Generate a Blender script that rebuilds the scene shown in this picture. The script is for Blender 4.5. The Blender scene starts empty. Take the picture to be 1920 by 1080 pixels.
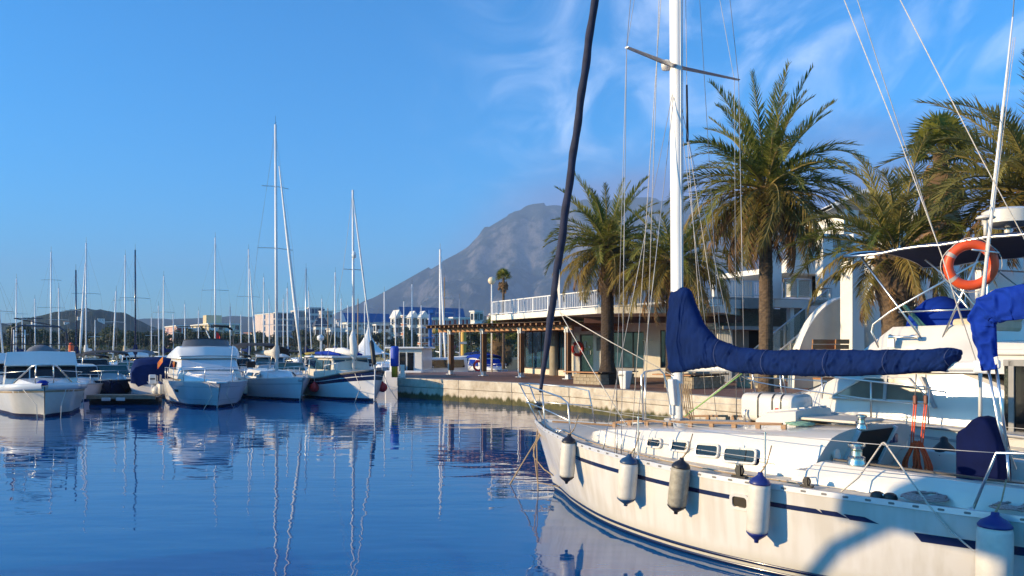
import bpy, bmesh, math, random
from mathutils import Vector, Matrix, noise, Euler
R = math.radians
random.seed(7)
sc = bpy.context.scene
col = sc.collection

# ------------------------------------------------------------------ camera
EYE = 2.7           # eye height over the water (standing on the pier)
F = 1500.0          # focal length in photo pixels (1920 wide)
HOR = 650.0         # horizon row
cam_d = bpy.data.cameras.new('camera')
cam = bpy.data.objects.new('camera', cam_d)
col.objects.link(cam)
cam.location = (0, 0, EYE)
cam.rotation_euler = (R(90), 0, 0)
cam_d.sensor_width = 36.0
cam_d.lens = 36.0 * F / 1920.0
cam_d.shift_y = (HOR - 540.0) / 1920.0
cam_d.clip_start = 0.1
cam_d.clip_end = 30000
sc.camera = cam

# ------------------------------------------------------------------ sky, sun, exposure
SUN_EL, SUN_AZ = R(13.0), R(-104.0)          # azimuth clockwise from +Y
to_sun = Vector((math.sin(SUN_AZ) * math.cos(SUN_EL), math.cos(SUN_AZ) * math.cos(SUN_EL), math.sin(SUN_EL)))
w = bpy.data.worlds.new('World'); sc.world = w; w.use_nodes = True
nt = w.node_tree; nt.nodes.clear(); N = nt.nodes; LK = nt.links
sky = N.new('ShaderNodeTexSky'); sky.sky_type = 'NISHITA'; sky.sun_disc = False
sky.sun_elevation = SUN_EL; sky.sun_rotation = SUN_AZ % (2 * math.pi)
sky.air_density = 1.0; sky.dust_density = 0.7; sky.ozone_density = 4.5; sky.altitude = 0
hsv = N.new('ShaderNodeHueSaturation'); hsv.inputs['Saturation'].default_value = 1.40; hsv.inputs['Value'].default_value = 1.0
wb = N.new('ShaderNodeMix'); wb.data_type = 'RGBA'; wb.blend_type = 'MULTIPLY'; wb.inputs['Factor'].default_value = 1; wb.inputs['B'].default_value = (.70, 1.0, 1.14, 1)
LK.new(sky.outputs[0], wb.inputs['A']); LK.new(wb.outputs['Result'], hsv.inputs['Color'])
tc = N.new('ShaderNodeTexCoord')
sep = N.new('ShaderNodeSeparateXYZ'); LK.new(tc.outputs['Generated'], sep.inputs[0])
def wm(op, a, b=None, c=None):
    n = N.new('ShaderNodeMath'); n.operation = op
    for i, v in enumerate((a, b, c)):
        if v is None: continue
        if isinstance(v, (int, float)): n.inputs[i].default_value = v
        else: LK.new(v, n.inputs[i])
    return n.outputs[0]
def wramp(val, a, b, lo=0.0, hi=1.0):
    n = N.new('ShaderNodeMapRange'); n.interpolation_type = 'SMOOTHSTEP'
    LK.new(val, n.inputs['Value'])
    n.inputs['From Min'].default_value = a; n.inputs['From Max'].default_value = b
    n.inputs['To Min'].default_value = lo; n.inputs['To Max'].default_value = hi
    return n.outputs['Result']
# high wispy cirrus, drawn on the plane of a high cloud sheet
zz = wm('MAXIMUM', sep.outputs['Z'], 0.02)
u_ = wm('DIVIDE', sep.outputs['X'], wm('ADD', zz, 0.12)); v_ = wm('DIVIDE', sep.outputs['Y'], wm('ADD', zz, 0.12))
comb = N.new('ShaderNodeCombineXYZ'); LK.new(u_, comb.inputs[0]); LK.new(v_, comb.inputs[1])
mp = N.new('ShaderNodeMapping'); LK.new(comb.outputs[0], mp.inputs[0]); mp.inputs['Scale'].default_value = (1.6, 0.75, 1); mp.inputs['Rotation'].default_value = (0, 0, R(35))
n1 = N.new('ShaderNodeTexNoise'); LK.new(mp.outputs[0], n1.inputs['Vector']); n1.inputs['Scale'].default_value = 2.2; n1.inputs['Detail'].default_value = 9; n1.inputs['Roughness'].default_value = 0.58; n1.inputs['Distortion'].default_value = 1.1
n2 = N.new('ShaderNodeTexNoise'); LK.new(comb.outputs[0], n2.inputs['Vector']); n2.inputs['Scale'].default_value = 0.55; n2.inputs['Detail'].default_value = 2
az = wm('ARCTAN2', sep.outputs['X'], sep.outputs['Y'])      # azimuth from +Y
el = wm('ARCSINE', sep.outputs['Z'])
wisp = wm('MULTIPLY', wramp(n1.outputs[0], 0.40, 0.85), wramp(n2.outputs[0], 0.30, 0.62))
wisp = wm('MULTIPLY', wisp, wramp(az, -0.16, 0.05))
wisp = wm('MULTIPLY', wisp, wramp(el, 0.15, 0.3, 0.25, 1.0))
wisp = wm('MULTIPLY', wisp, 0.50)
mixw = N.new('ShaderNodeMix'); mixw.data_type = 'RGBA'; LK.new(wisp, mixw.inputs['Factor']); LK.new(hsv.outputs[0], mixw.inputs['A']); mixw.inputs['B'].default_value = (5.6, 6.0, 7.0, 1)
# cloud bank lying behind the mountain and running on to the north
n3 = N.new('ShaderNodeTexNoise'); mp3 = N.new('ShaderNodeMapping'); LK.new(tc.outputs['Generated'], mp3.inputs[0]); mp3.inputs['Scale'].default_value = (3.0, 3.0, 9.0)
LK.new(mp3.outputs[0], n3.inputs['Vector']); n3.inputs['Scale'].default_value = 1.7; n3.inputs['Detail'].default_value = 5; n3.inputs['Roughness'].default_value = 0.55
top = wm('ADD', el, wm('MULTIPLY', wm('SUBTRACT', n3.outputs[0], 0.5), 0.10))
bank = wm('MULTIPLY', wramp(top, 0.275, 0.175), wramp(wm('SUBTRACT', az, wm('MULTIPLY', el, 1.0)), -0.26, -0.08))
bank = wm('MULTIPLY', bank, wramp(az, 1.3, 0.8))
bank = wm('MULTIPLY', bank, 0.92)
bcol = N.new('ShaderNodeMix'); bcol.data_type = 'RGBA'; LK.new(wramp(az, 0.12, 0.36), bcol.inputs['Factor']); bcol.inputs['A'].default_value = (.80, 1.03, 2.1, 1); bcol.inputs['B'].default_value = (.40, .68, 1.9, 1)
mixb = N.new('ShaderNodeMix'); mixb.data_type = 'RGBA'; LK.new(bank, mixb.inputs['Factor']); LK.new(mixw.outputs['Result'], mixb.inputs['A']); LK.new(bcol.outputs['Result'], mixb.inputs['B'])
bg = N.new('ShaderNodeBackground'); LK.new(mixb.outputs['Result'], bg.inputs['Color']); bg.inputs['Strength'].default_value = 0.138
wo = N.new('ShaderNodeOutputWorld'); LK.new(bg.outputs[0], wo.inputs['Surface'])

sun_d = bpy.data.lights.new('sun', 'SUN'); sun_d.energy = 4.8; sun_d.angle = R(0.5); sun_d.color = (1.0, 0.76, 0.45)
sun = bpy.data.objects.new('sun', sun_d); col.objects.link(sun)
sun.rotation_euler = to_sun.to_track_quat('Z', 'Y').to_euler(); sun.location = (-40, -5, 40)

sc.view_settings.view_transform = 'Standard'; sc.view_settings.look = 'None'
sc.view_settings.exposure = 1.04; sc.view_settings.gamma = 1; sc.view_settings.use_curve_mapping = False
sc.render.engine = 'CYCLES'
cy = sc.cycles
cy.max_bounces = 8; cy.diffuse_bounces = 3; cy.glossy_bounces = 4; cy.transmission_bounces = 4; cy.transparent_max_bounces = 12; cy.volume_bounces = 0
cy.use_denoising = True; cy.caustics_reflective = False; cy.caustics_refractive = False
cy.sample_clamp_indirect = 6.0

# ------------------------------------------------------------------ helpers
def at(px, py, Y):
    """world point seen at photo pixel (px,py) at distance Y"""
    return Vector(((px - 960) / F * Y, Y, EYE - (py - HOR) / F * Y))
def atz(px, py, z):
    Y = F * (EYE - z) / (py - HOR)
    return Vector(((px - 960) / F * Y, Y, z))

class MB:
    def __init__(s): s.v = []; s.f = []; s.m = []; s.cur = 0
    def face(s, idx): s.f.append(tuple(idx)); s.m.append(s.cur)
    def poly(s, pts):
        b = len(s.v); s.v += [tuple(p) for p in pts]; s.face(range(b, b + len(pts)))
    def box(s, c, size, rz=0, tilt=None):
        c = Vector(c); hx, hy, hz = size[0] / 2, size[1] / 2, size[2] / 2
        M = Matrix.Rotation(rz, 3, 'Z')
        if tilt: M = M @ Euler(tilt).to_matrix()
        b = len(s.v)
        for x, y, z in ((-1,-1,-1),(1,-1,-1),(1,1,-1),(-1,1,-1),(-1,-1,1),(1,-1,1),(1,1,1),(-1,1,1)):
            s.v.append(tuple(c + M @ Vector((x*hx, y*hy, z*hz))))
        for q in ((3,2,1,0),(4,5,6,7),(0,1,5,4),(1,2,6,5),(2,3,7,6),(3,0,4,7)): s.face([b+i for i in q])
        return s
    def beam(s, p0, p1, wd, ht, up=(0,0,1)):
        p0, p1 = Vector(p0), Vector(p1); d = (p1 - p0).normalized(); upv = Vector(up)
        if abs(d.dot(upv)) > .98: upv = Vector((0,1,0))
        sd = d.cross(upv).normalized(); u = sd.cross(d)
        b = len(s.v)
        for p in (p0, p1):
            for a, c in ((-1,-1),(1,-1),(1,1),(-1,1)): s.v.append(tuple(p + sd*a*wd/2 + u*c*ht/2))
        for q in ((3,2,1,0),(4,5,6,7),(0,1,5,4),(1,2,6,5),(2,3,7,6),(3,0,4,7)): s.face([b+i for i in q])
        return s
    def tube(s, pts, r, n=6, cap=True):
        pts = [Vector(p) for p in pts]; k = len(pts); b = len(s.v)
        rr = r if isinstance(r, (list, tuple)) else [r]*k
        pu = None
        for i, p in enumerate(pts):
            d = (pts[min(i+1,k-1)] - pts[max(i-1,0)]).normalized()
            if pu is None:
                pu = Vector((0,0,1)) if abs(d.z) < .9 else Vector((1,0,0))
            sd = d.cross(pu)
            if sd.length < 1e-5: sd = d.cross(Vector((0,1,0.3)))
            sd.normalize(); pu = sd.cross(d).normalized()
            for j in range(n):
                a = 2*math.pi*j/n
                s.v.append(tuple(p + (sd*math.cos(a) + pu*math.sin(a))*rr[i]))
        for i in range(k-1):
            for j in range(n):
                j2 = (j+1) % n
                s.face((b+i*n+j2, b+i*n+j, b+(i+1)*n+j, b+(i+1)*n+j2))
        if cap:
            s.face([b+j for j in range(n)]); s.face([b+(k-1)*n+j for j in reversed(range(n))])
        return s
    def lathe(s, prof, c=(0,0,0), n=16, axis='Z', M=None):
        c = Vector(c); b = len(s.v); k = len(prof)
        for r, h in prof:
            for j in range(n):
                a = 2*math.pi*j/n
                if axis == 'Z': p = Vector((r*math.cos(a), r*math.sin(a), h))
                elif axis == 'X': p = Vector((h, r*math.cos(a), r*math.sin(a)))
                else: p = Vector((r*math.sin(a), h, r*math.cos(a)))
                if M is not None: p = M @ p
                s.v.append(tuple(c + p))
        for i in range(k-1):
            for j in range(n):
                j2 = (j+1) % n
                s.face((b+i*n+j, b+i*n+j2, b+(i+1)*n+j2, b+(i+1)*n+j))
        if prof[0][0] > 1e-4: s.face([b+j for j in reversed(range(n))])
        if prof[-1][0] > 1e-4: s.face([b+(k-1)*n+j for j in range(n)])
        return s
    def loft(s, rows, closed=False, caps=False):
        b = len(s.v); n = len(rows[0])
        for r in rows: s.v += [tuple(p) for p in r]
        for i in range(len(rows)-1):
            for j in range(n if closed else n-1):
                j2 = (j+1) % n
                s.face((b+i*n+j, b+i*n+j2, b+(i+1)*n+j2, b+(i+1)*n+j))
        if caps and closed:
            s.face([b+j for j in reversed(range(n))]); s.face([b+(len(rows)-1)*n+j for j in range(n)])
        return s
    def prism(s, poly, z0, z1):
        b = len(s.v); n = len(poly)
        s.v += [(p[0], p[1], z0) for p in poly] + [(p[0], p[1], z1) for p in poly]
        s.face([b+i for i in reversed(range(n))]); s.face([b+n+i for i in range(n)])
        for i in range(n):
            j = (i+1) % n; s.face((b+i, b+j, b+n+j, b+n+i))
        return s
    def extrude(s, poly3, vec):
        vec = Vector(vec); b = len(s.v); n = len(poly3)
        s.v += [tuple(p) for p in poly3] + [tuple(Vector(p)+vec) for p in poly3]
        s.face([b+i for i in reversed(range(n))]); s.face([b+n+i for i in range(n)])
        for i in range(n):
            j = (i+1) % n; s.face((b+i, b+j, b+n+j, b+n+i))
        return s
    def torus(s, c, R0, r, M=None, n=28, m=10, a0=0, a1=2*math.pi):
        c = Vector(c); full = abs(a1-a0-2*math.pi) < 1e-4
        rows = []
        for i in range(n + (0 if full else 1)):
            a = a0 + (a1-a0)*i/n; row = []
            for j in range(m):
                t = 2*math.pi*j/m
                p = Vector(((R0+r*math.cos(t))*math.cos(a), (R0+r*math.cos(t))*math.sin(a), r*math.sin(t)))
                row.append(c + (M @ p if M is not None else p))
            rows.append(row)
        if full: rows.append(rows[0])
        return s.loft(rows, closed=True)
    def mesh(s, name, mats, smooth=False):
        me = bpy.data.meshes.new(name); me.from_pydata(s.v, [], s.f)
        if not isinstance(mats, (list, tuple)): mats = [mats]
        for m in mats: me.materials.append(m)
        if len(mats) > 1: me.polygons.foreach_set('material_index', s.m)
        if smooth: me.polygons.foreach_set('use_smooth', [True]*len(me.polygons))
        me.update()
        return me
    def build(s, name, mats, parent=None, smooth=False, bevel=0, sharp=None, recalc=True, segs=2):
        me = s.mesh(name, mats, smooth)
        if recalc:
            bm = bmesh.new(); bm.from_mesh(me); bmesh.ops.recalc_face_normals(bm, faces=bm.faces); bm.to_mesh(me); bm.free()
        if smooth and sharp is not None: me.set_sharp_from_angle(angle=R(sharp))
        o = bpy.data.objects.new(name, me); col.objects.link(o)
        if parent: o.parent = parent
        if bevel:
            md = o.modifiers.new('bevel', 'BEVEL'); md.width = bevel; md.segments = segs; md.limit_method = 'ANGLE'; md.angle_limit = R(40)
        return o

def linked(name, me, parent=None, loc=(0,0,0), rot=(0,0,0), scale=None):
    o = bpy.data.objects.new(name, me); col.objects.link(o)
    if parent: o.parent = parent
    o.location = loc; o.rotation_euler = rot
    if scale is not None: o.scale = scale if isinstance(scale, (tuple, list, Vector)) else (scale,)*3
    return o
def tag(o, label=None, cat=None, group=None, kind=None):
    if label: o['label'] = label
    if cat: o['category'] = cat
    if group: o['group'] = group
    if kind: o['kind'] = kind
    return o
def thing(name, label, cat, loc=(0,0,0), rz=0, group=None):
    o = bpy.data.objects.new(name, None); col.objects.link(o); o.empty_display_size = .2
    o.location = loc; o.rotation_euler = (0,0,rz)
    return tag(o, label, cat, group)
def copy_tree(o, parent=None):
    c = o.copy(); col.objects.link(c)
    if parent: c.parent = parent
    for ch in list(o.children): copy_tree(ch, c)
    return c

# ------------------------------------------------------------------ materials
MATS = {}
def mat(name, c, rough=.5, metal=0, var=.12, scale=4.0, bump=0, bscale=None, spec=None, c2=None, detail=5, alpha=None, trans=0, coat=0, stretch=None, coords='Object', sub=0):
    if name in MATS: return MATS[name]
    m = bpy.data.materials.new(name); m.use_nodes = True; t = m.node_tree; n = t.nodes; b = n['Principled BSDF']
    b.inputs['Roughness'].default_value = rough; b.inputs['Metallic'].default_value = metal
    if spec is not None: b.inputs['Specular IOR Level'].default_value = spec
    if coat: b.inputs['Coat Weight'].default_value = coat; b.inputs['Coat Roughness'].default_value = .08
    if trans: b.inputs['Transmission Weight'].default_value = trans
    if alpha is not None: b.inputs['Alpha'].default_value = alpha
    if var or c2 or bump:
        k = n.new('ShaderNodeTexCoord'); src = k.outputs[coords]
        if stretch:
            mpn = n.new('ShaderNodeMapping'); mpn.inputs['Scale'].default_value = stretch; t.links.new(src, mpn.inputs[0]); src = mpn.outputs[0]
        nz = n.new('ShaderNodeTexNoise'); nz.inputs['Scale'].default_value = scale; nz.inputs['Detail'].default_value = detail; nz.inputs['Roughness'].default_value = .6
        t.links.new(src, nz.inputs['Vector'])
        rp = n.new('ShaderNodeValToRGB')
        rp.color_ramp.elements[0].position = .3; rp.color_ramp.elements[1].position = .7
        d = c2 if c2 else tuple(max(0, x*(1-var)) for x in c)
        e = c if c2 else tuple(min(1, x*(1+var)) for x in c)
        rp.color_ramp.elements[0].color = (*d, 1); rp.color_ramp.elements[1].color = (*e, 1)
        t.links.new(nz.outputs[0], rp.inputs[0]); t.links.new(rp.outputs[0], b.inputs['Base Color'])
        if bump:
            nb = nz
            if bscale:
                nb = n.new('ShaderNodeTexNoise'); nb.inputs['Scale'].default_value = bscale; nb.inputs['Detail'].default_value = 4; t.links.new(src, nb.inputs['Vector'])
            bp = n.new('ShaderNodeBump'); bp.inputs['Strength'].default_value = 1; bp.inputs['Distance'].default_value = bump
            t.links.new(nb.outputs[0], bp.inputs['Height']); t.links.new(bp.outputs[0], b.inputs['Normal'])
    else: b.inputs['Base Color'].default_value = (*c, 1)
    MATS[name] = m
    return m
gel   = mat('gelcoat', (.66,.62,.565), .22, var=.04, scale=1.3, coat=.4)
gelsh = mat('gelcoat_deck', (.60,.53,.43), .5, var=.07, scale=2.0, bump=.0006, bscale=160)
gelg  = mat('gelcoat_grey', (.62,.63,.64), .4, var=.06, scale=2)
navy  = mat('navy_canvas', (.003,.016,.085), .85, spec=.12, var=.25, scale=3, bump=.002, bscale=60)
navyp = mat('navy_paint', (.008,.014,.055), .25, var=.1, coat=.3)
bluec = mat('royal_blue_canvas', (.004,.030,.27), .85, spec=.15, var=.2, scale=4, bump=.002, bscale=50)
black = mat('black_canvas', (.010,.010,.013), .85, var=.2)
steel = mat('stainless_steel', (.78,.74,.68), .3, metal=1, var=.05)
alu   = mat('mast_white', (.76,.75,.73), .35, var=.06, scale=1.5)
alug  = mat('anodised_aluminium', (.50,.50,.51), .35, metal=.7, var=.08)
wire  = mat('wire_rope', (.42,.41,.40), .45, metal=.3, var=.1)
wired = mat('far_wire', (.22,.22,.23), .8, var=.1)
ropew = mat('rope_white', (.55,.50,.43), .9, var=.3, scale=60)
ropet = mat('rope_tan', (.38,.27,.16), .9, var=.3, scale=60)
roper = mat('rope_red', (.85,.11,.03), .8, var=.3, scale=50)
ropeg = mat('rope_green', (.25,.42,.14), .85, var=.35, scale=60)
glassd= mat('dark_glass', (.008,.010,.014), .04, var=.1, spec=.6)
glassb= mat('tinted_blue_glass', (.02,.06,.10), .05, var=.2, spec=.7)
orange= mat('buoy_orange', (.72,.085,.018), .45, var=.12, scale=5)
redb  = mat('buoy_red', (.55,.03,.03), .4, var=.12)
teak  = mat('teak', (.36,.22,.12), .65, c2=(.24,.13,.065), scale=6, stretch=(1,14,14))
rubb  = mat('fender_vinyl', (.62,.58,.50), .45, var=.14, scale=5)
gryp  = mat('grey_plastic', (.33,.33,.34), .5, var=.1)
blkp  = mat('black_plastic', (.015,.015,.017), .45, var=.1)
# ------------------------------------------------------------------ terrain, water, haze
def sheet(name, x0, x1, y0, y1, z, m, nx=1, ny=1, kind='structure'):
    b = MB(); rows = [[(x0+(x1-x0)*i/nx, y0+(y1-y0)*j/ny, z) for i in range(nx+1)] for j in range(ny+1)]
    b.loft(rows); o = b.build(name, m); o['kind'] = kind; return o
ground_m = mat('ground_earth', (.10,.095,.06), .95, c2=(.05,.06,.03), scale=.02)
sheet('seabed_ground', -7000, 7000, -300, 6200, -3.0, ground_m)
# harbour water
wm_ = bpy.data.materials.new('water'); wm_.use_nodes = True; t = wm_.node_tree; n = t.nodes; b = n['Principled BSDF']
b.inputs['Base Color'].default_value = (.001,.085,.25,1); b.inputs['Roughness'].default_value = .015; b.inputs['IOR'].default_value = 1.45
b.inputs['Specular IOR Level'].default_value = .65
k = n.new('ShaderNodeTexCoord')
def wnoise(sx, sy, det, rot=0):
    mpn = n.new('ShaderNodeMapping'); mpn.inputs['Scale'].default_value = (sx, sy, 1); mpn.inputs['Rotation'].default_value = (0,0,R(rot)); t.links.new(k.outputs['Object'], mpn.inputs[0])
    z = n.new('ShaderNodeTexNoise'); z.inputs['Scale'].default_value = 1; z.inputs['Detail'].default_value = det; z.inputs['Roughness'].default_value = .5; t.links.new(mpn.outputs[0], z.inputs['Vector']); return z
a1 = wnoise(.45, 1.1, 2, 8); a2 = wnoise(1.8, 4.5, 2, -12); a3 = wnoise(.05, .09, 2, 20)
def wmath(op, x, y):
    q = n.new('ShaderNodeMath'); q.operation = op
    for i, v in enumerate((x, y)):
        if isinstance(v, (int, float)): q.inputs[i].default_value = v
        else: t.links.new(v, q.inputs[i])
    return q.outputs[0]
calm = n.new('ShaderNodeMapRange'); t.links.new(a3.outputs[0], calm.inputs[0]); calm.inputs[1].default_value = .35; calm.inputs[2].default_value = .65; calm.inputs[3].default_value = .35; calm.inputs[4].default_value = 1.3
hgt = wmath('ADD', wmath('MULTIPLY', a1.outputs[0], .015), wmath('MULTIPLY', wmath('MULTIPLY', a2.outputs[0], .0022), calm.outputs[0]))
bp = n.new('ShaderNodeBump'); bp.inputs['Strength'].default_value = 1; bp.inputs['Distance'].default_value = 1.0; bp.inputs['Filter Width'].default_value = .1
t.links.new(hgt, bp.inputs['Height']); t.links.new(bp.outputs[0], b.inputs['Normal'])
sheet('water', -6900, 1200, -280, 210, 0.0, wm_)

# shore land behind the marina
land_m = mat('shore_land', (.16,.15,.11), .95, c2=(.07,.085,.04), scale=.05)
b = MB(); b.loft([[(-6900,150,-2.5),(-6900,152,1.15),(-6900,6100,1.15)],[(-30,150,-2.5),(-30,152,1.15),(-30,6100,1.15)],[(-10,95,-2.5),(-9,96,1.15),(300,6100,1.15)],[(6900,95,-2.5),(6900,97,1.15),(6900,6100,1.15)]])
o = b.build('ground', land_m); o['kind'] = 'structure'

def interp(tab, x):
    if x <= tab[0][0]: return tab[0][1]
    for (xa, ya), (xb, yb) in zip(tab, tab[1:]):
        if x <= xb:
            k_ = (x-xa)/(xb-xa); k_ = k_*k_*(3-2*k_) if len(tab) > 3 and False else k_
            return ya+(yb-ya)*k_
    return tab[-1][1]

# limestone mountain
def rock_mat(name, veg, rock, thr, sc_, steep=(.80,.62), dark=None):
    m = bpy.data.materials.new(name); m.use_nodes = True; t = m.node_tree; n = t.nodes; b = n['Principled BSDF']; b.inputs['Roughness'].default_value = .95; b.inputs['Specular IOR Level'].default_value = .1
    k = n.new('ShaderNodeTexCoord'); z = n.new('ShaderNodeTexNoise'); z.inputs['Scale'].default_value = sc_; z.inputs['Detail'].default_value = 9; z.inputs['Roughness'].default_value = .68
    t.links.new(k.outputs['Object'], z.inputs['Vector'])
    g = n.new('ShaderNodeNewGeometry'); s = n.new('ShaderNodeSeparateXYZ'); t.links.new(g.outputs['Normal'], s.inputs[0])
    a = n.new('ShaderNodeMapRange'); t.links.new(s.outputs['Z'], a.inputs[0]); a.inputs[1].default_value = steep[0]; a.inputs[2].default_value = steep[1]; a.inputs[3].default_value = -.09; a.inputs[4].default_value = .13
    ad = n.new('ShaderNodeMath'); ad.operation = 'ADD'; t.links.new(z.outputs[0], ad.inputs[0]); t.links.new(a.outputs[0], ad.inputs[1])
    rp = n.new('ShaderNodeValToRGB'); rp.color_ramp.elements[0].position = thr-.06; rp.color_ramp.elements[1].position = thr+.08
    rp.color_ramp.elements[0].color = (*veg, 1); rp.color_ramp.elements[1].color = (*rock, 1)
    t.links.new(ad.outputs[0], rp.inputs[0])
    z2 = n.new('ShaderNodeTexNoise'); z2.inputs['Scale'].default_value = sc_*6; z2.inputs['Detail'].default_value = 6; t.links.new(k.outputs['Object'], z2.inputs['Vector'])
    mx = n.new('ShaderNodeMix'); mx.data_type = 'RGBA'; mx.blend_type = 'MULTIPLY'; mx.inputs['Factor'].default_value = .8
    rp2 = n.new('ShaderNodeValToRGB'); rp2.color_ramp.elements[0].position = .3; rp2.color_ramp.elements[1].position = .7; rp2.color_ramp.elements[0].color = (.45,.45,.45,1); rp2.color_ramp.elements[1].color = (1.25,1.25,1.25,1)
    t.links.new(z2.outputs[0], rp2.inputs[0]); t.links.new(rp.outputs[0], mx.inputs['A']); t.links.new(rp2.outputs[0], mx.inputs['B'])
    t.links.new(mx.outputs['Result'], b.inputs['Base Color'])
    bp = n.new('ShaderNodeBump'); bp.inputs['Strength'].default_value = .6; bp.inputs['Distance'].default_value = .05/sc_; t.links.new(z2.outputs[0], bp.inputs['Height']); t.links.new(bp.outputs[0], b.inputs['Normal'])
    return m
mtn_m = rock_mat('mountain_rock', (.022,.029,.022), (.130,.118,.110), .58, .022, steep=(.93,.55))
def ppx(px, D): return (px-960)/F*D
def pz(py, D): return EYE+(HOR-py)/F*D
D0 = 3600.0
prof = [(p, pz(y, D0)) for p, y in ((300,655),(500,622),(560,606),(620,588),(700,560),(760,527),(820,493),(880,455),(902,432),(935,408),(965,393),(1000,384),(1060,377),(1150,373),(1260,370),(1400,378),(1600,410),(1800,460),(2100,540),(2600,620))]
def mh(px, y):
    H = max(0, interp(prof, px))
    dd = y - D0
    x = ppx(px, y)
    if dd < 0:
        k_ = max(0, 1+dd/1750.0); kw = k_+.05*noise.noise(Vector((x*.002, y*.002, 5)))
        cliff = .5+.5*math.tanh((kw-.86)*22); cliff2 = .5+.5*math.tanh((kw-.62)*26)
        base = H*(.62*k_**1.35+.26*cliff*k_**.3+.12*cliff2*k_**.3)
    else:
        k_ = max(0, 1-dd/1600.0); base = H*k_**.8
    v = Vector((x*.0034, y*.0024, 3.1))
    rid = 0; amp = 1; fr = 1
    for _ in range(6):
        rid += amp*(1-abs(noise.noise(v*fr)*2)); amp *= .55; fr *= 2.05
    rid -= 1.25
    env = min(1, H/300.0)*(1 if dd >= 0 else min(1, .10+(-dd)/420.0))*min(1, k_*3)
    wv = noise.noise(Vector((x*.0012, y*.0012, 9)))
    gul = abs(noise.noise(Vector((x*.0062+1.5*wv, y*.0011, 7))))*2
    if dd < 0: base -= 75*env*(1-min(1,gul))*(.2+k_)
    z = base + rid*74*env*(.35+.65*k_)
    z += 9*env*noise.noise(Vector((x*.022, y*.022, 4)))
    return max(-20, min(z, H+4) if dd > -500 else z)
rows = []
MZ = 0
for j in range(250):
    y = 1650+2600*(j/249)
    row = [(ppx(p, D0)*(.55+.45*y/D0), y, mh(p, y)) for p in [120+2000*i/360 for i in range(361)]]
    MZ = max(MZ, max(q[2] for q in row)); rows.append(row)
b = MB(); b.loft(rows); o = b.build('mountain', mtn_m, smooth=True); o['kind'] = 'structure'

# pine covered hill and the far blue ridge
hill_m = rock_mat('hill_scrub', (.028,.042,.020), (.075,.08,.045), .62, .03, steep=(.9,.5))
def ridge(name, D, depth, tab, bumpa, m, nx=160, ny=26, fr=.02):
    rows = []
    p0, p1 = tab[0][0], tab[-1][0]
    for j in range(ny):
        t_ = j/(ny-1); row = []
        for i in range(nx+1):
            p = p0+(p1-p0)*i/nx; x = ppx(p, D); y = D+depth*(t_*2-1)
            H = max(0, interp(tab, p)); k_ = max(0, 1-abs(t_*2-1)**1.6)
            nzv = noise.fractal(Vector((x*fr, y*fr, 1.3)), .8, 2.1, 5)
            row.append((x, y, -6+(H+6)*k_+nzv*bumpa*k_*min(1, H/12+.2)))
        rows.append(row)
    b = MB(); b.loft(rows); o = b.build(name, m, smooth=True); o['kind'] = 'structure'; return o
T = lambda D, tab: [(p, pz(y, D)) for p, y in tab]
ridge('far_ridge', 2600, 700, T(2600, ((-900,612),(-300,606),(0,606),(120,602),(250,600),(330,597),(420,594),(520,594),(600,597),(700,606),(800,640),(850,655))), 7, hill_m, fr=.006)
ridge('pine_hill', 800, 150, T(800, ((-900,622),(-300,612),(-60,614),(0,610),(40,610),(80,603),(105,592),(120,586),(160,579),(188,580),(215,584),(232,594),(250,606),(285,622),(360,640),(440,654))), 3.0, hill_m, fr=.05, nx=220, ny=40)

# summer haze: one closed box of even air
hm = bpy.data.materials.new('haze_air'); hm.use_nodes = True; t = hm.node_tree; t.nodes.clear()
vo = t.nodes.new('ShaderNodeVolumePrincipled'); vo.inputs['Color'].default_value = (.44,.64,1.0,1); vo.inputs['Density'].default_value = .00022; vo.inputs['Anisotropy'].default_value = 0
out = t.nodes.new('ShaderNodeOutputMaterial'); t.links.new(vo.outputs[0], out.inputs['Volume'])
b = MB(); HT = MZ+6; b.box((0, 2950, (HT-4.0)/2), (15000, 6900, HT+4.0)); o = b.build('haze', hm); o['kind'] = 'stuff'
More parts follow.
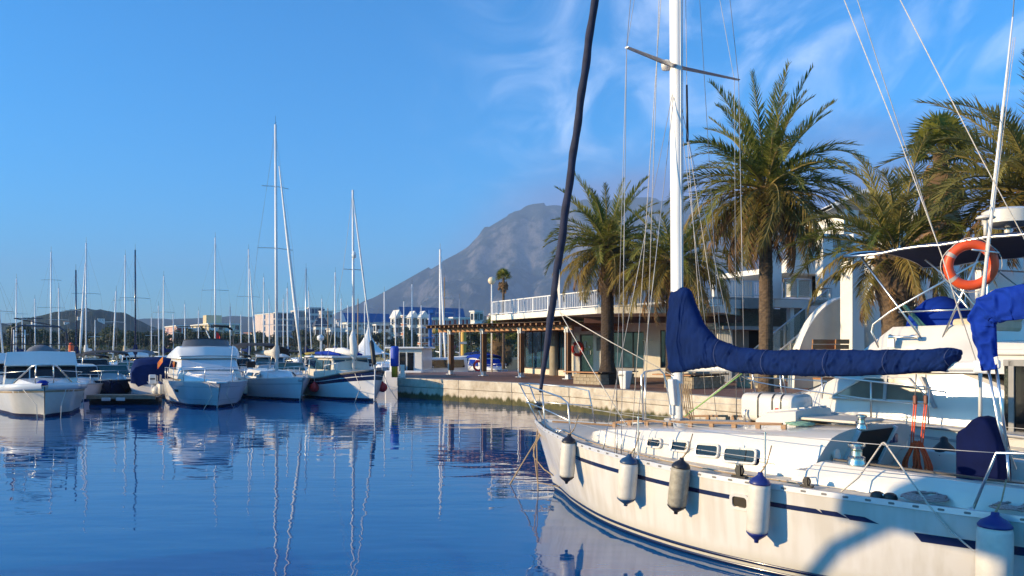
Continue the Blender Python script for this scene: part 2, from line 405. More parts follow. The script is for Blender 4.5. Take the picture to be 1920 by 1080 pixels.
# ------------------------------------------------------------------ hull helper
class Hull:
    """half-breadth surface S(u, f): u 0 stem .. 1 stern, f 0 waterline .. 1 sheer"""
    def __init__(s, L, sheer, deck, wl, stem=.5, stern=0, p=.8, keel=.35, under=.3):
        s.L = L; s.sh = sheer; s.dk = deck; s.wl = wl; s.stem = stem; s.stern = stern; s.p = p; s.keel = keel
    def z(s, u): return smooth(s.sh, u)
    def P(s, u, f, side=-1, off=0.0):
        ff = max(f, 0)
        x0 = s.stem*(1-ff); x1 = s.L - s.stern*(1-ff)
        D, W = max(0, smooth(s.dk, u)), max(0, smooth(s.wl, u))
        y = W+(D-W)*ff**s.p
        zz_ = s.z(u)*f
        if f < 0: y = W*(1-(-f)**1.6); zz_ = f*s.keel
        return Vector((x0+(x1-x0)*u, side*(y+off), zz_))
    def N(s, u, f, side=-1):
        e = .01
        a = s.P(min(u+e,1), f, side)-s.P(max(u-e,0), f, side); b = s.P(u, f+e, side)-s.P(u, f-e if f > e else f, side)
        n = a.cross(b).normalized()
        if n.y*side < 0: n = -n
        return n
    def skin(s, mb, f0, f1, nu=48, nf=8, u0=0, u1=1, off=0, sides=(-1,1), transom=True):
        for sd in sides:
            rows = []
            for i in range(nf+1):
                f = f0+(f1-f0)*i/nf
                rows.append([s.P(u0+(u1-u0)*j/nu, f, sd, off) for j in range(nu+1)])
            mb.loft(rows)
        if transom and u1 >= 1:
            a = [s.P(1, f0+(f1-f0)*i/nf, -1) for i in range(nf+1)]; c = [s.P(1, f0+(f1-f0)*i/nf, 1) for i in range(nf+1)]
            mb.loft([a, c])
    def strip(s, mb, u0, u1, f0, f1, off=.004, th=.006, nu=24, side=-1, slant0=0, slant1=0):
        rows = []
        pts = []
        for j in range(nu+1):
            t_ = j/nu; ua = u0+slant0+(u1+slant1-u0-slant0)*t_; ub = u0+(u1-u0)*t_
            top_, bot = s.P(ub, f1, side, off), s.P(ua, f0, side, off)
            n1_, n0_ = s.N(ub, f1, side), s.N(ua, f0, side)
            rows.append([bot - n0_*th, bot + n0_*0, top_ + n1_*0, top_ - n1_*th])
        mb.loft(rows)
    def deck(s, mb, f=1.0, u0=0, u1=1, nu=40, inset=0.0, camber=.05, drop=0, nw=6):
        rows = []
        for j in range(nu+1):
            u = u0+(u1-u0)*j/nu; p = s.P(u, f, 1); hw = max(0.0, p.y-inset); row = []
            for i in range(nw+1):
                k_ = i/nw*2-1
                row.append((p.x, hw*k_, p.z-drop+camber*(1-k_*k_)*min(1, hw)))
            rows.append(row)
        mb.loft(rows)
def smooth(tab, x):
    """monotone-ish cubic through table"""
    if x <= tab[0][0]: return tab[0][1]
    if x >= tab[-1][0]: return tab[-1][1]
    n = len(tab)
    for i in range(n-1):
        if x <= tab[i+1][0]:
            x0, y0 = tab[i]; x1, y1 = tab[i+1]; h = x1-x0; t_ = (x-x0)/h
            def sl(k):
                if k == 0: return (tab[1][1]-tab[0][1])/(tab[1][0]-tab[0][0])
                if k == n-1: return (tab[-1][1]-tab[-2][1])/(tab[-1][0]-tab[-2][0])
                return (tab[k+1][1]-tab[k-1][1])/(tab[k+1][0]-tab[k-1][0])
            m0, m1 = sl(i)*h, sl(i+1)*h
            return (2*t_**3-3*t_**2+1)*y0+(t_**3-2*t_**2+t_)*m0+(-2*t_**3+3*t_**2)*y1+(t_**3-t_**2)*m1

# ------------------------------------------------------------------ the white yacht
YB = Vector((.46, 15.5, 0)); YD = Vector((.62, -.784, 0)).normalized(); YS = Vector((-YD.y, YD.x, 0))
YRZ = math.atan2(YD.y, YD.x)
def yl(p):            # world -> yacht local
    d = Vector(p)-YB; return Vector((d.dot(YD), d.dot(YS), p[2]))
def yw(p): return YB+YD*p[0]+YS*p[1]+Vector((0,0,p[2]))
def yp(px, py, y):    # yacht-local point on the plane y (starboard +) seen at a photo pixel
    k_ = (px-960)/F
    # X = k*Y ; X = YB.x + YD.x s + YS.x y ; Y = YB.y + YD.y s + YS.y y
    s_ = (k_*(YB.y+YS.y*y)-(YB.x+YS.x*y))/(YD.x-k_*YD.y)
    Y = YB.y+YD.y*s_+YS.y*y
    return Vector((s_, y, EYE-(py-HOR)/F*Y))
YH = Hull(10.4, ((0,1.27),(.15,1.215),(.35,1.13),(.55,1.08),(.8,1.05),(1,1.06)),
          ((0,.02),(.05,.36),(.12,.80),(.24,1.33),(.38,1.66),(.52,1.83),(.63,1.78),(.74,1.62),(.85,1.42),(1,1.12)),
          ((0,.0),(.05,.20),(.15,.72),(.30,1.34),(.45,1.66),(.58,1.72),(.72,1.56),(.86,1.15),(1,.55)), stem=.56, stern=.7, p=.75)
def weathered_gel():
    m = bpy.data.materials.new('weathered_gelcoat'); m.use_nodes = True; t = m.node_tree; n = t.nodes; b = n['Principled BSDF']; b.inputs['Roughness'].default_value = .22; b.inputs['Coat Weight'].default_value = .35; b.inputs['Coat Roughness'].default_value = .1
    k = n.new('ShaderNodeTexCoord'); mp_ = n.new('ShaderNodeMapping'); mp_.inputs['Scale'].default_value = (7,7,.5); t.links.new(k.outputs['Object'], mp_.inputs[0])
    z = n.new('ShaderNodeTexNoise'); z.inputs['Scale'].default_value = 1; z.inputs['Detail'].default_value = 6; t.links.new(mp_.outputs[0], z.inputs['Vector'])
    z2 = n.new('ShaderNodeTexNoise'); z2.inputs['Scale'].default_value = 1.4; z2.inputs['Detail'].default_value = 5; t.links.new(k.outputs['Object'], z2.inputs['Vector'])
    rp = n.new('ShaderNodeValToRGB'); rp.color_ramp.elements[0].position = .38; rp.color_ramp.elements[1].position = .56; rp.color_ramp.elements[0].color = (.56,.515,.44,1); rp.color_ramp.elements[1].color = (.655,.62,.565,1)
    ad = n.new('ShaderNodeMath'); ad.operation = 'MULTIPLY_ADD'; t.links.new(z.outputs[0], ad.inputs[0]); ad.inputs[1].default_value = .6; 
    m2 = n.new('ShaderNodeMath'); m2.operation = 'MULTIPLY'; t.links.new(z2.outputs[0], m2.inputs[0]); m2.inputs[1].default_value = .4; t.links.new(m2.outputs[0], ad.inputs[2]); t.links.new(ad.outputs[0], rp.inputs[0])
    sp_ = n.new('ShaderNodeSeparateXYZ'); t.links.new(k.outputs['Object'], sp_.inputs[0])
    sm = n.new('ShaderNodeMath'); sm.operation = 'MULTIPLY_ADD'; t.links.new(z.outputs[0], sm.inputs[0]); sm.inputs[1].default_value = -.25; t.links.new(sp_.outputs['Z'], sm.inputs[2])
    mr = n.new('ShaderNodeMapRange'); t.links.new(sm.outputs[0], mr.inputs[0]); mr.inputs[1].default_value = -.03; mr.inputs[2].default_value = .13; mr.inputs[3].default_value = .55; mr.inputs[4].default_value = 0
    mx = n.new('ShaderNodeMix'); mx.data_type = 'RGBA'; t.links.new(mr.outputs[0], mx.inputs['Factor']); t.links.new(rp.outputs[0], mx.inputs['A']); mx.inputs['B'].default_value = (.42,.37,.24,1); t.links.new(mx.outputs['Result'], b.inputs['Base Color'])
    return m
gelw = weathered_gel()
yacht = thing('sailing_yacht', 'large white sailing yacht with navy stripes and blue covered boom, moored off the palm quay', 'sailing yacht', YB, YRZ)
m = MB(); YH.skin(m, .045, 1.0, 70, 10); YH.skin(m, -1, 0.0, 60, 6, transom=True)
hull_o = m.build('hull', gelw, yacht, smooth=True, sharp=50)
# boot top: navy line, white line, navy antifouling to the water
m = MB()
for sd in (-1, 1): YH.strip(m, .0, 1, -.06, .045, off=.003, th=.002, nu=60, side=sd)
m.build('antifouling', navyp, hull_o, smooth=True, recalc=False)
m = MB()
for sd in (-1, 1): YH.strip(m, .0, 1, .078, .115, off=.005, th=.008, nu=60, side=sd)
m.build('boot_stripe', navyp, hull_o, smooth=True, recalc=False)
m = MB()
for (u0, u1, a, c) in ((.175,.565,.0,.0),(.602,.672,0,.012),(.676,.695,.006,.014),(.702,.724,.008,.016),(.774,.873,.010,.0)):
    fz = .80 if u1 < .7 else .79
    h = .052 if u1 < .76 else .085
    if u1 > .76: fz = .70
    YH.strip(m, u0, u1, fz-h/2 if u1<.76 else fz-.055, fz+h/2 if u1<.76 else fz+.03, off=.004, th=.006, nu=26 if u1-u0>.05 else 6, side=-1, slant0=a, slant1=c)
    YH.strip(m, u0, u1, fz-h/2, fz+h/2, off=.004, th=.006, nu=12, side=1)
m.build('cove_stripe', navyp, hull_o, smooth=False, recalc=False)
# hull port light
def hull_point(px, py):
    best = None
    for i in range(0, 101):
        for j in range(0, 41):
            u, f = i/100, j/40; p = yw(YH.P(u, f, -1)); q = (960+F*p.x/p.y, HOR-F*(p.z-EYE)/p.y)
            d = (q[0]-px)**2+(q[1]-py)**2
            if best is None or d < best[0]: best = (d, u, f)
    d, u, f = best; st = .01
    for _ in range(40):
        imp = False
        for du, df in ((st,0),(-st,0),(0,st),(0,-st)):
            uu, ff = min(1,max(0,u+du)), min(1,max(0,f+df)); p = yw(YH.P(uu, ff, -1)); q = (960+F*p.x/p.y, HOR-F*(p.z-EYE)/p.y)
            dd = (q[0]-px)**2+(q[1]-py)**2
            if dd < d: d, u, f, imp = dd, uu, ff, True
        if not imp: st /= 2
    return u, f
def rrect(w_, h_, r_, n=4):
    pts = []
    for cx, cy_, a0 in ((w_/2-r_,h_/2-r_,0),(-w_/2+r_,h_/2-r_,90),(-w_/2+r_,-h_/2+r_,180),(w_/2-r_,-h_/2+r_,270)):
        for i in range(n+1):
            a = R(a0+90*i/n); pts.append((cx+r_*math.cos(a), cy_+r_*math.sin(a)))
    return pts
def framed_light(parent, c, ax, ay, nrm, w_, h_, name='window', r_=.04, fr=.028, glass=None, frame_m=None, th=.02):
    c, ax, ay, nrm = Vector(c), Vector(ax).normalized(), Vector(ay).normalized(), Vector(nrm).normalized()
    o_ = rrect(w_, h_, r_); i_ = rrect(w_-2*fr, h_-2*fr, max(.008, r_-fr*.6))
    m = MB(); m.extrude([c+ax*x+ay*y-nrm*.01 for x, y in i_], nrm*(.012)); g = m.build(name, glass or glassd, parent)
    m = MB()
    rows = [[c+ax*x+ay*y-nrm*.01 for x, y in o_], [c+ax*x+ay*y+nrm*th for x, y in o_], [c+ax*x*.985+ay*y*.97+nrm*(th+.004) for x, y in o_], [c+ax*x+ay*y+nrm*th for x, y in i_], [c+ax*x+ay*y-nrm*.008 for x, y in i_]]
    m.loft(rows, closed=True); m.build('frame', frame_m or gel, g, smooth=True, sharp=40)
    return g
u, f = hull_point(1388, 941)
p = YH.P(u, f, -1); n_ = YH.N(u, f, -1); ax = (YH.P(u+.01, f, -1)-p).normalized()
framed_light(hull_o, p+n_*.004, ax, n_.cross(ax), n_, .27, .20, name='porthole', r_=.06, fr=.035, glass=mat('brown_glass', (.06,.045,.02), .1))

m = MB(); YH.deck(m, 1.0, 0.002, 1, inset=.01, camber=.06, drop=.02)
deck_o = m.build('deck', gelsh, yacht, smooth=True)
# teak strip + perforated toe rail
for sd in (-1, 1):
    m = MB(); rows = []
    for j in range(81):
        u = .004+.996*j/80; p = YH.P(u, 1, sd); q = p.copy()
        rows.append([(p.x, p.y, p.z-.035), (p.x, p.y+sd*.016, p.z-.03), (p.x, p.y+sd*.016, p.z+.03), (p.x, p.y+sd*.004, p.z+.034), (p.x, p.y-sd*.012, p.z+.03), (p.x, p.y-sd*.012, p.z-.02)])
    m.loft(rows); tr = m.build('toe_rail', mat('toe_rail_alloy', (.66,.66,.67), .35, metal=.35, var=.06), yacht, smooth=True, sharp=40)
    for k_ in range(44):
        u = .025+k_*.0225
        if u > .97: break
        p = YH.P(u, 1, sd); d = (YH.P(u+.005, 1, sd)-p).normalized()
        m = MB(); hw = .032 if u > .25 else .022
        m.extrude([p+Vector((0, sd*.0165, 0))+d*x+Vector((0,0,z)) for x, z in rrect(hw*2, .024, .011, 3)], (0, sd*.002, 0))
        m.build('slot', mat('rail_slot', (.16,.155,.15), .6), tr)
    m = MB(); rows = []
    for j in range(81):
        u = .03+.97*j/80; p = YH.P(u, 1, sd)
        rows.append([(p.x, p.y-sd*.014, p.z+.0), (p.x, p.y-sd*.014, p.z+.017), (p.x, p.y-sd*.075, p.z+.021), (p.x, p.y-sd*.075, p.z-.01)])
    m.loft(rows); m.build('teak_margin', teak, yacht)

# ---- coachroof
CR0, CR1 = 1.95, 6.45
def crw(x): return smooth(((0,.18),(.25,.62),(.6,.93),(1.3,1.10),(3.0,1.19),(4.5,1.15)), x-CR0)
def crz(x): return smooth(((0,1.20),(.5,1.33),(1.2,1.45),(2.4,1.53),(3.6,1.60),(4.8,1.66)), x-CR0)
def dkz(x): return YH.z(min(1, x/10.4))
rows = []
NS = 36
for i in range(NS+1):
    x = CR0+(CR1+.30-CR0)*i/NS; w_ = crw(x); zt = crz(x); zb = dkz(x)-.03
    row = []
    tum = .30*(zt-zb)
    prof_ = [(w_, zb), (w_-.10*tum, zb+.25*(zt-zb)), (w_-.45*tum, zb+.72*(zt-zb)), (w_-.75*tum, zb+.90*(zt-zb)), (w_-1.15*tum-.05, zt-.012), (w_*.55, zt+.025), (0, zt+.045)]
    full = [(y, z) for y, z in prof_]+[(-y, z) for y, z in reversed(prof_[:-1])]
    for y, z in full:
        xx = x
        if i == NS: xx = x
        row.append((min(xx, CR1+.30*max(0, (z-zb)/(zt-zb))), -y, z))
    rows.append(row)
m = MB(); m.loft(rows)
m.face([len(m.v)-13+i for i in range(13)])
cabin = m.build('coachroof', gel, yacht, smooth=True, sharp=35)
# non-skid panel on the roof
m = MB(); rows = []
for i in range(25):
    x = CR0+.9+3.2*i/24; w_ = crw(x)*.62; rows.append([(x, w_*k_, crz(x)+.052-.026*abs(k_)**1.5*1.6) for k_ in (-1,-.5,0,.5,1)])
m.loft(rows); m.build('nonskid_panel', gelsh, cabin, smooth=True)
# four side windows each side
def cabside(px, py):
    y = -1.02
    for _ in range(6):
        q = yp(px, py, y); x, z = q.x, q.z; zb = dkz(x)-.03; zt = crz(x); tum = .30*(zt-zb); fz = (z-zb)/(zt-zb)
        y = -(crw(x)-interp(((0,0),(.25,.1),(.72,.45),(.9,.75),(1,1.2)), fz)*tum)
    return Vector((q.x, y, q.z))
for px, py, w_, h_ in ((1228,831,.30,.15),(1276,837,.33,.165),(1327,845,.40,.19),(1390,855,.50,.21)):
    c = cabside(px, py); c2 = cabside(px+12, py); c3 = cabside(px, py-8)
    ax = (c2-c); ax.z *= .3; ax.normalize(); up = (c3-c); up -= ax*up.dot(ax); up.normalize(); n_ = ax.cross(up)
    if n_.y > 0: n_ = -n_
    oo = n_*(.016 if w_ < .45 else .045); framed_light(cabin, c+oo, ax, up, n_, w_, h_, r_=.05, th=.02 if w_ < .45 else .012)
    M2 = lambda v: Vector((v.x, -v.y, v.z))
    framed_light(cabin, M2(c+oo), M2(ax), M2(up), M2(n_), w_, h_, r_=.05)
# navy flash painted aft of the last window
c = cabside(1400, 868)
pts = [cabside(*q) for q in ((1411,846),(1415,858),(1450,866),(1454,875),(1418,872),(1399,870))]
m = MB(); m.extrude([p+Vector((0,-.006,0)) for p in pts], (0,.012,0)); m.build('flash', navyp, cabin)
# teak handrail along the roof edge
for sd in (-1, 1):
    for (xa, xb) in ((2.75,3.9),(4.0,5.9)):
        pts = []; m = MB(); n = 24
        for i in range(n+1):
            x = xa+(xb-xa)*i/n; pts.append((x, sd*(crw(x)*.66), crz(x)+.075+.0*math.sin(i)))
        m.tube(pts, .02, 6)
        for k_ in range(int((xb-xa)/.38)+1):
            x = xa+.02+k_*.38; m.box((x, sd*crw(x)*.66, crz(x)+.04), (.07,.03,.06))
        m.build('handrail', teak, cabin, smooth=True, sharp=40)
# fore hatch
m = MB(); m.box((2.75,0,crz(2.75)+.06), (.52,.52,.05)); fh = m.build('fore_hatch', gelg, cabin, bevel=.015)
m = MB(); m.box((2.75,0,crz(2.75)+.088), (.42,.42,.012)); m.build('hatch_lens', mat('smoked_acrylic', (.05,.055,.06), .1), fh)
# sea hood with ribs, sliding hatch
m = MB(); rows = []
for x, z, w_ in ((5.25,1.70,.42),(5.42,1.80,.43),(5.85,1.855,.44),(5.88,1.845,.44),(5.88,1.68,.44)):
    rows.append([(x, -w_, 1.64), (x, -w_, z-.02), (x, -w_+.03, z), (x, -w_*.3, z+.018), (x, w_*.3, z+.018), (x, w_-.03, z), (x, w_, z-.02), (x, w_, 1.64)])
m.loft(rows, closed=True, caps=True); hood = m.build('sea_hood', gel, cabin, smooth=True, sharp=30)
for k_ in range(5):
    y = -.34+k_*.17; m = MB(); m.beam((5.44, y, 1.815), (5.86, y, 1.872), .05, .025); m.build('rib', gel, hood, bevel=.008)
m = MB(); m.box((6.28,0,1.745), (.78,.72,.035)); m.build('sliding_hatch', gelsh, cabin, bevel=.012)
# companionway as a dark panel, its inner shade painted on, with frame boards
ca = Matrix.Rotation(0,3,'Z')
zb = dkz(CR1)
def cp(y, t_): return Vector((CR1+.30*t_+.006, y, zb-.03+(crz(CR1+.3)-zb+.03)*t_))
m = MB(); m.extrude([cp(-.44,-.7), cp(.44,-.7), cp(.46,.97), cp(-.46,.97)], (.012,0,0)); cw = m.build('companionway', mat('interior_shade', (.012,.010,.009), .6), yacht)
m = MB()
for y in (-.47, .47): m.beam(cp(y,-.7)+Vector((.015,0,0)), cp(y,1.0)+Vector((.015,0,0)), .05, .05, up=(1,0,0))
m.build('frame', gelg, cw)
m = MB(); m.extrude([cp(-.43,-.6), cp(.43,-.6), cp(.44,.25), cp(-.44,.25)], (.03,0,0)); wb = m.build('washboard', mat('grey_washboard', (.10,.085,.075), .5), cw)
# instruments, compass, box on the bulkhead
cn = Vector((.95,0,-.25)).normalized()
m = MB(); m.lathe([(.085,0),(.085,.02),(.07,.03),(.065,.022),(0,.022)], cp(-.74,.55), 20, 'X'); m.build('bulkhead_light', gel, cabin, smooth=True, sharp=40)
m = MB(); m.box(cp(-.86,.20)+Vector((.03,0,0)), (.06,.13,.11)); m.build('socket_box', gelg, cabin, bevel=.012)
for y in (.50, .62): m = MB(); m.box(cp(y,.72)+Vector((.02,0,0)), (.03,.09,.12)); m.build('instrument', mat('instrument_blue', (.03,.05,.13), .2), cabin, bevel=.01)

# ---- cockpit coamings, seats, well
CK0, CK1 = 6.35, 10.3
for sd in (-1, 1):
    rows = []
    for i in range(25):
        x = CK0+(CK1-CK0)*i/24; p = YH.P(min(1, x/10.4), 1, 1); wo_ = min(1.26, p.y-.22); zt = 1.335-.07*(x-CK0)/(CK1-CK0); zd = dkz(x)-.02
        if i == 0: zt = zd+.12
        if i == 1: zt = zd+.22
        rows.append([(x, sd*(wo_+.02), zd), (x, sd*(wo_-.02), zd+.16), (x, sd*(wo_-.07), zt-.03), (x, sd*(wo_-.10), zt), (x, sd*(wo_-.24), zt+.004), (x, sd*(wo_-.275), zt-.02), (x, sd*(wo_-.30), .93), (x, sd*.38, .90), (x, sd*.36, .55), (x, 0, .55)])
    m = MB(); m.loft(rows); m.build('coaming', gel, yacht, smooth=True, sharp=35)
m = MB(); m.beam((6.75,-1.0,1.35), (9.6,-.93,1.305), .05, .02); m.build('teak_cap', mat('dark_trim', (.05,.04,.035), .5), yacht)

# winch on the port coaming
def winch(c, s_=1.0, name='winch'):
    c = Vector(c); m = MB(); m.lathe([(.095*s_,0),(.095*s_,.025*s_),(.085*s_,.05*s_),(.088*s_,.085*s_),(.06*s_,.10*s_),(.056*s_,.17*s_),(.09*s_,.205*s_),(.09*s_,.225*s_),(.05*s_,.24*s_),(0,.245*s_)], c, 24)
    w_ = m.build(name, mat('winch_chrome', (.60,.585,.56), .24, metal=1, var=.03), yacht, smooth=True, sharp=30)
    m = MB(); m.lathe([(.058*s_,.11*s_),(.0575*s_,.165*s_),(0,.166*s_)], c+Vector((0,0,.001)), 20); m.build('drum', mat('winch_drum', (.42,.36,.20), .3, metal=1), w_, smooth=True)
    return w_
q = yp(1606, 888, -1.07); winch((q.x, -1.07, 1.325), 1.1)
q = yp(1615, 795, -.35); winch((q.x, -.35, crz(min(q.x,6.6))+.02), .75)
# deck cleats, blocks and padeyes on the port side deck
def cleat(c, ang=0, s_=1.0):
    c = Vector(c); d = Vector((math.cos(ang), math.sin(ang), 0)); m = MB()
    m.tube([c-d*.12*s_+Vector((0,0,.055)), c-d*.05*s_+Vector((0,0,.05)), c+d*.05*s_+Vector((0,0,.05)), c+d*.12*s_+Vector((0,0,.055))], [.008*s_,.014*s_,.014*s_,.008*s_], 6)
    for k_ in (-.035,.035): m.tube([c+d*k_, c+d*k_+Vector((0,0,.05))], .012*s_, 6)
    return m.build('cleat', steel, yacht, smooth=True)
for px, py in ((1040,805),(1640,928)):
    u, f = hull_point(px, py); p = YH.P(u, 1, -1); cleat((p.x, p.y+.13, p.z), 0)
def deckblock(px, py, y_in, s_=1.0):
    u, f = hull_point(px, py); p = YH.P(u, 1, -1); c = Vector((p.x, p.y+y_in, p.z+.01))
    m = MB(); m.box(c+Vector((0,0,.012)), (.17*s_,.06*s_,.024)); m.lathe([(.0,-.018),(.05*s_,-.018),(.05*s_,.018),(0,.018)], c+Vector((0,0,.075*s_)), 14, 'Y'); m.box(c+Vector((0,.024*s_,.07*s_)), (.05*s_,.012,.12*s_)); m.box(c+Vector((0,-.024*s_,.07*s_)), (.05*s_,.012,.12*s_))
    return m.build('deck_block', blkp, yacht, smooth=True, sharp=30)
deckblock(1372, 898, .16, 1.2); deckblock(1495, 915, .2, .9)
for px, py in ((1634,930),(1658,934)):
    u, f = hull_point(px, py); p = YH.P(u, 1, -1); m = MB(); m.lathe([(.07,0),(.075,.03),(.06,.065),(.03,.08),(0,.082)], (p.x, p.y+.14, p.z), 16); m.build('rope_drum', blkp, yacht, smooth=True, sharp=40)

# ---- pulpit, stanchions, lifelines
def stanch(px, h=.60):
    lo, hi = .03, .97
    for _ in range(40):
        u = (lo+hi)/2; p = yw(YH.P(u, 1, -1))
        if 960+F*p.x/p.y < px: lo = u
        else: hi = u
    return YH.P(lo, 1, -1), lo
st_tops = []; 
zf = 1.27
m = MB()
pl = [(2.3,-1.19,1.20),(2.2,-1.16,1.78),(1.9,-1.06,1.86),(1.0,-.64,1.90),(.1,-.26,1.95),(-.36,-.13,1.97),(-.42,0,1.97),(-.36,.13,1.97),(.1,.26,1.95),(.6,.46,1.92),(.85,.60,1.86),(.98,.64,1.26)]
m.tube(pl, .014, 8)
m.tube([(.12,-.06,1.28),(-.34,-.12,1.96)], .013, 8); m.tube([(.12,.06,1.28),(-.34,.12,1.96)], .013, 8)
m.tube([(1.05,-.66,1.25),(.85,-.56,1.91)], .013, 8)
m.tube([(2.23,-1.17,1.50),(.95,-.60,1.58),(-.16,-.1,1.62)], .011, 6); m.tube([(.93,.62,1.58),(-.16,.1,1.62)], .011, 6)
m.build('pulpit', steel, yacht, smooth=True)
sts = []
for px, h in ((1192,.60),(1430,.61)):
    p, u = stanch(px); sts.append(p)
    for sd in (-1, 1):
        a = Vector((p.x, sd*(-p.y-.05), p.z)); m = MB(); m.tube([a, a+Vector((0,0,h))], [.0125,.0115], 8); m.lathe([(.04,0),(.035,.02),(.016,.06),(.0135,.065)], a, 12); m.lathe([(.0,-.012),(.017,-.008),(.017,.01),(0,.012)], a+Vector((0,0,h)), 10)
        m.build('stanchion', steel, yacht, smooth=True, sharp=50)
# stern pushpit leg, sloping aft
p3, u3 = stanch(1818)
g0 = Vector((p3.x, p3.y+.05, p3.z)); g1 = yp(1868, 849, p3.y+.10)
m = MB(); m.tube([g0, g0+(g1-g0)*.9, g1, g1+Vector((.25,.02,.015)), g1+Vector((2.0,.3,.02))], .0145, 8); m.tube([g0+(g1-g0)*.52, g0+(g1-g0)*.52+Vector((2.0,.25,.02))], .011, 8)
m.lathe([(.045,0),(.04,.015),(.018,.05)], g0, 12); m.build('pushpit', steel, yacht, smooth=True)
def sag(a, b_, s_, n=10):
    a, b_ = Vector(a), Vector(b_); return [a+(b_-a)*(i/n)+Vector((0,0,-s_*4*(i/n)*(1-i/n))) for i in range(n+1)]
for hh, z0, zs_ in ((1.0, 1.78, .0), (.5, 1.50, .0)):
    P_ = [Vector((2.2,-1.16,z0))]+[Vector((p.x, p.y+.05, p.z+.60*hh)) for p in sts]+[g0+(g1-g0)*(1 if hh == 1 else .52)]
    for a, b_ in zip(P_, P_[1:]): m = MB(); m.tube(sag(a, b_, .015), .0045, 5); m.build('lifeline', wire, yacht, smooth=True)
    Q_ = [Vector((.95,.62,z0))]+[Vector((p.x, -p.y-.05, p.z+.60*hh)) for p in sts]+[Vector((9.3,1.3,1.66))]
    for a, b_ in zip(Q_, Q_[1:]): m = MB(); m.tube(sag(a, b_, .015), .0045, 5); m.build('lifeline', wire, yacht, smooth=True)
# mast guard hoops in front of the mast
for y0 in (-.42,):
    a = yp(1207, 800, -.55); c_ = yp(1266, 797, .05)
    m = MB(); t1_, t2_ = yp(1202, 697, -.55), yp(1243, 693, .05)
    m.tube([a, a+(t1_-a)*.93, t1_+Vector((.05,.05,.0)), t2_+Vector((-.03,-.05,.0)), t2_+(c_-t2_)*.07, c_], .015, 8); b0 = yp(1212, 800, -.5)
    m.tube([yp(1211,798,-.30), yp(1209,696,-.30)], .012, 6)
    m.build('mast_hoop', steel, yacht, smooth=True)

# ---- mast, spreaders, boom
MX = 3.5
mast_foot = Vector((MX, 0, crz(MX)))
def mastp(z): return Vector((MX+.10*(z-1.5)/8-.0, -.17*(z-1.5)/8*1.0, z))    # slight heel to port
MT = 16.6
m = MB(); rows = []
sec = [(.105*math.cos(2*math.pi*i/14), .068*math.sin(2*math.pi*i/14)) for i in range(14)]
for z in (crz(MX)-.02, 3, 5, 7, 9, 11, 13, MT):
    c = mastp(z); rows.append([(c.x+a, c.y+b_, z) for a, b_ in sec])
m.loft(rows, closed=True, caps=True); mast = m.build('mast', alu, yacht, smooth=True, sharp=60)
m = MB(); c0 = mastp(4); c1 = mastp(MT); m.beam(mastp(3.6)+Vector((.108,0,0)), c1+Vector((.108,0,0)), .03, .012, up=(1,0,0)); m.build('sail_track', gelg, mast)
m = MB(); m.box(mast_foot+Vector((0,0,.03)), (.34,.26,.10)); m.build('mast_collar', gryp, mast, bevel=.02)
m = MB(); m.box(mast_foot+Vector((-.03,-.085,.22)), (.10,.05,.18)); m.box(mast_foot+Vector((.0,-.10,.50)), (.12,.10,.42), tilt=(.12,0,0)); m.build('mast_winch_pad', gelg, mast, bevel=.02)
sp = mastp(7.12)
for yy, zt in ((-1.32, 7.06), (1.36, 7.14)):
    m = MB(); tip = Vector((sp.x+.20, sp.y+yy, zt)); rows = []
    for t_ in (0,.5,1):
        c = sp.lerp(tip, t_); wd = .075*(1-.45*t_); rows.append([(c.x-wd, c.y, c.z), (c.x, c.y, c.z+.016), (c.x+wd, c.y, c.z), (c.x, c.y, c.z-.016)])
    m.loft(rows, closed=True, caps=True); m.build('spreader', alug, mast)
m = MB(); m.lathe([(0,-.09),(.075,-.07),(.09,0),(.075,.05),(.04,.08),(0,.09)], mastp(7.17)+Vector((-.14,-.05,0)), 14); m.build('radar_reflector', gel, mast, smooth=True)
# boom
BZ = 2.36
bend = Vector((MX+4.45, -.03, 2.47))
m = MB(); m.tube([mastp(BZ)+Vector((.11,0,0)), bend], .06, 10); boom = m.build('boom', alu, yacht, smooth=True, sharp=50)
m = MB(); m.box(bend+Vector((.06,0,0)), (.16,.11,.15)); m.box(bend+Vector((.2,-.02,.03)), (.12,.05,.10)); m.build('boom_end', gelg, boom, bevel=.02)
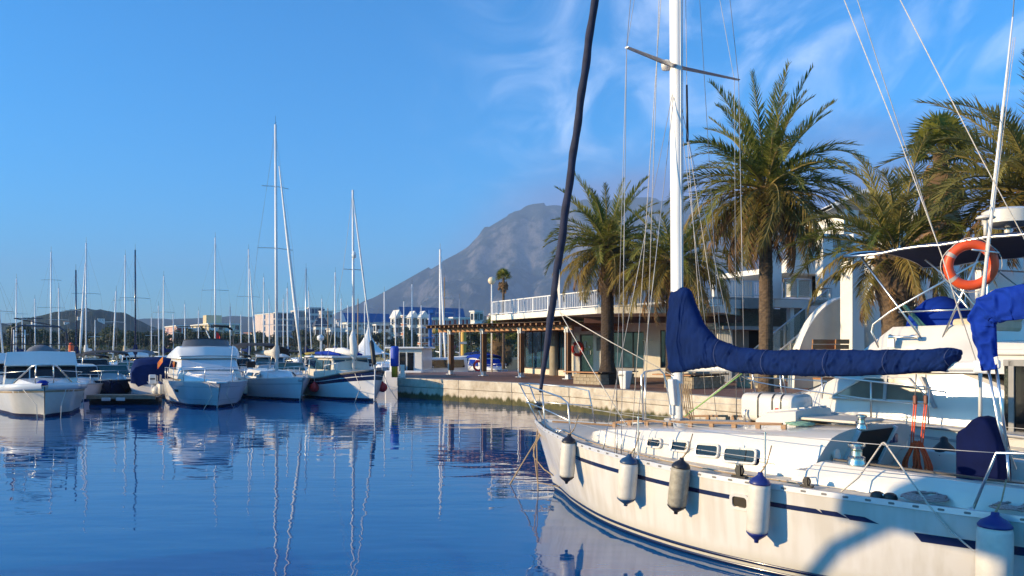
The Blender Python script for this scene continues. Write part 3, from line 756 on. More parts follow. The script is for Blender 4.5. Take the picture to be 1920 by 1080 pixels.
# ---- sail cover: loft along the boom, photo outline gives top and bottom
def boom_u(px):
    q = yp(px, 650, 0); return q
topc = ((1263,540),(1280,538),(1292,541),(1302,570),(1318,608),(1342,634),(1385,651),(1450,657),(1500,655),(1560,656),(1640,656),(1720,655),(1780,652),(1803,656))
botc = ((1263,702),(1275,699),(1295,695),(1325,691),(1350,688),(1362,692),(1378,699),(1440,703),(1520,706),(1600,706),(1680,702),(1740,698),(1776,697),(1803,664))
rows = []; NU, NV = 300, 44
for i in range(NU+1):
    px = 1264+(1801-1264)*i/NU
    a = yp(px, interp(topc, px), -.03); c = yp(px, interp(botc, px), -.03)
    x = a.x; zt, zb_ = a.z, c.z; H = zt-zb_
    wd = .13+.07*min(1, H/.6)*math.exp(-max(0, x-MX)/2.2)
    if H < .12: wd = .06
    row = []
    for j in range(NV):
        th = 2*math.pi*j/NV; cz = math.cos(th); sy = math.sin(th)
        tz = .5+.5*cz
        ww = wd*(1.0 if x > MX+.5 else 1.0)*(abs(sy)**.75)*(1-.35*tz)
        yy = math.copysign(ww, sy); zz_ = zb_+H*tz
        # creases and folds: narrow ridges that run with the drape
        def rdg(p_, k2): return max(0, 1-abs(noise.noise(p_))*k2)
        near = math.exp(-max(0, x-MX-.1)/.7)
        sgn = math.copysign(1, sy)
        r1 = rdg(Vector((x*3.4+zz_*(1.6-2.4*near), zz_*.8, 3*sgn)), 5.0)
        r2 = rdg(Vector((x*4.6-zz_*4.2, zz_*1.1+x*.4, 7+2*sgn)), 5.5)
        r3 = rdg(Vector((x*9-zz_*2, zz_*6, 11+sgn)), 4.0)
        broad = noise.noise(Vector((x*1.5, zz_*1.2, 2*sgn)))
        d = .026*broad+.050*r1*r1+.042*r2*r2+.010*r3-.026
        cre = r1; cre2 = r3-.5
        if abs(sy) > .05: yy += math.copysign(d*min(1, abs(sy)*1.4), sy)
        xx = x
        row.append((xx+.004*cre2, -.03+yy, zz_+.010*(cre-.4)*cz))
    rows.append(row)
m = MB(); m.loft(rows, closed=True, caps=True)
cover = m.build('sail_cover', navy, boom, smooth=True)
for px in (1352, 1440, 1556, 1668, 1784):
    a = yp(px, interp(topc, px), -.03); c = yp(px, interp(botc, px), -.03); m = MB(); pts = []
    for j in range(13):
        th = math.pi*j/12; pts.append((a.x+.01*math.sin(3*th), -.03-.165*abs(math.sin(th))**.75-.008, c.z+(a.z-c.z)*(.5+.5*math.cos(th))))
    m.tube(pts, .004, 5); m.build('seam', mat('navy_thread', (.05,.07,.16), .8), cover)

# ---- standing and running rigging
def rig(name, pts, r, mt, n=5, parent=None):
    m = MB(); m.tube(pts, r, n); return m.build(name, mt, parent or yacht, smooth=True)
fs0, fs1 = Vector((.03,0,1.30)), mastp(16.4)+Vector((-.1,0,0))
rig('forestay', [fs0, fs1], .005, wire)
# furled genoa: a twisted roll round the stay
m = MB(); rows = []; d = (fs1-fs0).normalized(); sd_ = d.cross(Vector((0,1,0))).normalized(); up_ = sd_.cross(d)
for i in range(170):
    t_ = .035+.86*i/169; c = fs0+(fs1-fs0)*t_; rr = interp(((0,.018),(.05,.038),(.10,.062),(.2,.072),(.45,.070),(.7,.05),(.9,.03)), t_); row = []
    for j in range(16):
        a = 2*math.pi*j/16; q = a-t_*95
        row.append(c+(sd_*math.cos(a)+up_*math.sin(a))*rr*(1+.10*math.cos(q)+.05*math.cos(2*q+1)+.05*noise.noise(Vector((t_*60,j*.6,0)))))
    rows.append(row)
m.loft(rows, closed=True, caps=True); gen = m.build('furled_genoa', mat('genoa_navy', (.018,.022,.05), .85, var=.35, scale=7, bump=.003, bscale=40), yacht, smooth=True)
m = MB(); m.lathe([(.02,-.06),(.075,-.055),(.08,-.03),(.04,-.02),(.04,.03),(.08,.04),(.075,.06),(.02,.065)], fs0+d*.25, 16, M=d.to_track_quat('Z','X').to_matrix()); m.build('furling_drum', blkp, yacht, smooth=True, sharp=40)
# white clew patch of the genoa
cl = fs0+(fs1-fs0)*.182
clew = yp(1050, 586, (cl.y))
cl_a, cl_b = fs0+(fs1-fs0)*.205, fs0+(fs1-fs0)*.176
m = MB(); m.extrude([cl_a, cl_b, clew+Vector((0,0,-.02)), clew+Vector((0,0,.03))], (0,.008,0)); m.build('clew', gel, gen)
tips = {-1: Vector((sp.x+.20, sp.y-1.32, 7.06)), 1: Vector((sp.x+.20, sp.y+1.36, 7.14))}
for sd in (-1, 1):
    ch = Vector((MX+.22, sd*1.50, 1.13)); ch1 = Vector((MX+.10, sd*1.47, 1.14)); ch2 = Vector((MX+.42, sd*1.45, 1.13)); ch3 = Vector((MX-.25, sd*1.40, 1.15))
    rig('shroud', [ch, tips[sd]], .0055, wire); rig('shroud', [tips[sd], mastp(16.2)], .005, wire)
    rig('shroud', [ch1+Vector((-.04,0,0)), tips[sd]+Vector((-.05,-sd*.05,.0)), mastp(12.1)], .0045, wire)
    rig('lower_shroud', [ch2, mastp(6.9)], .0055, wire); rig('lower_shroud', [ch3, mastp(6.95)], .005, wire)
    for c_, tp in ((ch, tips[sd]), (ch1, tips[sd]), (ch2, mastp(6.9)), (ch3, mastp(6.95))):
        dd = (tp-c_).normalized(); m = MB(); m.tube([c_-dd*.03, c_+dd*.04, c_+dd*.05, c_+dd*.22, c_+dd*.23, c_+dd*.34], [.009,.009,.014,.014,.008,.008], 7); m.build('turnbuckle', steel, yacht, smooth=True)
# halyards and topping lift
rig('halyard', [yp(1209,790,-.75), mastp(14)+Vector((.05,-.1,0))], .006, ropew)
rig('halyard', [yp(1186,800,-.9), mastp(10.9)+Vector((.05,-.1,0))], .006, ropew)
rig('halyard', [mastp(2.0)+Vector((.06,.09,0)), mastp(16)+Vector((.06,.12,0))], .006, ropew)
rig('topping_lift', [bend+Vector((.0,0,.05)), mastp(16.3)+Vector((.15,0,0))], .0055, ropew)
hb = yp(1289, 266, .35)
m = MB(); m.tube([hb, hb+(mastp(9.2)+Vector((.1,.12,0))-hb)*.28], [.022,.016], 8); m.build('flag_tube', blkp, yacht, smooth=True)
rig('halyard', [hb, mastp(9.2)+Vector((.1,.12,0))], .005, ropew)
rig('halyard', [hb, yp(1310,560,.6), yp(1322,740,.9)], .005, ropew)
rig('halyard', [hb+Vector((.02,0,0)), yp(1336,560,.8), yp(1352,720,1.15)], .005, ropew)
rig('halyard', [yp(1312,0,.9), yp(1345,560,1.2), yp(1356,700,1.45)], .0055, mat('rope_blue', (.12,.16,.22), .8))
# mast-to-stern stays high on the picture
rig('backstay', [yp(1583,0,.1), yp(1690,270,-.1), yp(1767,482,-.4), yp(1806,610,-.7)], .0065, ropew)
rig('backstay', [yp(1688,0,.3), yp(1842,300,.25), yp(1965,530,.2)], .0065, ropew)
# genoa sheets from the clew
rig('sheet', [clew, clew.lerp(yp(1175,800,-.75), .5)+Vector((0,0,-.03)), yp(1176,800,-.75)], .008, ropew)
rig('sheet', [clew, clew.lerp(yp(1262,704,-.1), .5)+Vector((0,0,-.02)), yp(1262,704,-.1)], .008, ropew)
# vang / kicker strut and control line (green)
rig('boom_vang', [mast_foot+Vector((.16,0,.12)), mastp(BZ)+Vector((1.25,0,-.04))], .012, ropeg)
rig('boom_vang', [mast_foot+Vector((.16,.03,.14)), mastp(BZ)+Vector((1.18,0.03,-.04))], .008, ropew)
# coiled halyards hanging at the mast foot
for k_ in range(5):
    a = R(200+k_*35); c = mastp(2.12)+Vector((.13+.02*k_, -.05+.02*k_, 0)); pts = []
    for i in range(15):
        th = math.pi*i/14; pts.append(c+Vector((.05*math.sin(th*1)*(1+.5*k_*.3), .02*k_*.5*math.sin(th), -(.42+.07*k_)*math.sin(th)+.0)) + Vector((.07*(i/14-.5),0,0)))
    rig('halyard_coil', pts, .007, ropet)
# jib furling line and port side-deck ropes
def deckline(pxs, y_in, z_up, r, mt):
    pts = []
    for px, dy in pxs:
        p, u = stanch(px); pts.append(Vector((p.x, p.y+y_in+dy, p.z+z_up)))
    return rig('deck_line', pts, r, mt)
deckline([(x, .02*math.sin(x*.05)) for x in range(1025, 1500, 24)], .22, .035, .008, ropet)
deckline([(x, .02*math.sin(x*.07+1)) for x in range(1200, 1600, 20)], .30, .03, .007, ropew)
# rope bridle triangle by the cockpit
pa, ua = stanch(1568); pk = yp(1657, 830, -1.35); pb_, ub = stanch(1742); pc_, uc = stanch(1800); pd_, ud = stanch(1870)
rig('spring_line', [Vector((pa.x, pa.y+.1, pa.z+.03)), yp(1610,895,-1.40), pk+Vector((-.02,0,-.01)), pk, pk+Vector((.02,0,-.01)), yp(1706,898,-1.42), Vector((pb_.x, pb_.y-.02, pb_.z+.04)), YH.P(uc,.80,-1,.03), YH.P(ud,.66,-1,.16), YH.P(min(1,ud+.03),.64,-1,.2)], .010, ropew)
# ---- mooring lines at the bow
bw = Vector((.10,-.02,1.24))
for tgt, mid in ((atz(957, 908, 0), None), (atz(1010, 955, -.2), None), (atz(1003, 870, .3), None)):
    pass
rig('mooring_line', [bw, yw_ := yl(at(1012, 815, 15.2)), yl(atz(956, 908, 0.0)), yl(atz(940, 925, -.4))], .014, ropet)
rig('mooring_line', [bw+Vector((.05,.05,0)), yl(at(1006, 830, 15.3)), yl(at(1009, 930, 14.9)), yl(atz(1010, 950, -.3))], .012, ropet)
rig('mooring_line', [bw+Vector((.05,-.03,0)), yl(at(1000, 855, 15.6)), yl(at(1020, 880, 15.3)), YH.P(.03,.25,-1,.03)], .012, ropet)
rig('mooring_line', [yl(at(1022, 801, 15.0)), yl(at(1000, 840, 15.2)), yl(at(1008, 905, 15.0)), YH.P(.05,.12,-1,.02)], .010, ropet)

# ---- fenders, each a thing of its own hanging on the rail
def fender(px_top, py_top, px_bot, py_bot, r, label, capm, body=None, Lf=None):
    p, u = stanch(px_top+6); out_ = r+.035
    y = p.y-out_
    a, c = yp(px_top, py_top, y), yp(px_bot, py_bot, y)
    Lf = Lf or (a.z-c.z)
    base = yw(Vector((a.x, y, a.z-Lf)))
    lean = (px_top-px_bot)/max(1, py_bot-py_top)
    t = thing('fender', label, 'fender', base, YRZ, 'fenders hung along the yacht rail')
    tilt = Matrix.Rotation(math.atan(lean)*.9, 3, 'Y')
    def L3(pr): return pr
    m = MB(); m.lathe([(r*.93,.15*Lf),(r,.20*Lf),(r*1.02,.5*Lf),(r,.78*Lf),(r*.93,.835*Lf)], (0,0,0), 22, M=tilt); 
    m.build('body', body or rubb, t, smooth=True)
    m = MB(); m.lathe([(r*.97,.835*Lf),(r*.98,.855*Lf),(r*.8,.90*Lf),(r*.42,.94*Lf),(r*.25,.965*Lf),(r*.22,Lf),(0,Lf)], (0,0,0), 20, M=tilt); m.build('end_cap', capm, t, smooth=True)
    m = MB(); m.lathe([(0,0),(r*.20,.0),(r*.22,.035*Lf),(r*.42,.06*Lf),(r*.8,.105*Lf),(r*.98,.14*Lf),(r*.97,.155*Lf)], (0,0,0), 20, M=tilt); m.build('end_cap', capm, t, smooth=True)
    # lanyard to the rail
    top = tilt @ Vector((0,0,Lf)); m = MB(); m.tube([top+Vector((0,0,-.02)), top+Vector((.02,.10,.10)), top+Vector((.035,.17,.30))], .008, 5); m.tube([top+Vector((0,0,-.0)), top+Vector((.0,.10,.06)), top+Vector((-.06,.13,.04))], .008, 5); m.build('lanyard', ropet, t, smooth=True)
    return t
capn = mat('fender_cap_navy', (.012,.02,.085), .4, var=.1); capb = mat('fender_cap_black', (.013,.013,.02), .45); capt = mat('fender_cap_teal', (.015,.055,.13), .4)
fender(1062, 813, 1053, 905, .118, 'slim white fender with small black caps, closest to the bow of the yacht', capb)
fender(1173, 850, 1162, 946, .132, 'white fender with teal blue top cap, second from the yacht bow', capt)
fender(1267, 856, 1251, 960, .122, 'dirty grey stained fender with black caps below the cabin windows', capb, mat('fender_dirty', (.42,.38,.29), .55, c2=(.20,.18,.14), scale=9))
fender(1418, 884, 1408, 1015, .125, 'white fender with bright blue top cap hanging over the hull porthole', mat('fender_cap_blue', (.015,.025,.16), .4))
fender(1863, 960, 1860, 1125, .155, 'thick white fender with blue cap below the stern rail', mat('fender_cap_blue', (.015,.025,.16), .4))

# ---- loose things on deck
# life raft canister on its cradle
lc = yp(1456, 768, .0)
t = thing('liferaft_canister', 'white ribbed liferaft canister strapped on the yacht coachroof', 'liferaft', yw(Vector((lc.x, 0, crz(lc.x)+.02))), YRZ)
m = MB(); rows = []
for x, s_ in ((-.42,.82),(-.40,.94),(-.36,1.0),(-.13,1.0),(-.125,.975),(-.105,.975),(-.10,1),(.10,1.0),(.105,.975),(.125,.975),(.13,1),(.36,1.0),(.40,.94),(.42,.82)):
    rows.append([(x, yy*s_, .235+zz_*s_) for yy, zz_ in rrect(.56, .40, .10, 4)])
m.loft(rows, closed=True, caps=True); m.build('shell', gel, t, smooth=True, sharp=35)
m = MB()
for x in (-.115, .115, .25): m.loft([[(x-.012, yy*1.01, .235+zz_*1.01) for yy, zz_ in rrect(.565,.405,.10,4)], [(x+.012, yy*1.01, .235+zz_*1.01) for yy, zz_ in rrect(.565,.405,.10,4)]], closed=True)
m.build('strap', blkp, t)
m = MB()
for x in (-.3, .3):
    m.tube([(x,-.33,0), (x,-.33,.16), (x+.02,-.31,.2)], .015, 6); m.tube([(x,.33,0), (x,.33,.18)], .015, 6); m.tube([(x,-.33,.02), (x,.33,.02)], .015, 6)
m.tube([(-.44,-.16,.06),(-.45,-.16,.24),(-.45,.14,.24),(-.44,.14,.06)], .016, 6)
m.build('cradle', steel, t, smooth=True)
m = MB(); m.box((.19,-.286,.22), (.05,.012,.06)); m.build('hydrostatic_release', redb, t, bevel=.005)
# coils of rope
def coil(name, label, c, r, m_, n=7, flat=1.0, seed=0, th=.011, group=None, cat='rope'):
    rnd = random.Random(seed); pts = []
    for i in range(n*18):
        a = 2*math.pi*i/18; rr = r*(.45+.55*rnd.random()*.25+.5*((i/(n*18))*.8)); pts.append((rr*math.cos(a)+rnd.uniform(-.012,.012), rr*.75*math.sin(a)+rnd.uniform(-.012,.012), th+.09*flat*(1-(rr/(r*1.25))**2)+rnd.uniform(0,.02)))
    mb = MB(); mb.tube(pts, th, 5); o = mb.build(name, m_, None, smooth=True); o.location = c; return tag(o, label, cat, group)
u, f = hull_point(1719, 938); p = YH.P(u, 1, -1)
coil('coiled_rope', 'flat coil of red flecked white rope on the yacht side deck', yw(Vector((p.x, p.y+.20, p.z+.01))), .26, mat('rope_flecked', (.50,.42,.40), .9, c2=(.30,.14,.13), scale=90), 9, seed=3)
u, f = hull_point(1885, 958); p = YH.P(u, 1, -1)
coil('coiled_rope', 'loose coil of red flecked rope beside the thick stern fender', yw(Vector((p.x, p.y+.16, p.z+.01))), .2, MATS['rope_flecked'], 6, seed=5)
tc_ = yp(1495, 820, -.62)
coil('coiled_rope', 'pale green coil of rope on the yacht coachroof', yw(Vector((tc_.x, -.55, crz(tc_.x)+.035))), .19, mat('rope_pale_green', (.25,.42,.30), .9, c2=(.18,.32,.22), scale=40), 11, flat=.3, seed=8)
# hanging orange-red rope bundle
c = yp(1718, 862, .55)
base = yw(Vector((c.x, .55, c.z-.22)))
t = thing('rope_bundle', 'bundle of bright red rope hanging above the yacht cockpit', 'rope', base, YRZ)
rnd = random.Random(4); m = MB()
for k_ in range(34):
    cx_ = rnd.choice((-.09,.09))+rnd.uniform(-.05,.05); cy_ = rnd.uniform(-.05,.05); hh = rnd.uniform(.36,.46); pts = []; ww = rnd.uniform(.08,.14)
    for i in range(17):
        a = 2*math.pi*i/16; pts.append(((cx_+ww*math.sin(a))*(1-.42*(1+math.cos(a))), cy_+.02*math.sin(a*2), .23-(hh/2)*(-math.cos(a))*1.0+rnd.uniform(-.006,.006)))
    m.tube(pts, .010, 5, cap=False)
m.build('coil', roper, t, smooth=True)
m = MB()
tp1, tp2 = yl(yw(yp(1716,757,.55)))-yl(base), yl(yw(yp(1736,757,.55)))-yl(base)
for dx in (-.014, .014):
    m.tube([(-.06+dx,0,.36), (tp1.x+dx,0,tp1.z)], .009, 5); m.tube([(.06+dx,0,.36), (tp2.x+dx,0,tp2.z)], .009, 5)
m.build('tail', roper, t, smooth=True)
m = MB(); m.box((tp1.x,0,tp1.z+.05), (.05,.05,.12)); m.box((tp2.x,0,tp2.z+.05), (.05,.05,.12)); m.build('block', mat('rope_block', (.16,.05,.03), .5), t, bevel=.015)
m = MB(); bt1 = yl(yw(yp(1718,702,.3)))-yl(base); m.tube([(tp1.x,0,tp1.z+.1), (bt1.x,bt1.y,bt1.z)], .007, 5); m.tube([(tp2.x,0,tp2.z+.1), (bt1.x+.12,bt1.y,bt1.z)], .007, 5); m.build('fall', ropew, t, smooth=True)
# navy canvas cover of the steering pedestal / dodger block
ca_ = yp(1792, 900, .35); cb_ = yp(1903, 900, .35)
base = yw(Vector((ca_.x, .35, .88)))
t = thing('pedestal_cover', 'rounded navy canvas cover over the steering pedestal in the yacht cockpit', 'canvas cover', base, YRZ)
Wc = (cb_.x-ca_.x)*.74
ztop = yp(1858, 783, .35).z-.88
m = MB(); rows = []
def cs(k_, depth): return k_
for yy, sc_ in ((-.02,.93),(.0,.985),(.03,1),(.30,1.0),(.36,.97),(.38,.9)):
    row = []
    outl = [(0,-.10),(0,.35),(.0,ztop*.74),(.02,ztop*.80),(.10*1,ztop*.86),(Wc*.35,ztop*.95),(Wc*.52,ztop*1.0),(Wc*.66,ztop*.985),(Wc*.80,ztop*.90),(Wc*.94,ztop*.76),(Wc,ztop*.6),(Wc*1.02,.3),(Wc*1.02,-.10)]
    cx_ = Wc/2
    for x, z in outl: row.append((cx_+(x-cx_)*sc_, yy, (z-.4)*sc_+.4))
    rows.append(row)
m.loft(rows, closed=True, caps=True); m.build('cover', mat('pedestal_navy', (.003,.007,.045), .85, var=.25, scale=4, spec=.1), t, smooth=True, sharp=50)
# small black conical fender lying on the far side
c = yp(1770, 838, 1.15)
m = MB(); m.lathe([(.02,.24),(.045,.22),(.05,.17),(.10,.12),(.16,.05),(.17,0),(0,0)], (0,0,0), 16); o = m.build('mooring_ball', blkp, None, smooth=True); o.location = yw(Vector((c.x, 1.15, c.z-.1))); tag(o, 'small black conical buoy standing on the yacht far coaming', 'buoy')
# stern arch with royal blue canvas
ax0 = yp(1868, 693, -.9)
st = thing('bimini_frame', 'folded royal blue bimini canvas on a steel hoop at the yacht stern', 'bimini', yw(Vector((ax0.x, -.9, 1.05))), YRZ)
o0 = Vector((ax0.x, -.9, 1.05))
def sl_(px, py, y=-.9): return yp(px, py, y)-o0
leg_b = sl_(1893, 845)
m = MB(); m.tube([sl_(1888, 838, -.9), sl_(1868, 690, -.9)], .016, 8); m.tube([sl_(1851, 680, -.9), sl_(1872, 795, -.9), sl_(1888, 845, -.9)], .014, 8); m.tube([sl_(1872,790,-.9), sl_(1904,880,-.6)], .013, 8); m.tube([sl_(1888,845,-.9), sl_(1893,905,-.9)-Vector((0,0,.1))], .014, 8)
m.build('hoop', steel, st, smooth=True)
path = [sl_(1858,694), sl_(1852,660), sl_(1846,625), sl_(1842,600), sl_(1852,582), sl_(1880,572), sl_(1915,566), sl_(1960,562), sl_(2040,566)]
rr = [.068,.085,.105,.125,.15,.16,.165,.17,.17]
m = MB(); rows = []
for i in range(121):
    k_ = i/120*(len(path)-1); i_ = i; i = i_*.4; i0 = min(int(k_), len(path)-2); fr_ = k_-i0; c = path[i0].lerp(path[i0+1], fr_); dd = (path[min(i0+1,len(path)-1)]-path[max(i0-1,0)] if fr_ < .5 else path[min(i0+2,len(path)-1)]-path[i0]).normalized()
    r_ = rr[i0]+(rr[i0+1]-rr[i0])*fr_; a_ = dd.cross(Vector((0,1,0))).normalized(); b_ = Vector((0,1,0)); row = []
    for j in range(36):
        th = 2*math.pi*j/36; wv = 1+.20*noise.noise(Vector((i*.34, math.cos(th)*1.6, math.sin(th)*1.6)))+.10*(.5-abs(noise.noise(Vector((i*.22+math.cos(th)*1.2, math.sin(th)*2.4, 4))))*2)
        
        pl_ = max(0, 1-abs(noise.noise(Vector((i*.16+math.cos(th)*.9, math.cos(th)*1.1-i*.05, 21)))*4.5))
        ct, st_ = math.copysign(abs(math.cos(th))**.8, math.cos(th)), math.copysign(abs(math.sin(th))**.6, math.sin(th))
        row.append(c+a_*ct*r_*1.08*(.93+.07*wv)+b_*st_*r_*.42*wv-b_*.045*pl_)
    rows.append(row)
m.loft(rows, closed=True, caps=True); cv = m.build('canvas', bluec, st, smooth=True)
m = MB(); m.extrude([sl_(1863,670,-1.01), sl_(1870,668,-1.01), sl_(1871,682,-1.01), sl_(1866,684,-1.01)], (0,.02,0)); m.build('patch', gel, cv)
# ------------------------------------------------------------------ palms
def leaf_mat(name, c1, c2, trans=.42, rough=.55):
    m = bpy.data.materials.new(name); m.use_nodes = True; t = m.node_tree; n = t.nodes; b = n['Principled BSDF']; b.inputs['Roughness'].default_value = rough; b.inputs['Specular IOR Level'].default_value = .35
    oi = n.new('ShaderNodeObjectInfo'); k = n.new('ShaderNodeTexCoord'); z = n.new('ShaderNodeTexNoise'); z.inputs['Scale'].default_value = 2.5; z.inputs['Detail'].default_value = 3; t.links.new(k.outputs['Object'], z.inputs['Vector'])
    ad = n.new('ShaderNodeMath'); ad.operation = 'ADD'; t.links.new(oi.outputs['Random'], ad.inputs[0]); t.links.new(z.outputs[0], ad.inputs[1])
    hv = n.new('ShaderNodeMath'); hv.operation = 'MULTIPLY'; t.links.new(ad.outputs[0], hv.inputs[0]); hv.inputs[1].default_value = .5
    rp = n.new('ShaderNodeValToRGB'); rp.color_ramp.elements[0].position = .22; rp.color_ramp.elements[1].position = .78; rp.color_ramp.elements[0].color = (*c1,1); rp.color_ramp.elements[1].color = (*c2,1)
    t.links.new(hv.outputs[0], rp.inputs[0]); t.links.new(rp.outputs[0], b.inputs['Base Color'])
    tr = n.new('ShaderNodeBsdfTranslucent'); t.links.new(rp.outputs[0], tr.inputs['Color']); mx = n.new('ShaderNodeMixShader'); mx.inputs[0].default_value = trans
    t.links.new(b.outputs[0], mx.inputs[1]); t.links.new(tr.outputs[0], mx.inputs[2]); t.links.new(mx.outputs[0], n['Material Output'].inputs['Surface'])
    return m
lf_green = leaf_mat('palm_leaf_green', (.095,.130,.024), (.29,.27,.050))
lf_olive = leaf_mat('palm_leaf_olive', (.15,.125,.026), (.36,.25,.06))
lf_dead  = leaf_mat('palm_leaf_dead', (.13,.075,.032), (.32,.19,.085), .2, .8)
lf_grey  = leaf_mat('palm_leaf_greygreen', (.12,.125,.032), (.36,.31,.09))
rachis_m = mat('palm_rachis', (.26,.20,.07), .6, c2=(.15,.12,.04), scale=3)
rachis_d = mat('palm_rachis_dead', (.24,.14,.06), .8, c2=(.14,.08,.04), scale=3)
def frond_mesh(name, L, bend0, bend1, leafL, nleaf, lm, rm, seed, vee=25, hang=.25, wdt=.048, raw=1.0):
    rnd = random.Random(seed); mb = MB()
    n = 22; pts = [Vector((0,0,0))]; ang = 0
    for i in range(n):
        t_ = (i+.5)/n; ang = -R(bend0*t_ + bend1*t_*t_)
        pts.append(pts[-1]+Vector((math.cos(ang),0,math.sin(ang)))*L/n)
    side = rnd.uniform(-.12,.12)
    for i, p in enumerate(pts): p.y += side*L*(i/n)**2
    mb.cur = 1; mb.tube(pts, [.032*(1-.85*i/n) for i in range(n+1)], 4, cap=False); mb.cur = 0
    for sgn in (-1, 1):
        for q in range(nleaf):
            t_ = .10+.90*(q+rnd.uniform(-.3,.3))/nleaf; t_ = min(.995, max(.08, t_)); k_ = t_*n; i0 = min(int(k_), n-1); c = pts[i0].lerp(pts[i0+1], k_-i0); d = (pts[i0+1]-pts[i0]).normalized(); up = Vector((-d.z,0,d.x)); sd = Vector((0,1,0))*sgn
            ll = leafL*(.30+.70*math.sin(math.pi*min(1, .12+t_*.80))**.8)*rnd.uniform(.8,1.1)*(.55+.45*min(1,(1.06-t_)*3.2))*(1 if rnd.random() < raw else rnd.uniform(.2,.6))
            fw = R(34+28*t_+rnd.uniform(-9,9)); v = R(vee+rnd.uniform(-22,22))
            dirv = (d*math.sin(fw)+(sd*math.cos(v)+up*math.sin(v))*math.cos(fw)).normalized()
            mid = c+dirv*ll*.5; tip = c+dirv*ll+Vector((0,0,-ll*hang*rnd.uniform(.5,1.6)))+up*0
            mid.z -= ll*hang*.22
            wv = d*wdt*rnd.uniform(.7,1.15)
            b = len(mb.v); mb.v += [tuple(c-wv*.5), tuple(c+wv*.5), tuple(mid+wv*.55), tuple(mid-wv*.55), tuple(tip)]
            mb.face((b,b+1,b+2,b+3)); mb.face((b+3,b+2,b+4))
    return mb.mesh(name, [lm, rm])
FR = {}
def frset(key, Ls, bends, leafL, nleaf, lm, rm, vee, hang, seed, raw=.96):
    FR[key] = [frond_mesh('frond', L, b0, b1, leafL, nleaf, lm, rm, seed+i, vee, hang, raw=raw) for i, (L, (b0, b1)) in enumerate(zip(Ls, bends))]
frset('up',   (3.5,3.3,3.4,3.1), ((4,18),(8,26),(2,36),(10,48)), .46, 62, lf_green, rachis_m, 34, .08, 10)
frset('mid',  (3.1,3.2,2.9,3.0), ((14,52),(18,66),(8,60),(20,78)), .52, 62, lf_green, rachis_m, 24, .22, 20)
frset('low',  (2.9,3.0,2.8,2.7), ((22,55),(28,48),(18,62),(30,45)), .54, 60, lf_olive, rachis_m, 8, .45, 30)
frset('dead', (2.4,2.2,2.5,2.0), ((35,18),(42,14),(30,25),(46,8)), .46, 46, lf_dead, rachis_d, -12, .8, 40, raw=.7)
frset('pale', (3.3,3.4,3.1,3.0), ((12,40),(18,52),(8,46),(22,56)), .56, 62, lf_grey, rachis_m, 28, .16, 50)
bark = mat('palm_bark', (.16,.105,.062), .95, c2=(.055,.036,.024), scale=7, bump=.03, stretch=(1,1,2.2))
barkd = mat('palm_bark_dark', (.075,.05,.034), .95, c2=(.028,.019,.013), scale=8, bump=.03, stretch=(1,1,2.2))
def trunk(parent, H, r0, r1, m_, lean=(0,0), bulge=None, seed=0, base=1.25, n=20, ring=.16):
    mb = MB(); rows = []; nz_ = max(8, int(H/(ring/2)))
    for i in range(nz_+1):
        t_ = i/nz_; z = H*t_; r = r0+(r1-r0)*t_; r *= 1+(base-1)*math.exp(-z/.35)
        if bulge:
            for zc, wd, amt in bulge: r *= 1+amt*math.exp(-((z-zc)/wd)**2)
        row = []
        for j in range(n):
            a = 2*math.pi*j/n
            dia = .5+.5*math.sin(8*a+(i%2)*math.pi)
            rr = r*(1+.055*dia*(1 if i%2 else .3)+.06*noise.noise(Vector((a*1.5, z*2.5, seed))))
            row.append((lean[0]*t_*t_*0+lean[0]*t_+rr*math.cos(a), lean[1]*t_+rr*math.sin(a), z))
        rows.append(row)
    mb.loft(rows, closed=True, caps=True)
    return mb.build('trunk', m_, parent, smooth=False)
def palm(name, label, base, H, r0, r1, spec, seed, lean=(0,0), scale=1.0, m_=None, bulge=None, wind=0, group=None, boots=True):
    rnd = random.Random(seed); t = thing(name, label, 'palm tree', base, 0, group)
    trunk(t, H, r0, r1, m_ or bark, lean, bulge, seed)
    top = Vector((lean[0], lean[1], H))
    k_ = 0
    for key, cnt, e0, e1, sc_ in spec:
        for i in range(cnt):
            az_ = k_*2.39996+rnd.uniform(-.25,.25); el_ = R(e0+(e1-e0)*(i+rnd.uniform(-.4,.4))/max(1,cnt-1)); k_ += 1
            me = rnd.choice(FR[key]); s_ = sc_*scale*rnd.uniform(.86,1.10)
            rad = r1*.55
            loc = top+Vector((rad*math.cos(az_), rad*math.sin(az_), .25*math.sin(el_)*scale-.1-(.25 if e0 < -20 else 0)*rnd.random()))
            linked('dead_frond' if key == 'dead' else 'frond', me, t, loc, (rnd.uniform(-.25,.25), -el_, az_), s_)
    if boots:
        mb = MB()
        for i in range(34):
            a = i*2.39996; z = H-.75*scale*(i/34)-.02; r = r1*1.02; d = Vector((math.cos(a), math.sin(a), .9)).normalized(); p = top+Vector((r*math.cos(a)*.9, r*math.sin(a)*.9, z-H))
            mb.beam(p, p+d*.26*scale, .10*scale, .05*scale)
        mb.build('frond_base', rachis_d, t)
    return t

# ------------------------------------------------------------------ quay
QZ = 1.05
edge = [(-6.1,42.7),(-2.62,39.3),(0,36.7),(2.4,33.5),(5.7,28.1),(8.6,22.8),(12.0,16.0),(14.6,8.0),(16.0,-3.0)]
back = [(60,-3),(60,64),(2.2,64),(1.0,54),(-7.1,50.6)]
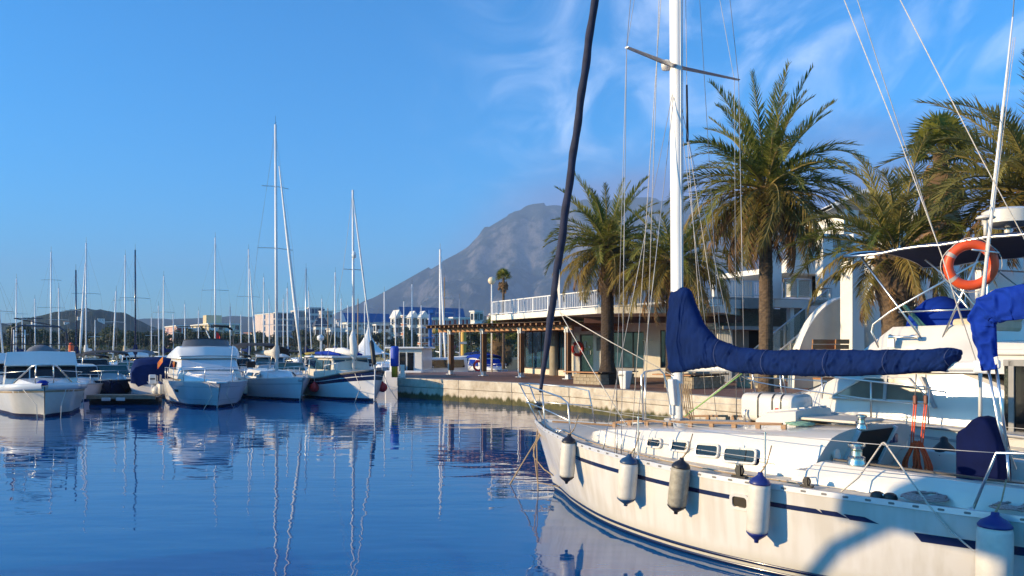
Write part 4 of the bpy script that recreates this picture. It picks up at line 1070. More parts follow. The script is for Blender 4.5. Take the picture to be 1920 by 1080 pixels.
# inset of the deck behind the coping
def offset(line, d):
    out = []
    for i, p in enumerate(line):
        a = Vector(line[max(0,i-1)]); c = Vector(line[min(len(line)-1,i+1)]); t_ = (c-a).normalized(); nrm = Vector((-t_.y, t_.x)); out.append((p[0]+nrm.x*d, p[1]+nrm.y*d))
    return out
inner = offset(edge, .42)
dm = bpy.data.materials.new('terracotta_paving'); dm.use_nodes = True; t = dm.node_tree; n = t.nodes; b = n['Principled BSDF']; b.inputs['Roughness'].default_value = .62
k = n.new('ShaderNodeTexCoord'); mpn = n.new('ShaderNodeMapping'); mpn.inputs['Rotation'].default_value = (0,0,R(46)); t.links.new(k.outputs['Object'], mpn.inputs[0])
bt = n.new('ShaderNodeTexBrick'); bt.inputs['Scale'].default_value = 1; bt.inputs['Brick Width'].default_value = 1.8; bt.inputs['Row Height'].default_value = .14; bt.inputs['Mortar Size'].default_value = .006
bt.inputs['Color1'].default_value = (.22,.105,.068,1); bt.inputs['Color2'].default_value = (.30,.15,.10,1); bt.inputs['Mortar'].default_value = (.05,.03,.022,1)
t.links.new(mpn.outputs[0], bt.inputs['Vector'])
z = n.new('ShaderNodeTexNoise'); z.inputs['Scale'].default_value = .9; z.inputs['Detail'].default_value = 6; t.links.new(k.outputs['Object'], z.inputs['Vector']); rp = n.new('ShaderNodeValToRGB'); rp.color_ramp.elements[0].color = (.62,.62,.62,1); rp.color_ramp.elements[1].color = (1.2,1.2,1.2,1); rp.color_ramp.elements[0].position = .3; rp.color_ramp.elements[1].position = .7; t.links.new(z.outputs[0], rp.inputs[0])
mx = n.new('ShaderNodeMix'); mx.data_type = 'RGBA'; mx.blend_type = 'MULTIPLY'; mx.inputs['Factor'].default_value = 1; t.links.new(bt.outputs[0], mx.inputs['A']); t.links.new(rp.outputs[0], mx.inputs['B']); t.links.new(mx.outputs['Result'], b.inputs['Base Color'])
mb = MB(); mb.prism([*inner, *back], QZ-.3, QZ-.004); o = mb.build('promenade_floor', dm); o['kind'] = 'structure'
# quay wall: coping blocks over a lower course
cm = bpy.data.materials.new('quay_concrete'); cm.use_nodes = True; t = cm.node_tree; n = t.nodes; b = n['Principled BSDF']; b.inputs['Roughness'].default_value = .9
k = n.new('ShaderNodeTexCoord'); g = n.new('ShaderNodeNewGeometry'); s_ = n.new('ShaderNodeSeparateXYZ'); t.links.new(g.outputs['Position'], s_.inputs[0])
z = n.new('ShaderNodeTexNoise'); z.inputs['Scale'].default_value = 1.6; z.inputs['Detail'].default_value = 8; z.inputs['Roughness'].default_value = .7; t.links.new(g.outputs['Position'], z.inputs['Vector'])
rp = n.new('ShaderNodeValToRGB'); rp.color_ramp.elements[0].position = .28; rp.color_ramp.elements[1].position = .62; rp.color_ramp.elements[0].color = (.33,.26,.18,1); rp.color_ramp.elements[1].color = (.60,.53,.42,1); t.links.new(z.outputs[0], rp.inputs[0])
mpn = n.new('ShaderNodeMapping'); mpn.inputs['Scale'].default_value = (2.2,2.2,.25); t.links.new(g.outputs['Position'], mpn.inputs[0]); z2 = n.new('ShaderNodeTexNoise'); z2.inputs['Scale'].default_value = 1.6; z2.inputs['Detail'].default_value = 5; t.links.new(mpn.outputs[0], z2.inputs['Vector'])
hz = n.new('ShaderNodeMath'); hz.operation = 'MULTIPLY_ADD'; t.links.new(z2.outputs[0], hz.inputs[0]); hz.inputs[1].default_value = .55; t.links.new(s_.outputs['Z'], hz.inputs[2])
ar = n.new('ShaderNodeMapRange'); t.links.new(hz.outputs[0], ar.inputs[0]); ar.inputs[1].default_value = .50; ar.inputs[2].default_value = .62; ar.inputs[3].default_value = 1; ar.inputs[4].default_value = 0
al = n.new('ShaderNodeValToRGB'); al.color_ramp.elements[0].color = (.035,.04,.012,1); al.color_ramp.elements[1].color = (.12,.10,.035,1); al.color_ramp.elements[0].position = .35; al.color_ramp.elements[1].position = .65; t.links.new(z.outputs[0], al.inputs[0])
mx = n.new('ShaderNodeMix'); mx.data_type = 'RGBA'; t.links.new(ar.outputs[0], mx.inputs['Factor']); t.links.new(rp.outputs[0], mx.inputs['A']); t.links.new(al.outputs[0], mx.inputs['B'])
t.links.new(mx.outputs['Result'], b.inputs['Base Color'])
bpn = n.new('ShaderNodeBump'); bpn.inputs['Distance'].default_value = .02; t.links.new(z.outputs[0], bpn.inputs['Height']); t.links.new(bpn.outputs[0], b.inputs['Normal'])
core = offset(edge, .25)
mb = MB(); mb.prism([*core, *back], -2.5, QZ-.32); o = mb.build('quay', cm); o['kind'] = 'structure'; quay = o
def along(line, step):
    pts = [Vector(p) for p in line]; out = []; acc = 0; 
    for a, c in zip(pts, pts[1:]):
        Ls = (c-a).length; k_ = max(1, round(Ls/step)); out += [(a.lerp(c, i/k_), a.lerp(c, (i+1)/k_)) for i in range(k_)]
    return out
rnd = random.Random(2)
for a, c in along([back[-1]]+edge, 3.2):
    d = (c-a).normalized(); nrm = Vector((-d.y, d.x)); a2, c2 = a+d*.012, c-d*.012; j = rnd.uniform(-.008,.008)
    q = [a2-nrm*(.02+j), c2-nrm*(.02+j), c2+nrm*.42, a2+nrm*.42]
    mb = MB(); mb.prism([(p.x,p.y) for p in q], .60, QZ); mb.build('coping_stone', cm, quay, bevel=.03)
    q = [a2-nrm*j, c2-nrm*j, c2+nrm*.3, a2+nrm*.3]
    mb = MB(); mb.prism([(p.x,p.y) for p in q], -1.2, .588); mb.build('wall_block', cm, quay, bevel=.02)

# ------------------------------------------------------------------ waterfront restaurant
plaster = mat('white_plaster', (.80,.74,.64), .9, var=.07, scale=1.2, bump=.004, bscale=20)
plast2 = mat('cream_plaster', (.66,.58,.47), .9, var=.08, scale=1.5)
whitec = mat('white_render', (.76,.74,.70), .85, var=.05, scale=.8)
greyc = mat('grey_concrete', (.36,.355,.34), .9, var=.15, scale=3)
stone = mat('stone_cladding', (.27,.22,.165), .9, c2=(.15,.12,.09), scale=6, bump=.02, stretch=(1,1,3))
wood = mat('pergola_wood', (.27,.125,.052), .6, c2=(.15,.065,.028), scale=5, stretch=(3,3,1))
woodd = mat('dark_roof_wood', (.075,.045,.026), .8, c2=(.035,.022,.014), scale=8)
woodo = mat('orange_wood', (.44,.19,.062), .5, c2=(.28,.11,.036), scale=5, stretch=(1,1,6))
brick_m = mat('planter_stone', (.42,.35,.25), .9, c2=(.28,.22,.15), scale=5, bump=.01)
dark = mat('opening_shade', (.018,.016,.016), .9, var=.2)  # near-black colour standing in for the shade inside openings
wire_w = mat('white_railing', (.70,.70,.70), .5, var=.05)

def flatbox(mb, p, q, z0, z1, th, side=1):
    """upright wall between plan points p,q with thickness th on its left side"""
    p, q = Vector(p[:2]), Vector(q[:2]); d = (q-p).normalized(); nrm = Vector((-d.y, d.x))*th*side
    mb.prism([(p.x,p.y),(q.x,q.y),(q.x+nrm.x,q.y+nrm.y),(p.x+nrm.x,p.y+nrm.y)], z0, z1)

rest = thing('restaurant', 'low cream waterfront restaurant with glass front and railed roof terrace', 'building', (5, 45, QZ))
RO = Vector((5,45,QZ))
class SB(MB):
    def build(s, *a, off=RO, **k):
        s.v = [(x-off.x, y-off.y, z-off.z) for x, y, z in s.v]
        return MB.build(s, *a, **k)
# facade frame
F0 = Vector((3.30,44.6)); FD = Vector((.94,-.342)).normalized(); FN = Vector((-FD.y, FD.x))   # FN points inland
def fx(px):   # distance along facade for pixel column
    k_ = (px-960)/F; return (k_*F0.y-F0.x)/(FD.x-k_*FD.y)
def fp(px, d=0): p = F0+FD*fx(px)+FN*d; return p
def fz(px, py, d=0): p = fp(px); return EYE-(py-HOR)/F*p.y
ztop = 4.2
def wall_seg(pa, pb, z0, z1, th=.3, d=0, m_=plaster, name='wall', par=None):
    mb = SB(); p, q = fp(pa, d), fp(pb, d); flatbox(mb, p, q, z0, z1, th); return mb.build(name, m_, par or rest)
mb = SB()
for pa, pb, z0, z1 in ((1076,1087,QZ,ztop),(1112,1145,QZ,ztop),(1207,1238,QZ,ztop),(1335,1352,QZ,ztop)): flatbox(mb, fp(pa), fp(pb), z0, z1, .3)
flatbox(mb, fp(1087), fp(1112), fz(1100,627), ztop, .3)
flatbox(mb, fp(1145), fp(1207), fz(1175,622), ztop, .3); flatbox(mb, fp(1145), fp(1207), QZ, fz(1175,691), .3)
flatbox(mb, fp(1238), fp(1335), fz(1250,619), ztop, .3); flatbox(mb, fp(1238), fp(1335), QZ, fz(1250,690), .3)
rw = mb.build('wall', plaster, rest)
def glazing(pa, pb, z0, z1, d=.16, nmul=1, gm=None, name='window', fm=None):
    mb = SB(); flatbox(mb, fp(pa,d), fp(pb,d), z0, z1, .02); g = mb.build(name, gm or glassb, rest)
    mb = SB(); a, c = fp(pa,d-.03), fp(pb,d-.03); L_ = (c-a).length
    for i in range(nmul+1):
        p = a.lerp(c, i/nmul); mb.box((p.x,p.y,(z0+z1)/2), (.06,.07,z1-z0), math.atan2(FD.y,FD.x))
    for z_ in (z0+.03, z1-.03): mb.beam((a.x,a.y,z_), (c.x,c.y,z_), .07, .06)
    mb.build('frame', fm or mat('dark_frame', (.06,.05,.045), .5), g); return g
glazing(1088, 1112, QZ, fz(1100,627), name='door', gm=mat('door_glass', (.015,.04,.03), .05, spec=.7))
glazing(1145, 1207, fz(1175,691), fz(1175,622), nmul=3)
glazing(1238, 1335, fz(1250,690), fz(1250,619), nmul=4)
# notice frames and handle bars on the door
mb = SB()
for px, py, w_, h_ in ((1096,646,.12,.36),(1104,650,.10,.14),(1098,661,.03,.22),(1102,661,.03,.22),(1106,661,.03,.22)):
    p = fp(px, .12); mb.box((p.x,p.y,fz(px,py)), (w_,.012,h_), math.atan2(FD.y,FD.x))
mb.build('door_notice', mat('paper', (.6,.62,.6), .8), rest)
mb = SB(); p = fp(1127,-.02); mb.box((p.x,p.y,fz(1127,645)), (.5,.03,.75), math.atan2(FD.y,FD.x)); mb.build('menu_board', mat('menu_board', (.30,.26,.22), .6, c2=(.12,.12,.12), scale=7), rest)
for px in (1208.5, 1220):
    mb = SB(); p = fp(px,-.05); mb.box((p.x,p.y,fz(px,638)), (.16,.10,.08), math.atan2(FD.y,FD.x)); mb.build('wall_lamp', whitec, rest, bevel=.02)
# glass lounge at the west end
G0, G1 = Vector((.85,50.2)), Vector((3.15,44.9))
gz0, gz1 = 1.36, 3.82
mb = SB(); flatbox(mb, G0, G1, gz0, gz1, .03); gl = mb.build('window', glassb, rest)
mb = SB()
for t_ in (0,.18,.40,.66,.86,1): p = G0.lerp(G1, t_); mb.box((p.x,p.y,(gz0+gz1)/2), (.07,.07,gz1-gz0))
for z_ in (gz0+.04, gz1-.04): mb.beam((G0.x,G0.y,z_), (G1.x,G1.y,z_), .09, .08)
mb.build('frame', mat('dark_frame', (.06,.05,.045), .5), gl)
mb = SB(); gd = (G1-G0).normalized(); gn = Vector((gd.y,-gd.x)); 
mb.prism([tuple(G0-gd*.15+gn*.0-gn*-.12), tuple(G1+gd*.25+gn*.12), tuple(G1+gd*.25-gn*.2), tuple(G0-gd*.15-gn*.2)], QZ, gz0); mb.build('plinth', plast2, rest)
mb = SB(); p = G0.lerp(G1,.78)+gn*.25; mb.lathe([(.27,QZ),(.27,4.2)], (p.x,p.y,0), 18); mb.build('column', mat('column_stone', (.30,.26,.20), .8, var=.1), rest, smooth=True, sharp=40)
mb = SB(); flatbox(mb, Vector((3.15,44.9)), Vector((3.5,44.55)), QZ, ztop, .25); flatbox(mb, G0, Vector((2.2,57)), QZ, ztop, .2, side=-1); mb.build('side_wall', plast2, rest)
# interior floor & back wall so the glass has depth
mb = SB(); mb.prism([(1.2,50.3),(3.4,45.3),(12,42.2),(13,50),(3,57)], 4.02, 4.19); mb.build('ceiling_slab', plast2, rest)
# roof terrace slab with railing
S0, S1, S2 = Vector((-1.22,46.2)), Vector((3.85,36.4)), Vector((9.2,35.4))
slab = [S0,S1,S2,Vector((13,42)),Vector((13,53)),Vector((-.3,53))]
mb = SB(); mb.prism([tuple(p) for p in slab], 4.2, 4.5); mb.build('terrace_slab', plaster, rest, bevel=.02)
def railing(mb_b, mb_r, p, q, z0, h, step=.16, wr=.03, post=1.6):
    p, q = Vector(p), Vector(q); L_ = (q-p).length; nn = int(L_/step); d = (q-p)/L_
    for i in range(nn+1):
        c = p+d*(L_*i/nn); mb_b.box((c.x,c.y,z0+.04+h/2), (wr,wr,h-.04), math.atan2(d.y,d.x))
    mb_r.beam((p.x,p.y,z0+h), (q.x,q.y,z0+h), .07, .05); mb_r.beam((p.x,p.y,z0+.08), (q.x,q.y,z0+.08), .05, .04)
    for i in range(int(L_/post)+1):
        c = p+d*min(L_, i*post); mb_r.box((c.x,c.y,z0+h/2), (.06,.06,h), math.atan2(d.y,d.x))
bb, br = SB(), SB(); ins = Vector((.12,.1))
railing(bb, br, S0+ins, S1+ins, 4.5, .78); railing(bb, br, S1+ins, S2+ins, 4.5, .78)
bb.build('baluster', wire_w, rest); br.build('handrail', wire_w, rest)
# dark beam and soffit boards below the slab edge
mb = SB(); a, c = S1+Vector((-.4,2.0)), S2+Vector((1.6,2.2)); mb.beam((a.x,a.y,3.98), (c.x,c.y,3.98), .25, .3); mb.build('soffit_beam', mat('red_brown_beam', (.11,.042,.026), .6, var=.2), rest)

# pergola
PG = thing('pergola', 'timber pergola with dark slatted roof on wooden posts beside the quay', 'pergola', (-3.65,47.6,QZ))
PO = Vector((-3.65,47.6,QZ))
pd = Vector((.68,-.733)).normalized(); pn = Vector((-pd.y, pd.x))          # pn points inland (away)
p0 = Vector((-3.65,47.6)); plen = 9.6
def pgx(px): k_ = (px-960)/F; return (k_*p0.y-p0.x)/(pd.x-k_*pd.y)
prz = math.atan2(pd.y, pd.x)
for i, px in enumerate((845.5, 906.5, 977, 1065)):
    c = p0+pd*pgx(px); wd = .30
    mb = SB(); mb.box((c.x,c.y,QZ+.25+1.08), (.24,wd,2.16), prz); ps = mb.build('post', wood, PG, off=PO, bevel=.015)
    mb = SB(); mb.box((c.x,c.y,QZ+.13), (.20,.22,.26), prz); mb.box((c.x,c.y,QZ+.02), (.42,.42,.04), prz); mb.build('post_shoe', gelg, ps, off=PO, bevel=.01)
    mb = SB(); mb.box((c.x,c.y,QZ+2.52), (.27,.33,.30), prz); mb.build('post_bracket', gelg, ps, off=PO, bevel=.01)
    mb = SB(); e = c-pn*.2+pd*-.02; mb.box((e.x+.02,e.y,QZ+1.4), (.05,.05,2.3), prz); mb.build('lit_sheath', gelg, ps, off=PO)  # pale strip for the white, lit sheath on the post's sunward side
bz = 3.68
a, c = p0-pd*1.1, p0+pd*(pgx(1065)+.35)
mb = SB(); mb.beam((a.x,a.y,bz), (c.x,c.y,bz), .16, .24); mb.build('beam', woodo, PG, off=PO)
a2, c2 = a+pn*3.4, c+pn*3.4
mb = SB(); mb.beam((a2.x,a2.y,bz), (c2.x,c2.y,bz), .16, .24); mb.build('beam', woodo, PG, off=PO)
nr = int((c-a).length/.42)
raf = None
for i in range(nr+1):
    e = a+(c-a)*(i/nr); mb = SB(); q0, q1 = e-pn*.95, e+pn*3.9; mb.beam((q0.x,q0.y,bz+.19), (q1.x,q1.y,bz+.19), .09, .13); mb.build('rafter', wood, PG, off=PO)
nb_ = 22
for i in range(nb_):
    dd = -.98+4.9*i/(nb_-1); q0, q1 = a-pd*.1+pn*dd, c+pd*.15+pn*dd; mb = SB(); mb.beam((q0.x,q0.y,bz+.27+rnd.uniform(0,.012)), (q1.x,q1.y,bz+.27+rnd.uniform(0,.012)), .19, .03); mb.build('roof_board', woodd, PG, off=PO)

# planters with benches, bin, ring
def planter(label, corner, lx, ly, seed):
    t = thing('planter', label, 'planter', (*corner, QZ), prz); ob = []
    # left face runs along -x from the corner (towards the far end), right face runs inland
    mb = MB(); mb.box((-lx/2, ly/2, .16), (lx-.04, ly-.04, .40)); mb.build('core', brick_m, t)
    rnd = random.Random(seed)
    shared = {}
    for row in range(3):
        z_ = .075+.15*row
        def lay(x0, y0, dx, dy, L_):
            n_ = max(2, round(L_/.36)); off_ = (row%2)*.5
            for i in range(n_+(1 if off_ else 0)):
                s0 = max(0, (i-off_)/n_*L_); s1 = min(L_, (i+1-off_)/n_*L_); w_ = s1-s0-.014
                if w_ < .05: continue
                key = round(w_,2)
                if key not in shared: m0 = MB(); m0.box((0,0,0), (key,.11,.138)); shared[key] = m0.mesh('stone', brick_m)
                o = linked('stone', shared[key], t, (x0+dx*(s0+s1)/2+(-dy)*rnd.uniform(-.006,.006), y0+dy*(s0+s1)/2+dx*rnd.uniform(-.006,.006), z_), (0,0,math.atan2(dy,dx)))
        lay(0, .03, -1, 0, lx); lay(-.03, 0, 0, 1, ly)
    mb = MB(); mb.box((-lx/2, ly/2, .50), (lx*.9, ly*.9, .08)); mb.build('soil', mat('planter_soil', (.08,.055,.035), .95), t)
    for j in range(3):
        mb = MB(); mb.box((-lx/2-.2, -.16+.14*j, .53), (lx+.5, .12, .05)); mb.build('bench_slat', woodo, t, bevel=.008)
    for j in range(3):
        mb = MB(); mb.box((.12-.14*j, ly/2, .535), (.12, ly+.2, .05)); mb.build('bench_slat', mat('bench_wood_shaded', (.06,.035,.02), .6), t, bevel=.008)  # same bench wood, darkened for the face turned from the sun
    mb = MB(); mb.box((-lx/2, ly-.05, .60), (lx+.2, .10, .16)); mb.build('bench_back', mat('bench_grey', (.22,.21,.21), .7), t, bevel=.01)
    return t
planter('square stone planter with wooden bench around a palm trunk', (3.80,34.45), 1.55, 2.3, 1)
planter('stone planter bench half hidden behind the yacht mast', (7.05,31.2), 1.35, 2.2, 2)
bp_ = at(1172, 729, 31.4)
t = thing('waste_bin', 'small white tapered waste bin on the quay edge', 'bin', (bp_.x, 31.4, QZ), prz)
mb = MB(); mb.loft([[(x*s_, y*s_, z_) for x, y in rrect(.42,.42,.05,3)] for z_, s_ in ((0,.62),(.03,.66),(.60,1.0),(.62,1.04),(.68,1.04),(.70,.98))], closed=True, caps=True); mb.build('body', whitec, t, smooth=True, sharp=35)
mb = MB(); mb.box((-.03,-.205,.53), (.22,.02,.06), tilt=(-.12,0,0)); mb.build('slot', blkp, t)
# lifebuoy ring by the door
lr = fp(1084, -.12); zl = fz(1084, 654)
def lifebuoy(label, c, R0, r, rz, m_, tilt=0, group=None, band=True, rope=True):
    t = thing('lifebuoy', label, 'lifebuoy', c, rz, group); M = Euler((R(90)+tilt, 0, 0)).to_matrix()
    mb = MB(); mb.torus((0,0,0), R0, r, M, 36, 12); mb.build('ring', m_, t, smooth=True)
    if band:
        for k_ in range(2):
            mb = MB(); a = R(150+70*k_); mb.torus((0,0,0), R0, r*1.025, M, 4, 12, a-.09, a+.09); mb.build('band', mat('reflective_band', (.40,.36,.33), .5), t, smooth=True)
    if rope:
        pts = []
        for i in range(49):
            a = 2*math.pi*i/48; rr = R0+r*1.0+.025*abs(math.sin(2*(a-R(45))))*1.0; p = M @ Vector((rr*math.cos(a), rr*math.sin(a), r*.35)); pts.append(p)
        mb = MB(); mb.tube(pts, r*.10, 5, cap=False); mb.build('grab_line', ropew, t, smooth=True)
    return t
lifebuoy('red orange lifebuoy on the post beside the restaurant door', (lr.x, lr.y, zl), .33, .09, math.atan2(FD.y,FD.x)+R(50), mat('buoy_redorange', (.66,.045,.025), .45, var=.1))
# globe lamp and poles on the terrace
g = at(922, 526, 52)
t = thing('globe_lamp', 'round cream globe lamp on a thin white pole', 'street lamp', (g.x, 52, QZ))
mb = MB(); mb.tube([(0,0,0),(0,0,g.z-QZ-.2)], [.06,.045], 8); mb.build('pole', whitec, t, smooth=True)
mb = MB(); mb.lathe([(.05,-.24),(.16,-.21),(.235,-.1),(.25,0),(.23,.1),(.15,.2),(0,.25)], (0,0,g.z-QZ), 18); mb.build('globe', mat('lamp_globe', (.72,.58,.38), .4), t, smooth=True)

# ------------------------------------------------------------------ clubhouse on the right
club = thing('clubhouse', 'white terraced clubhouse with square columns and glass railed stairs', 'building', (17,37,QZ))
CO = Vector((17,37,QZ))
crz_ = R(24)
def pxbox(mb, px0, py0, px1, py1, Y, depth, rz=crz_):
    P = at(px0, py0, Y); zt = P.z; zb_ = at(px0, py1, Y).z
    e = Vector((math.cos(rz), math.sin(rz))); nn = Vector((-e.y, e.x)); k_ = (px1-960)/F
    w_ = (k_*P.y-P.x)/(e.x-k_*e.y)
    a = Vector((P.x,P.y)); q = [a, a+e*w_, a+e*w_+nn*depth, a+nn*depth]
    mb.prism([tuple(p) for p in q], zb_, zt)
    return w_
def cbox(name, m_, *rects, parent=None, bevel=0, rz=crz_):
    for r in rects:
        mb = SB(); pxbox(mb, *r, rz=rz); o = mb.build(name, m_, parent or club, off=CO, bevel=bevel)
    return o
def y2(z, Y): return HOR-(z-EYE)/Y*F
gy = lambda Y: y2(QZ, Y)
# back wall volumes
cbox('wall', stone, (1350,577,1474,614,38,.4), (1474,577,1500,gy(38.4),38.4,.4))
cbox('wall', dark, (1404,612,1430,gy(38.4),38.9,.4), (1477,578,1512,625,40.5,.3))  # dark panels painted as the shade in open recesses
cbox('shutter', greyc, (1373,612,1404,gy(38),38.4,.2))
cbox('wall', plaster, (1338,600,1346,gy(37.8),37.8,.5))
for i in range(9):
    cbox('fence_slat', whitec, (1346+i*3.1,612,1348.2+i*3.1,gy(37),37,.05))
cbox('awning_slab', greyc, (1356,611,1484,617.5,36.2,1.6))
cbox('beam', whitec, (1340,560,1395,577,37.2,.5), (1452,561,1516,576,37.0,.5))
cbox('beam', greyc, (1396,559,1452,578,37.6,.4))
cbox('terrace_slab', greyc, (1340,556,1600,560.5,37.2,9))
# upper columns
for px0, py0, px1, py1, Y in ((1447,436,1466,560,36.4),(1543,438,1562,540,36.0),(1600,438,1617,560,38.5)):
    cbox('column', whitec, (px0,py0,px1,py1,Y,.45), bevel=.015)
cbox('column', whitec, (1598,488,1621,gy(31),31,.6), (1640,488,1660,gy(33),33,.6), bevel=.015)
cbox('column', whitec, (1791,470,1815,gy(29),29,.7), (1716,488,1738,gy(33),33,.6), bevel=.015)
cbox('column', whitec, (1482,577,1489,gy(37.5),37.6,.25))
cbox('frame_beam', greyc, (1446,430,1760,452,36.6,.4))
cbox('parapet', whitec, (1475,486,1600,511,41,.4), bevel=.01)
cbox('upper_wall', whitec, (1482,508,1523,556,44,.3), (1540,508,1565,556,44,.3), (1590,500,1640,556,43,.3))
cbox('upper_wall', dark, (1524,505,1540,556,44.6,.3), (1565,500,1592,530,44.6,.3))  # dark panels painted as shade in the upper openings
cbox('upper_wall', whitec, (1560,526,1596,562,36.6,.3))
cbox('upper_roof', whitec, (1475,498,1610,508,41.5,6))
cbox('white_screen', whitec, (1340,524,1410,556,44,.2))
# blue-grey glazed back block and white canopy roofs above the palms
cbox('upper_wall', mat('pale_blue_glass', (.32,.45,.52), .15, var=.1), (1480,455,1700,486,46,.3))
mb = SB(); rows = []
for i in range(13):
    t_ = i/12; row = []
    for j in range(9):
        s_ = j/8; p = at(1560+165*s_, 0, 40+4*t_); hh = y2(0, 1); zc = EYE+(HOR-(352+62*abs(s_-.42)**1.3*1.6+t_*26))/F*40
        row.append((p.x-3*t_, p.y+t_*3, zc))
    rows.append(row)
mb.loft(rows); mb.loft([[(x,y,z-.18) for x,y,z in r] for r in rows]); mb.loft([rows[0], [(x,y,z-.18) for x,y,z in rows[0]]]); mb.build('canopy_roof', whitec, club, off=CO, smooth=True, sharp=40)
cbox('upper_wall', whitec, (1582,392,1610,438,40.5,3), (1652,396,1712,450,41,3))
cbox('upper_wall', whitec, (1660,452,1920,470,38,.4), (1840,480,1960,560,36,.3), (1700,560,1960,gy(37),37,.3))
cbox('frame_beam', whitec, (1640,470,1960,492,31.5,.5))
# curved stair wall (quarter round) and stairs behind it
Yc = 31.5; e = Vector((math.cos(crz_), math.sin(crz_))); nn = Vector((-e.y, e.x))
A_ = at(1488, 655, Yc); a = Vector((A_.x, A_.y)); k_ = (1599-960)/F; wq = (k_*A_.y-A_.x)/(e.x-k_*e.y)
zc1 = EYE+(HOR-556)/F*Yc*1.03; pts = []
for i in range(15):
    th = math.pi/2*i/14; s_ = 1-math.cos(th); pts.append((wq*(1-math.cos(th))*1.0, QZ+(zc1-QZ)*math.sin(th)))
poly = [(0,QZ)]+pts[1:]+[(wq,QZ)]
mb = SB(); mb.extrude([(a.x+e.x*x, a.y+e.y*x, z) for x, z in poly], (nn.x*.3, nn.y*.3, 0)); mb.build('curved_wall', plast2, club, off=CO)  # cream carries the shaded tone of the wall's face
mb = SB(); rows = []
for x, z in pts: rows.append([(a.x+e.x*x-nn.x*.03, a.y+e.y*x-nn.y*.03, z-.01), (a.x+e.x*x-nn.x*.03, a.y+e.y*x-nn.y*.03, z+.05), (a.x+e.x*x+nn.x*.33, a.y+e.y*x+nn.y*.33, z+.05), (a.x+e.x*x+nn.x*.33, a.y+e.y*x+nn.y*.33, z-.01)])
mb.loft(rows, closed=True, caps=True); mb.build('lit_wall_top', whitec, club, off=CO)  # white strip paints the sunlit top edge of the wall
# stair flight: steps climbing to the right behind the curved wall
sa = a-e*1.1+nn*.45
for i in range(16):
    t_ = i/15; p = sa+e*(.33*i); z_ = QZ+.2*(i+1); mb = SB(); mb.prism([tuple(p), tuple(p+e*.36), tuple(p+e*.36+nn*1.6), tuple(p+nn*1.6)], max(QZ, z_-.45), min(z_, 4.4)); mb.build('step', mat('step_stone', (.40,.34,.24), .85, var=.1), club, off=CO)
# glass balustrades with steel posts
gpan = mat('balustrade_glass', (.30,.38,.36), .08, var=.05, alpha=.35, spec=.6)
def balustrade(P0, P1, z0, z1, h, npan, parent=club):
    for i in range(npan+1):
        t_ = i/npan; p = P0.lerp(P1, t_); z_ = z0+(z1-z0)*t_; mb = SB(); mb.box((p.x,p.y,z_+h/2), (.06,.06,h), crz_); mb.build('post', alug if i else mat('post_wood', (.30,.22,.14), .6), parent, off=CO)
        if i < npan:
            q = P0.lerp(P1, (i+1)/npan); zq = z0+(z1-z0)*(i+1)/npan; d = (q-p).normalized(); pp, qq = p+d*.06, q-d*.06
            mb = SB(); mb.extrude([(pp.x,pp.y,z_+.1), (qq.x,qq.y,zq+.1), (qq.x,qq.y,zq+h-.06), (pp.x,pp.y,z_+h-.06)], (0,.012,0)); mb.build('glass_panel', gpan, parent, off=CO)
    mb = SB(); mb.tube([(P0.x,P0.y,z0+h), (P1.x,P1.y,z1+h)], .035, 7); mb.build('handrail', alug, parent, off=CO, smooth=True)
s0 = sa-nn*.02; s1 = sa+e*(.33*15)-nn*.02
balustrade(s0-e*.6, s0+e*.1, QZ, QZ+.1, .95, 1); balustrade(s0+e*.1, s1, QZ+.1, 4.25, .95, 4)
balustrade(s0+nn*1.6+e*.1, s1+nn*1.6, QZ+.1, 4.25, .95, 4)
A1 = at(1470,560,36.0); B1 = at(1520,560,36.4); balustrade(Vector((A1.x,A1.y)), Vector((B1.x,B1.y)), 4.9, 4.9, .85, 2)
A1 = at(1350,556,37.1); B1 = at(1446,556,37.4); bb, br = SB(), SB(); railing(bb, br, Vector((A1.x,A1.y)), Vector((B1.x,B1.y)), 5.0, .75, .13); bb.build('baluster', wire_w, club, off=CO); br.build('handrail', wire_w, club, off=CO)
# wooden bench backs in front of the curved wall
for px0, px1 in ((1523.5,1565),(1566.5,1592)):
    P = at(px0, 655, 30.3); t = thing('wooden_bench', 'orange wooden bench against the curved wall, %s of two' % ('wider' if px0 < 1550 else 'narrower'), 'bench', (P.x, P.y, QZ), crz_)
    k_ = (px1-960)/F; w_ = (k_*P.y-P.x)/(e.x-k_*e.y); zt = at(0, 636, 30.3).z-QZ
    for j in range(5):
        mb = MB(); mb.box((w_/2, .02*j, zt-.09-.20*j), (w_, .05, .17)); mb.build('slat', woodo, t, bevel=.01)
    mb = MB(); mb.box((w_/2, -.25, .45), (w_, .5, .06)); mb.build('seat', woodo, t, bevel=.01)
    for x in (.08, w_-.08): mb = MB(); mb.box((x, -.2, .21), (.08,.4,.42)); mb.build('leg', greyc, t)
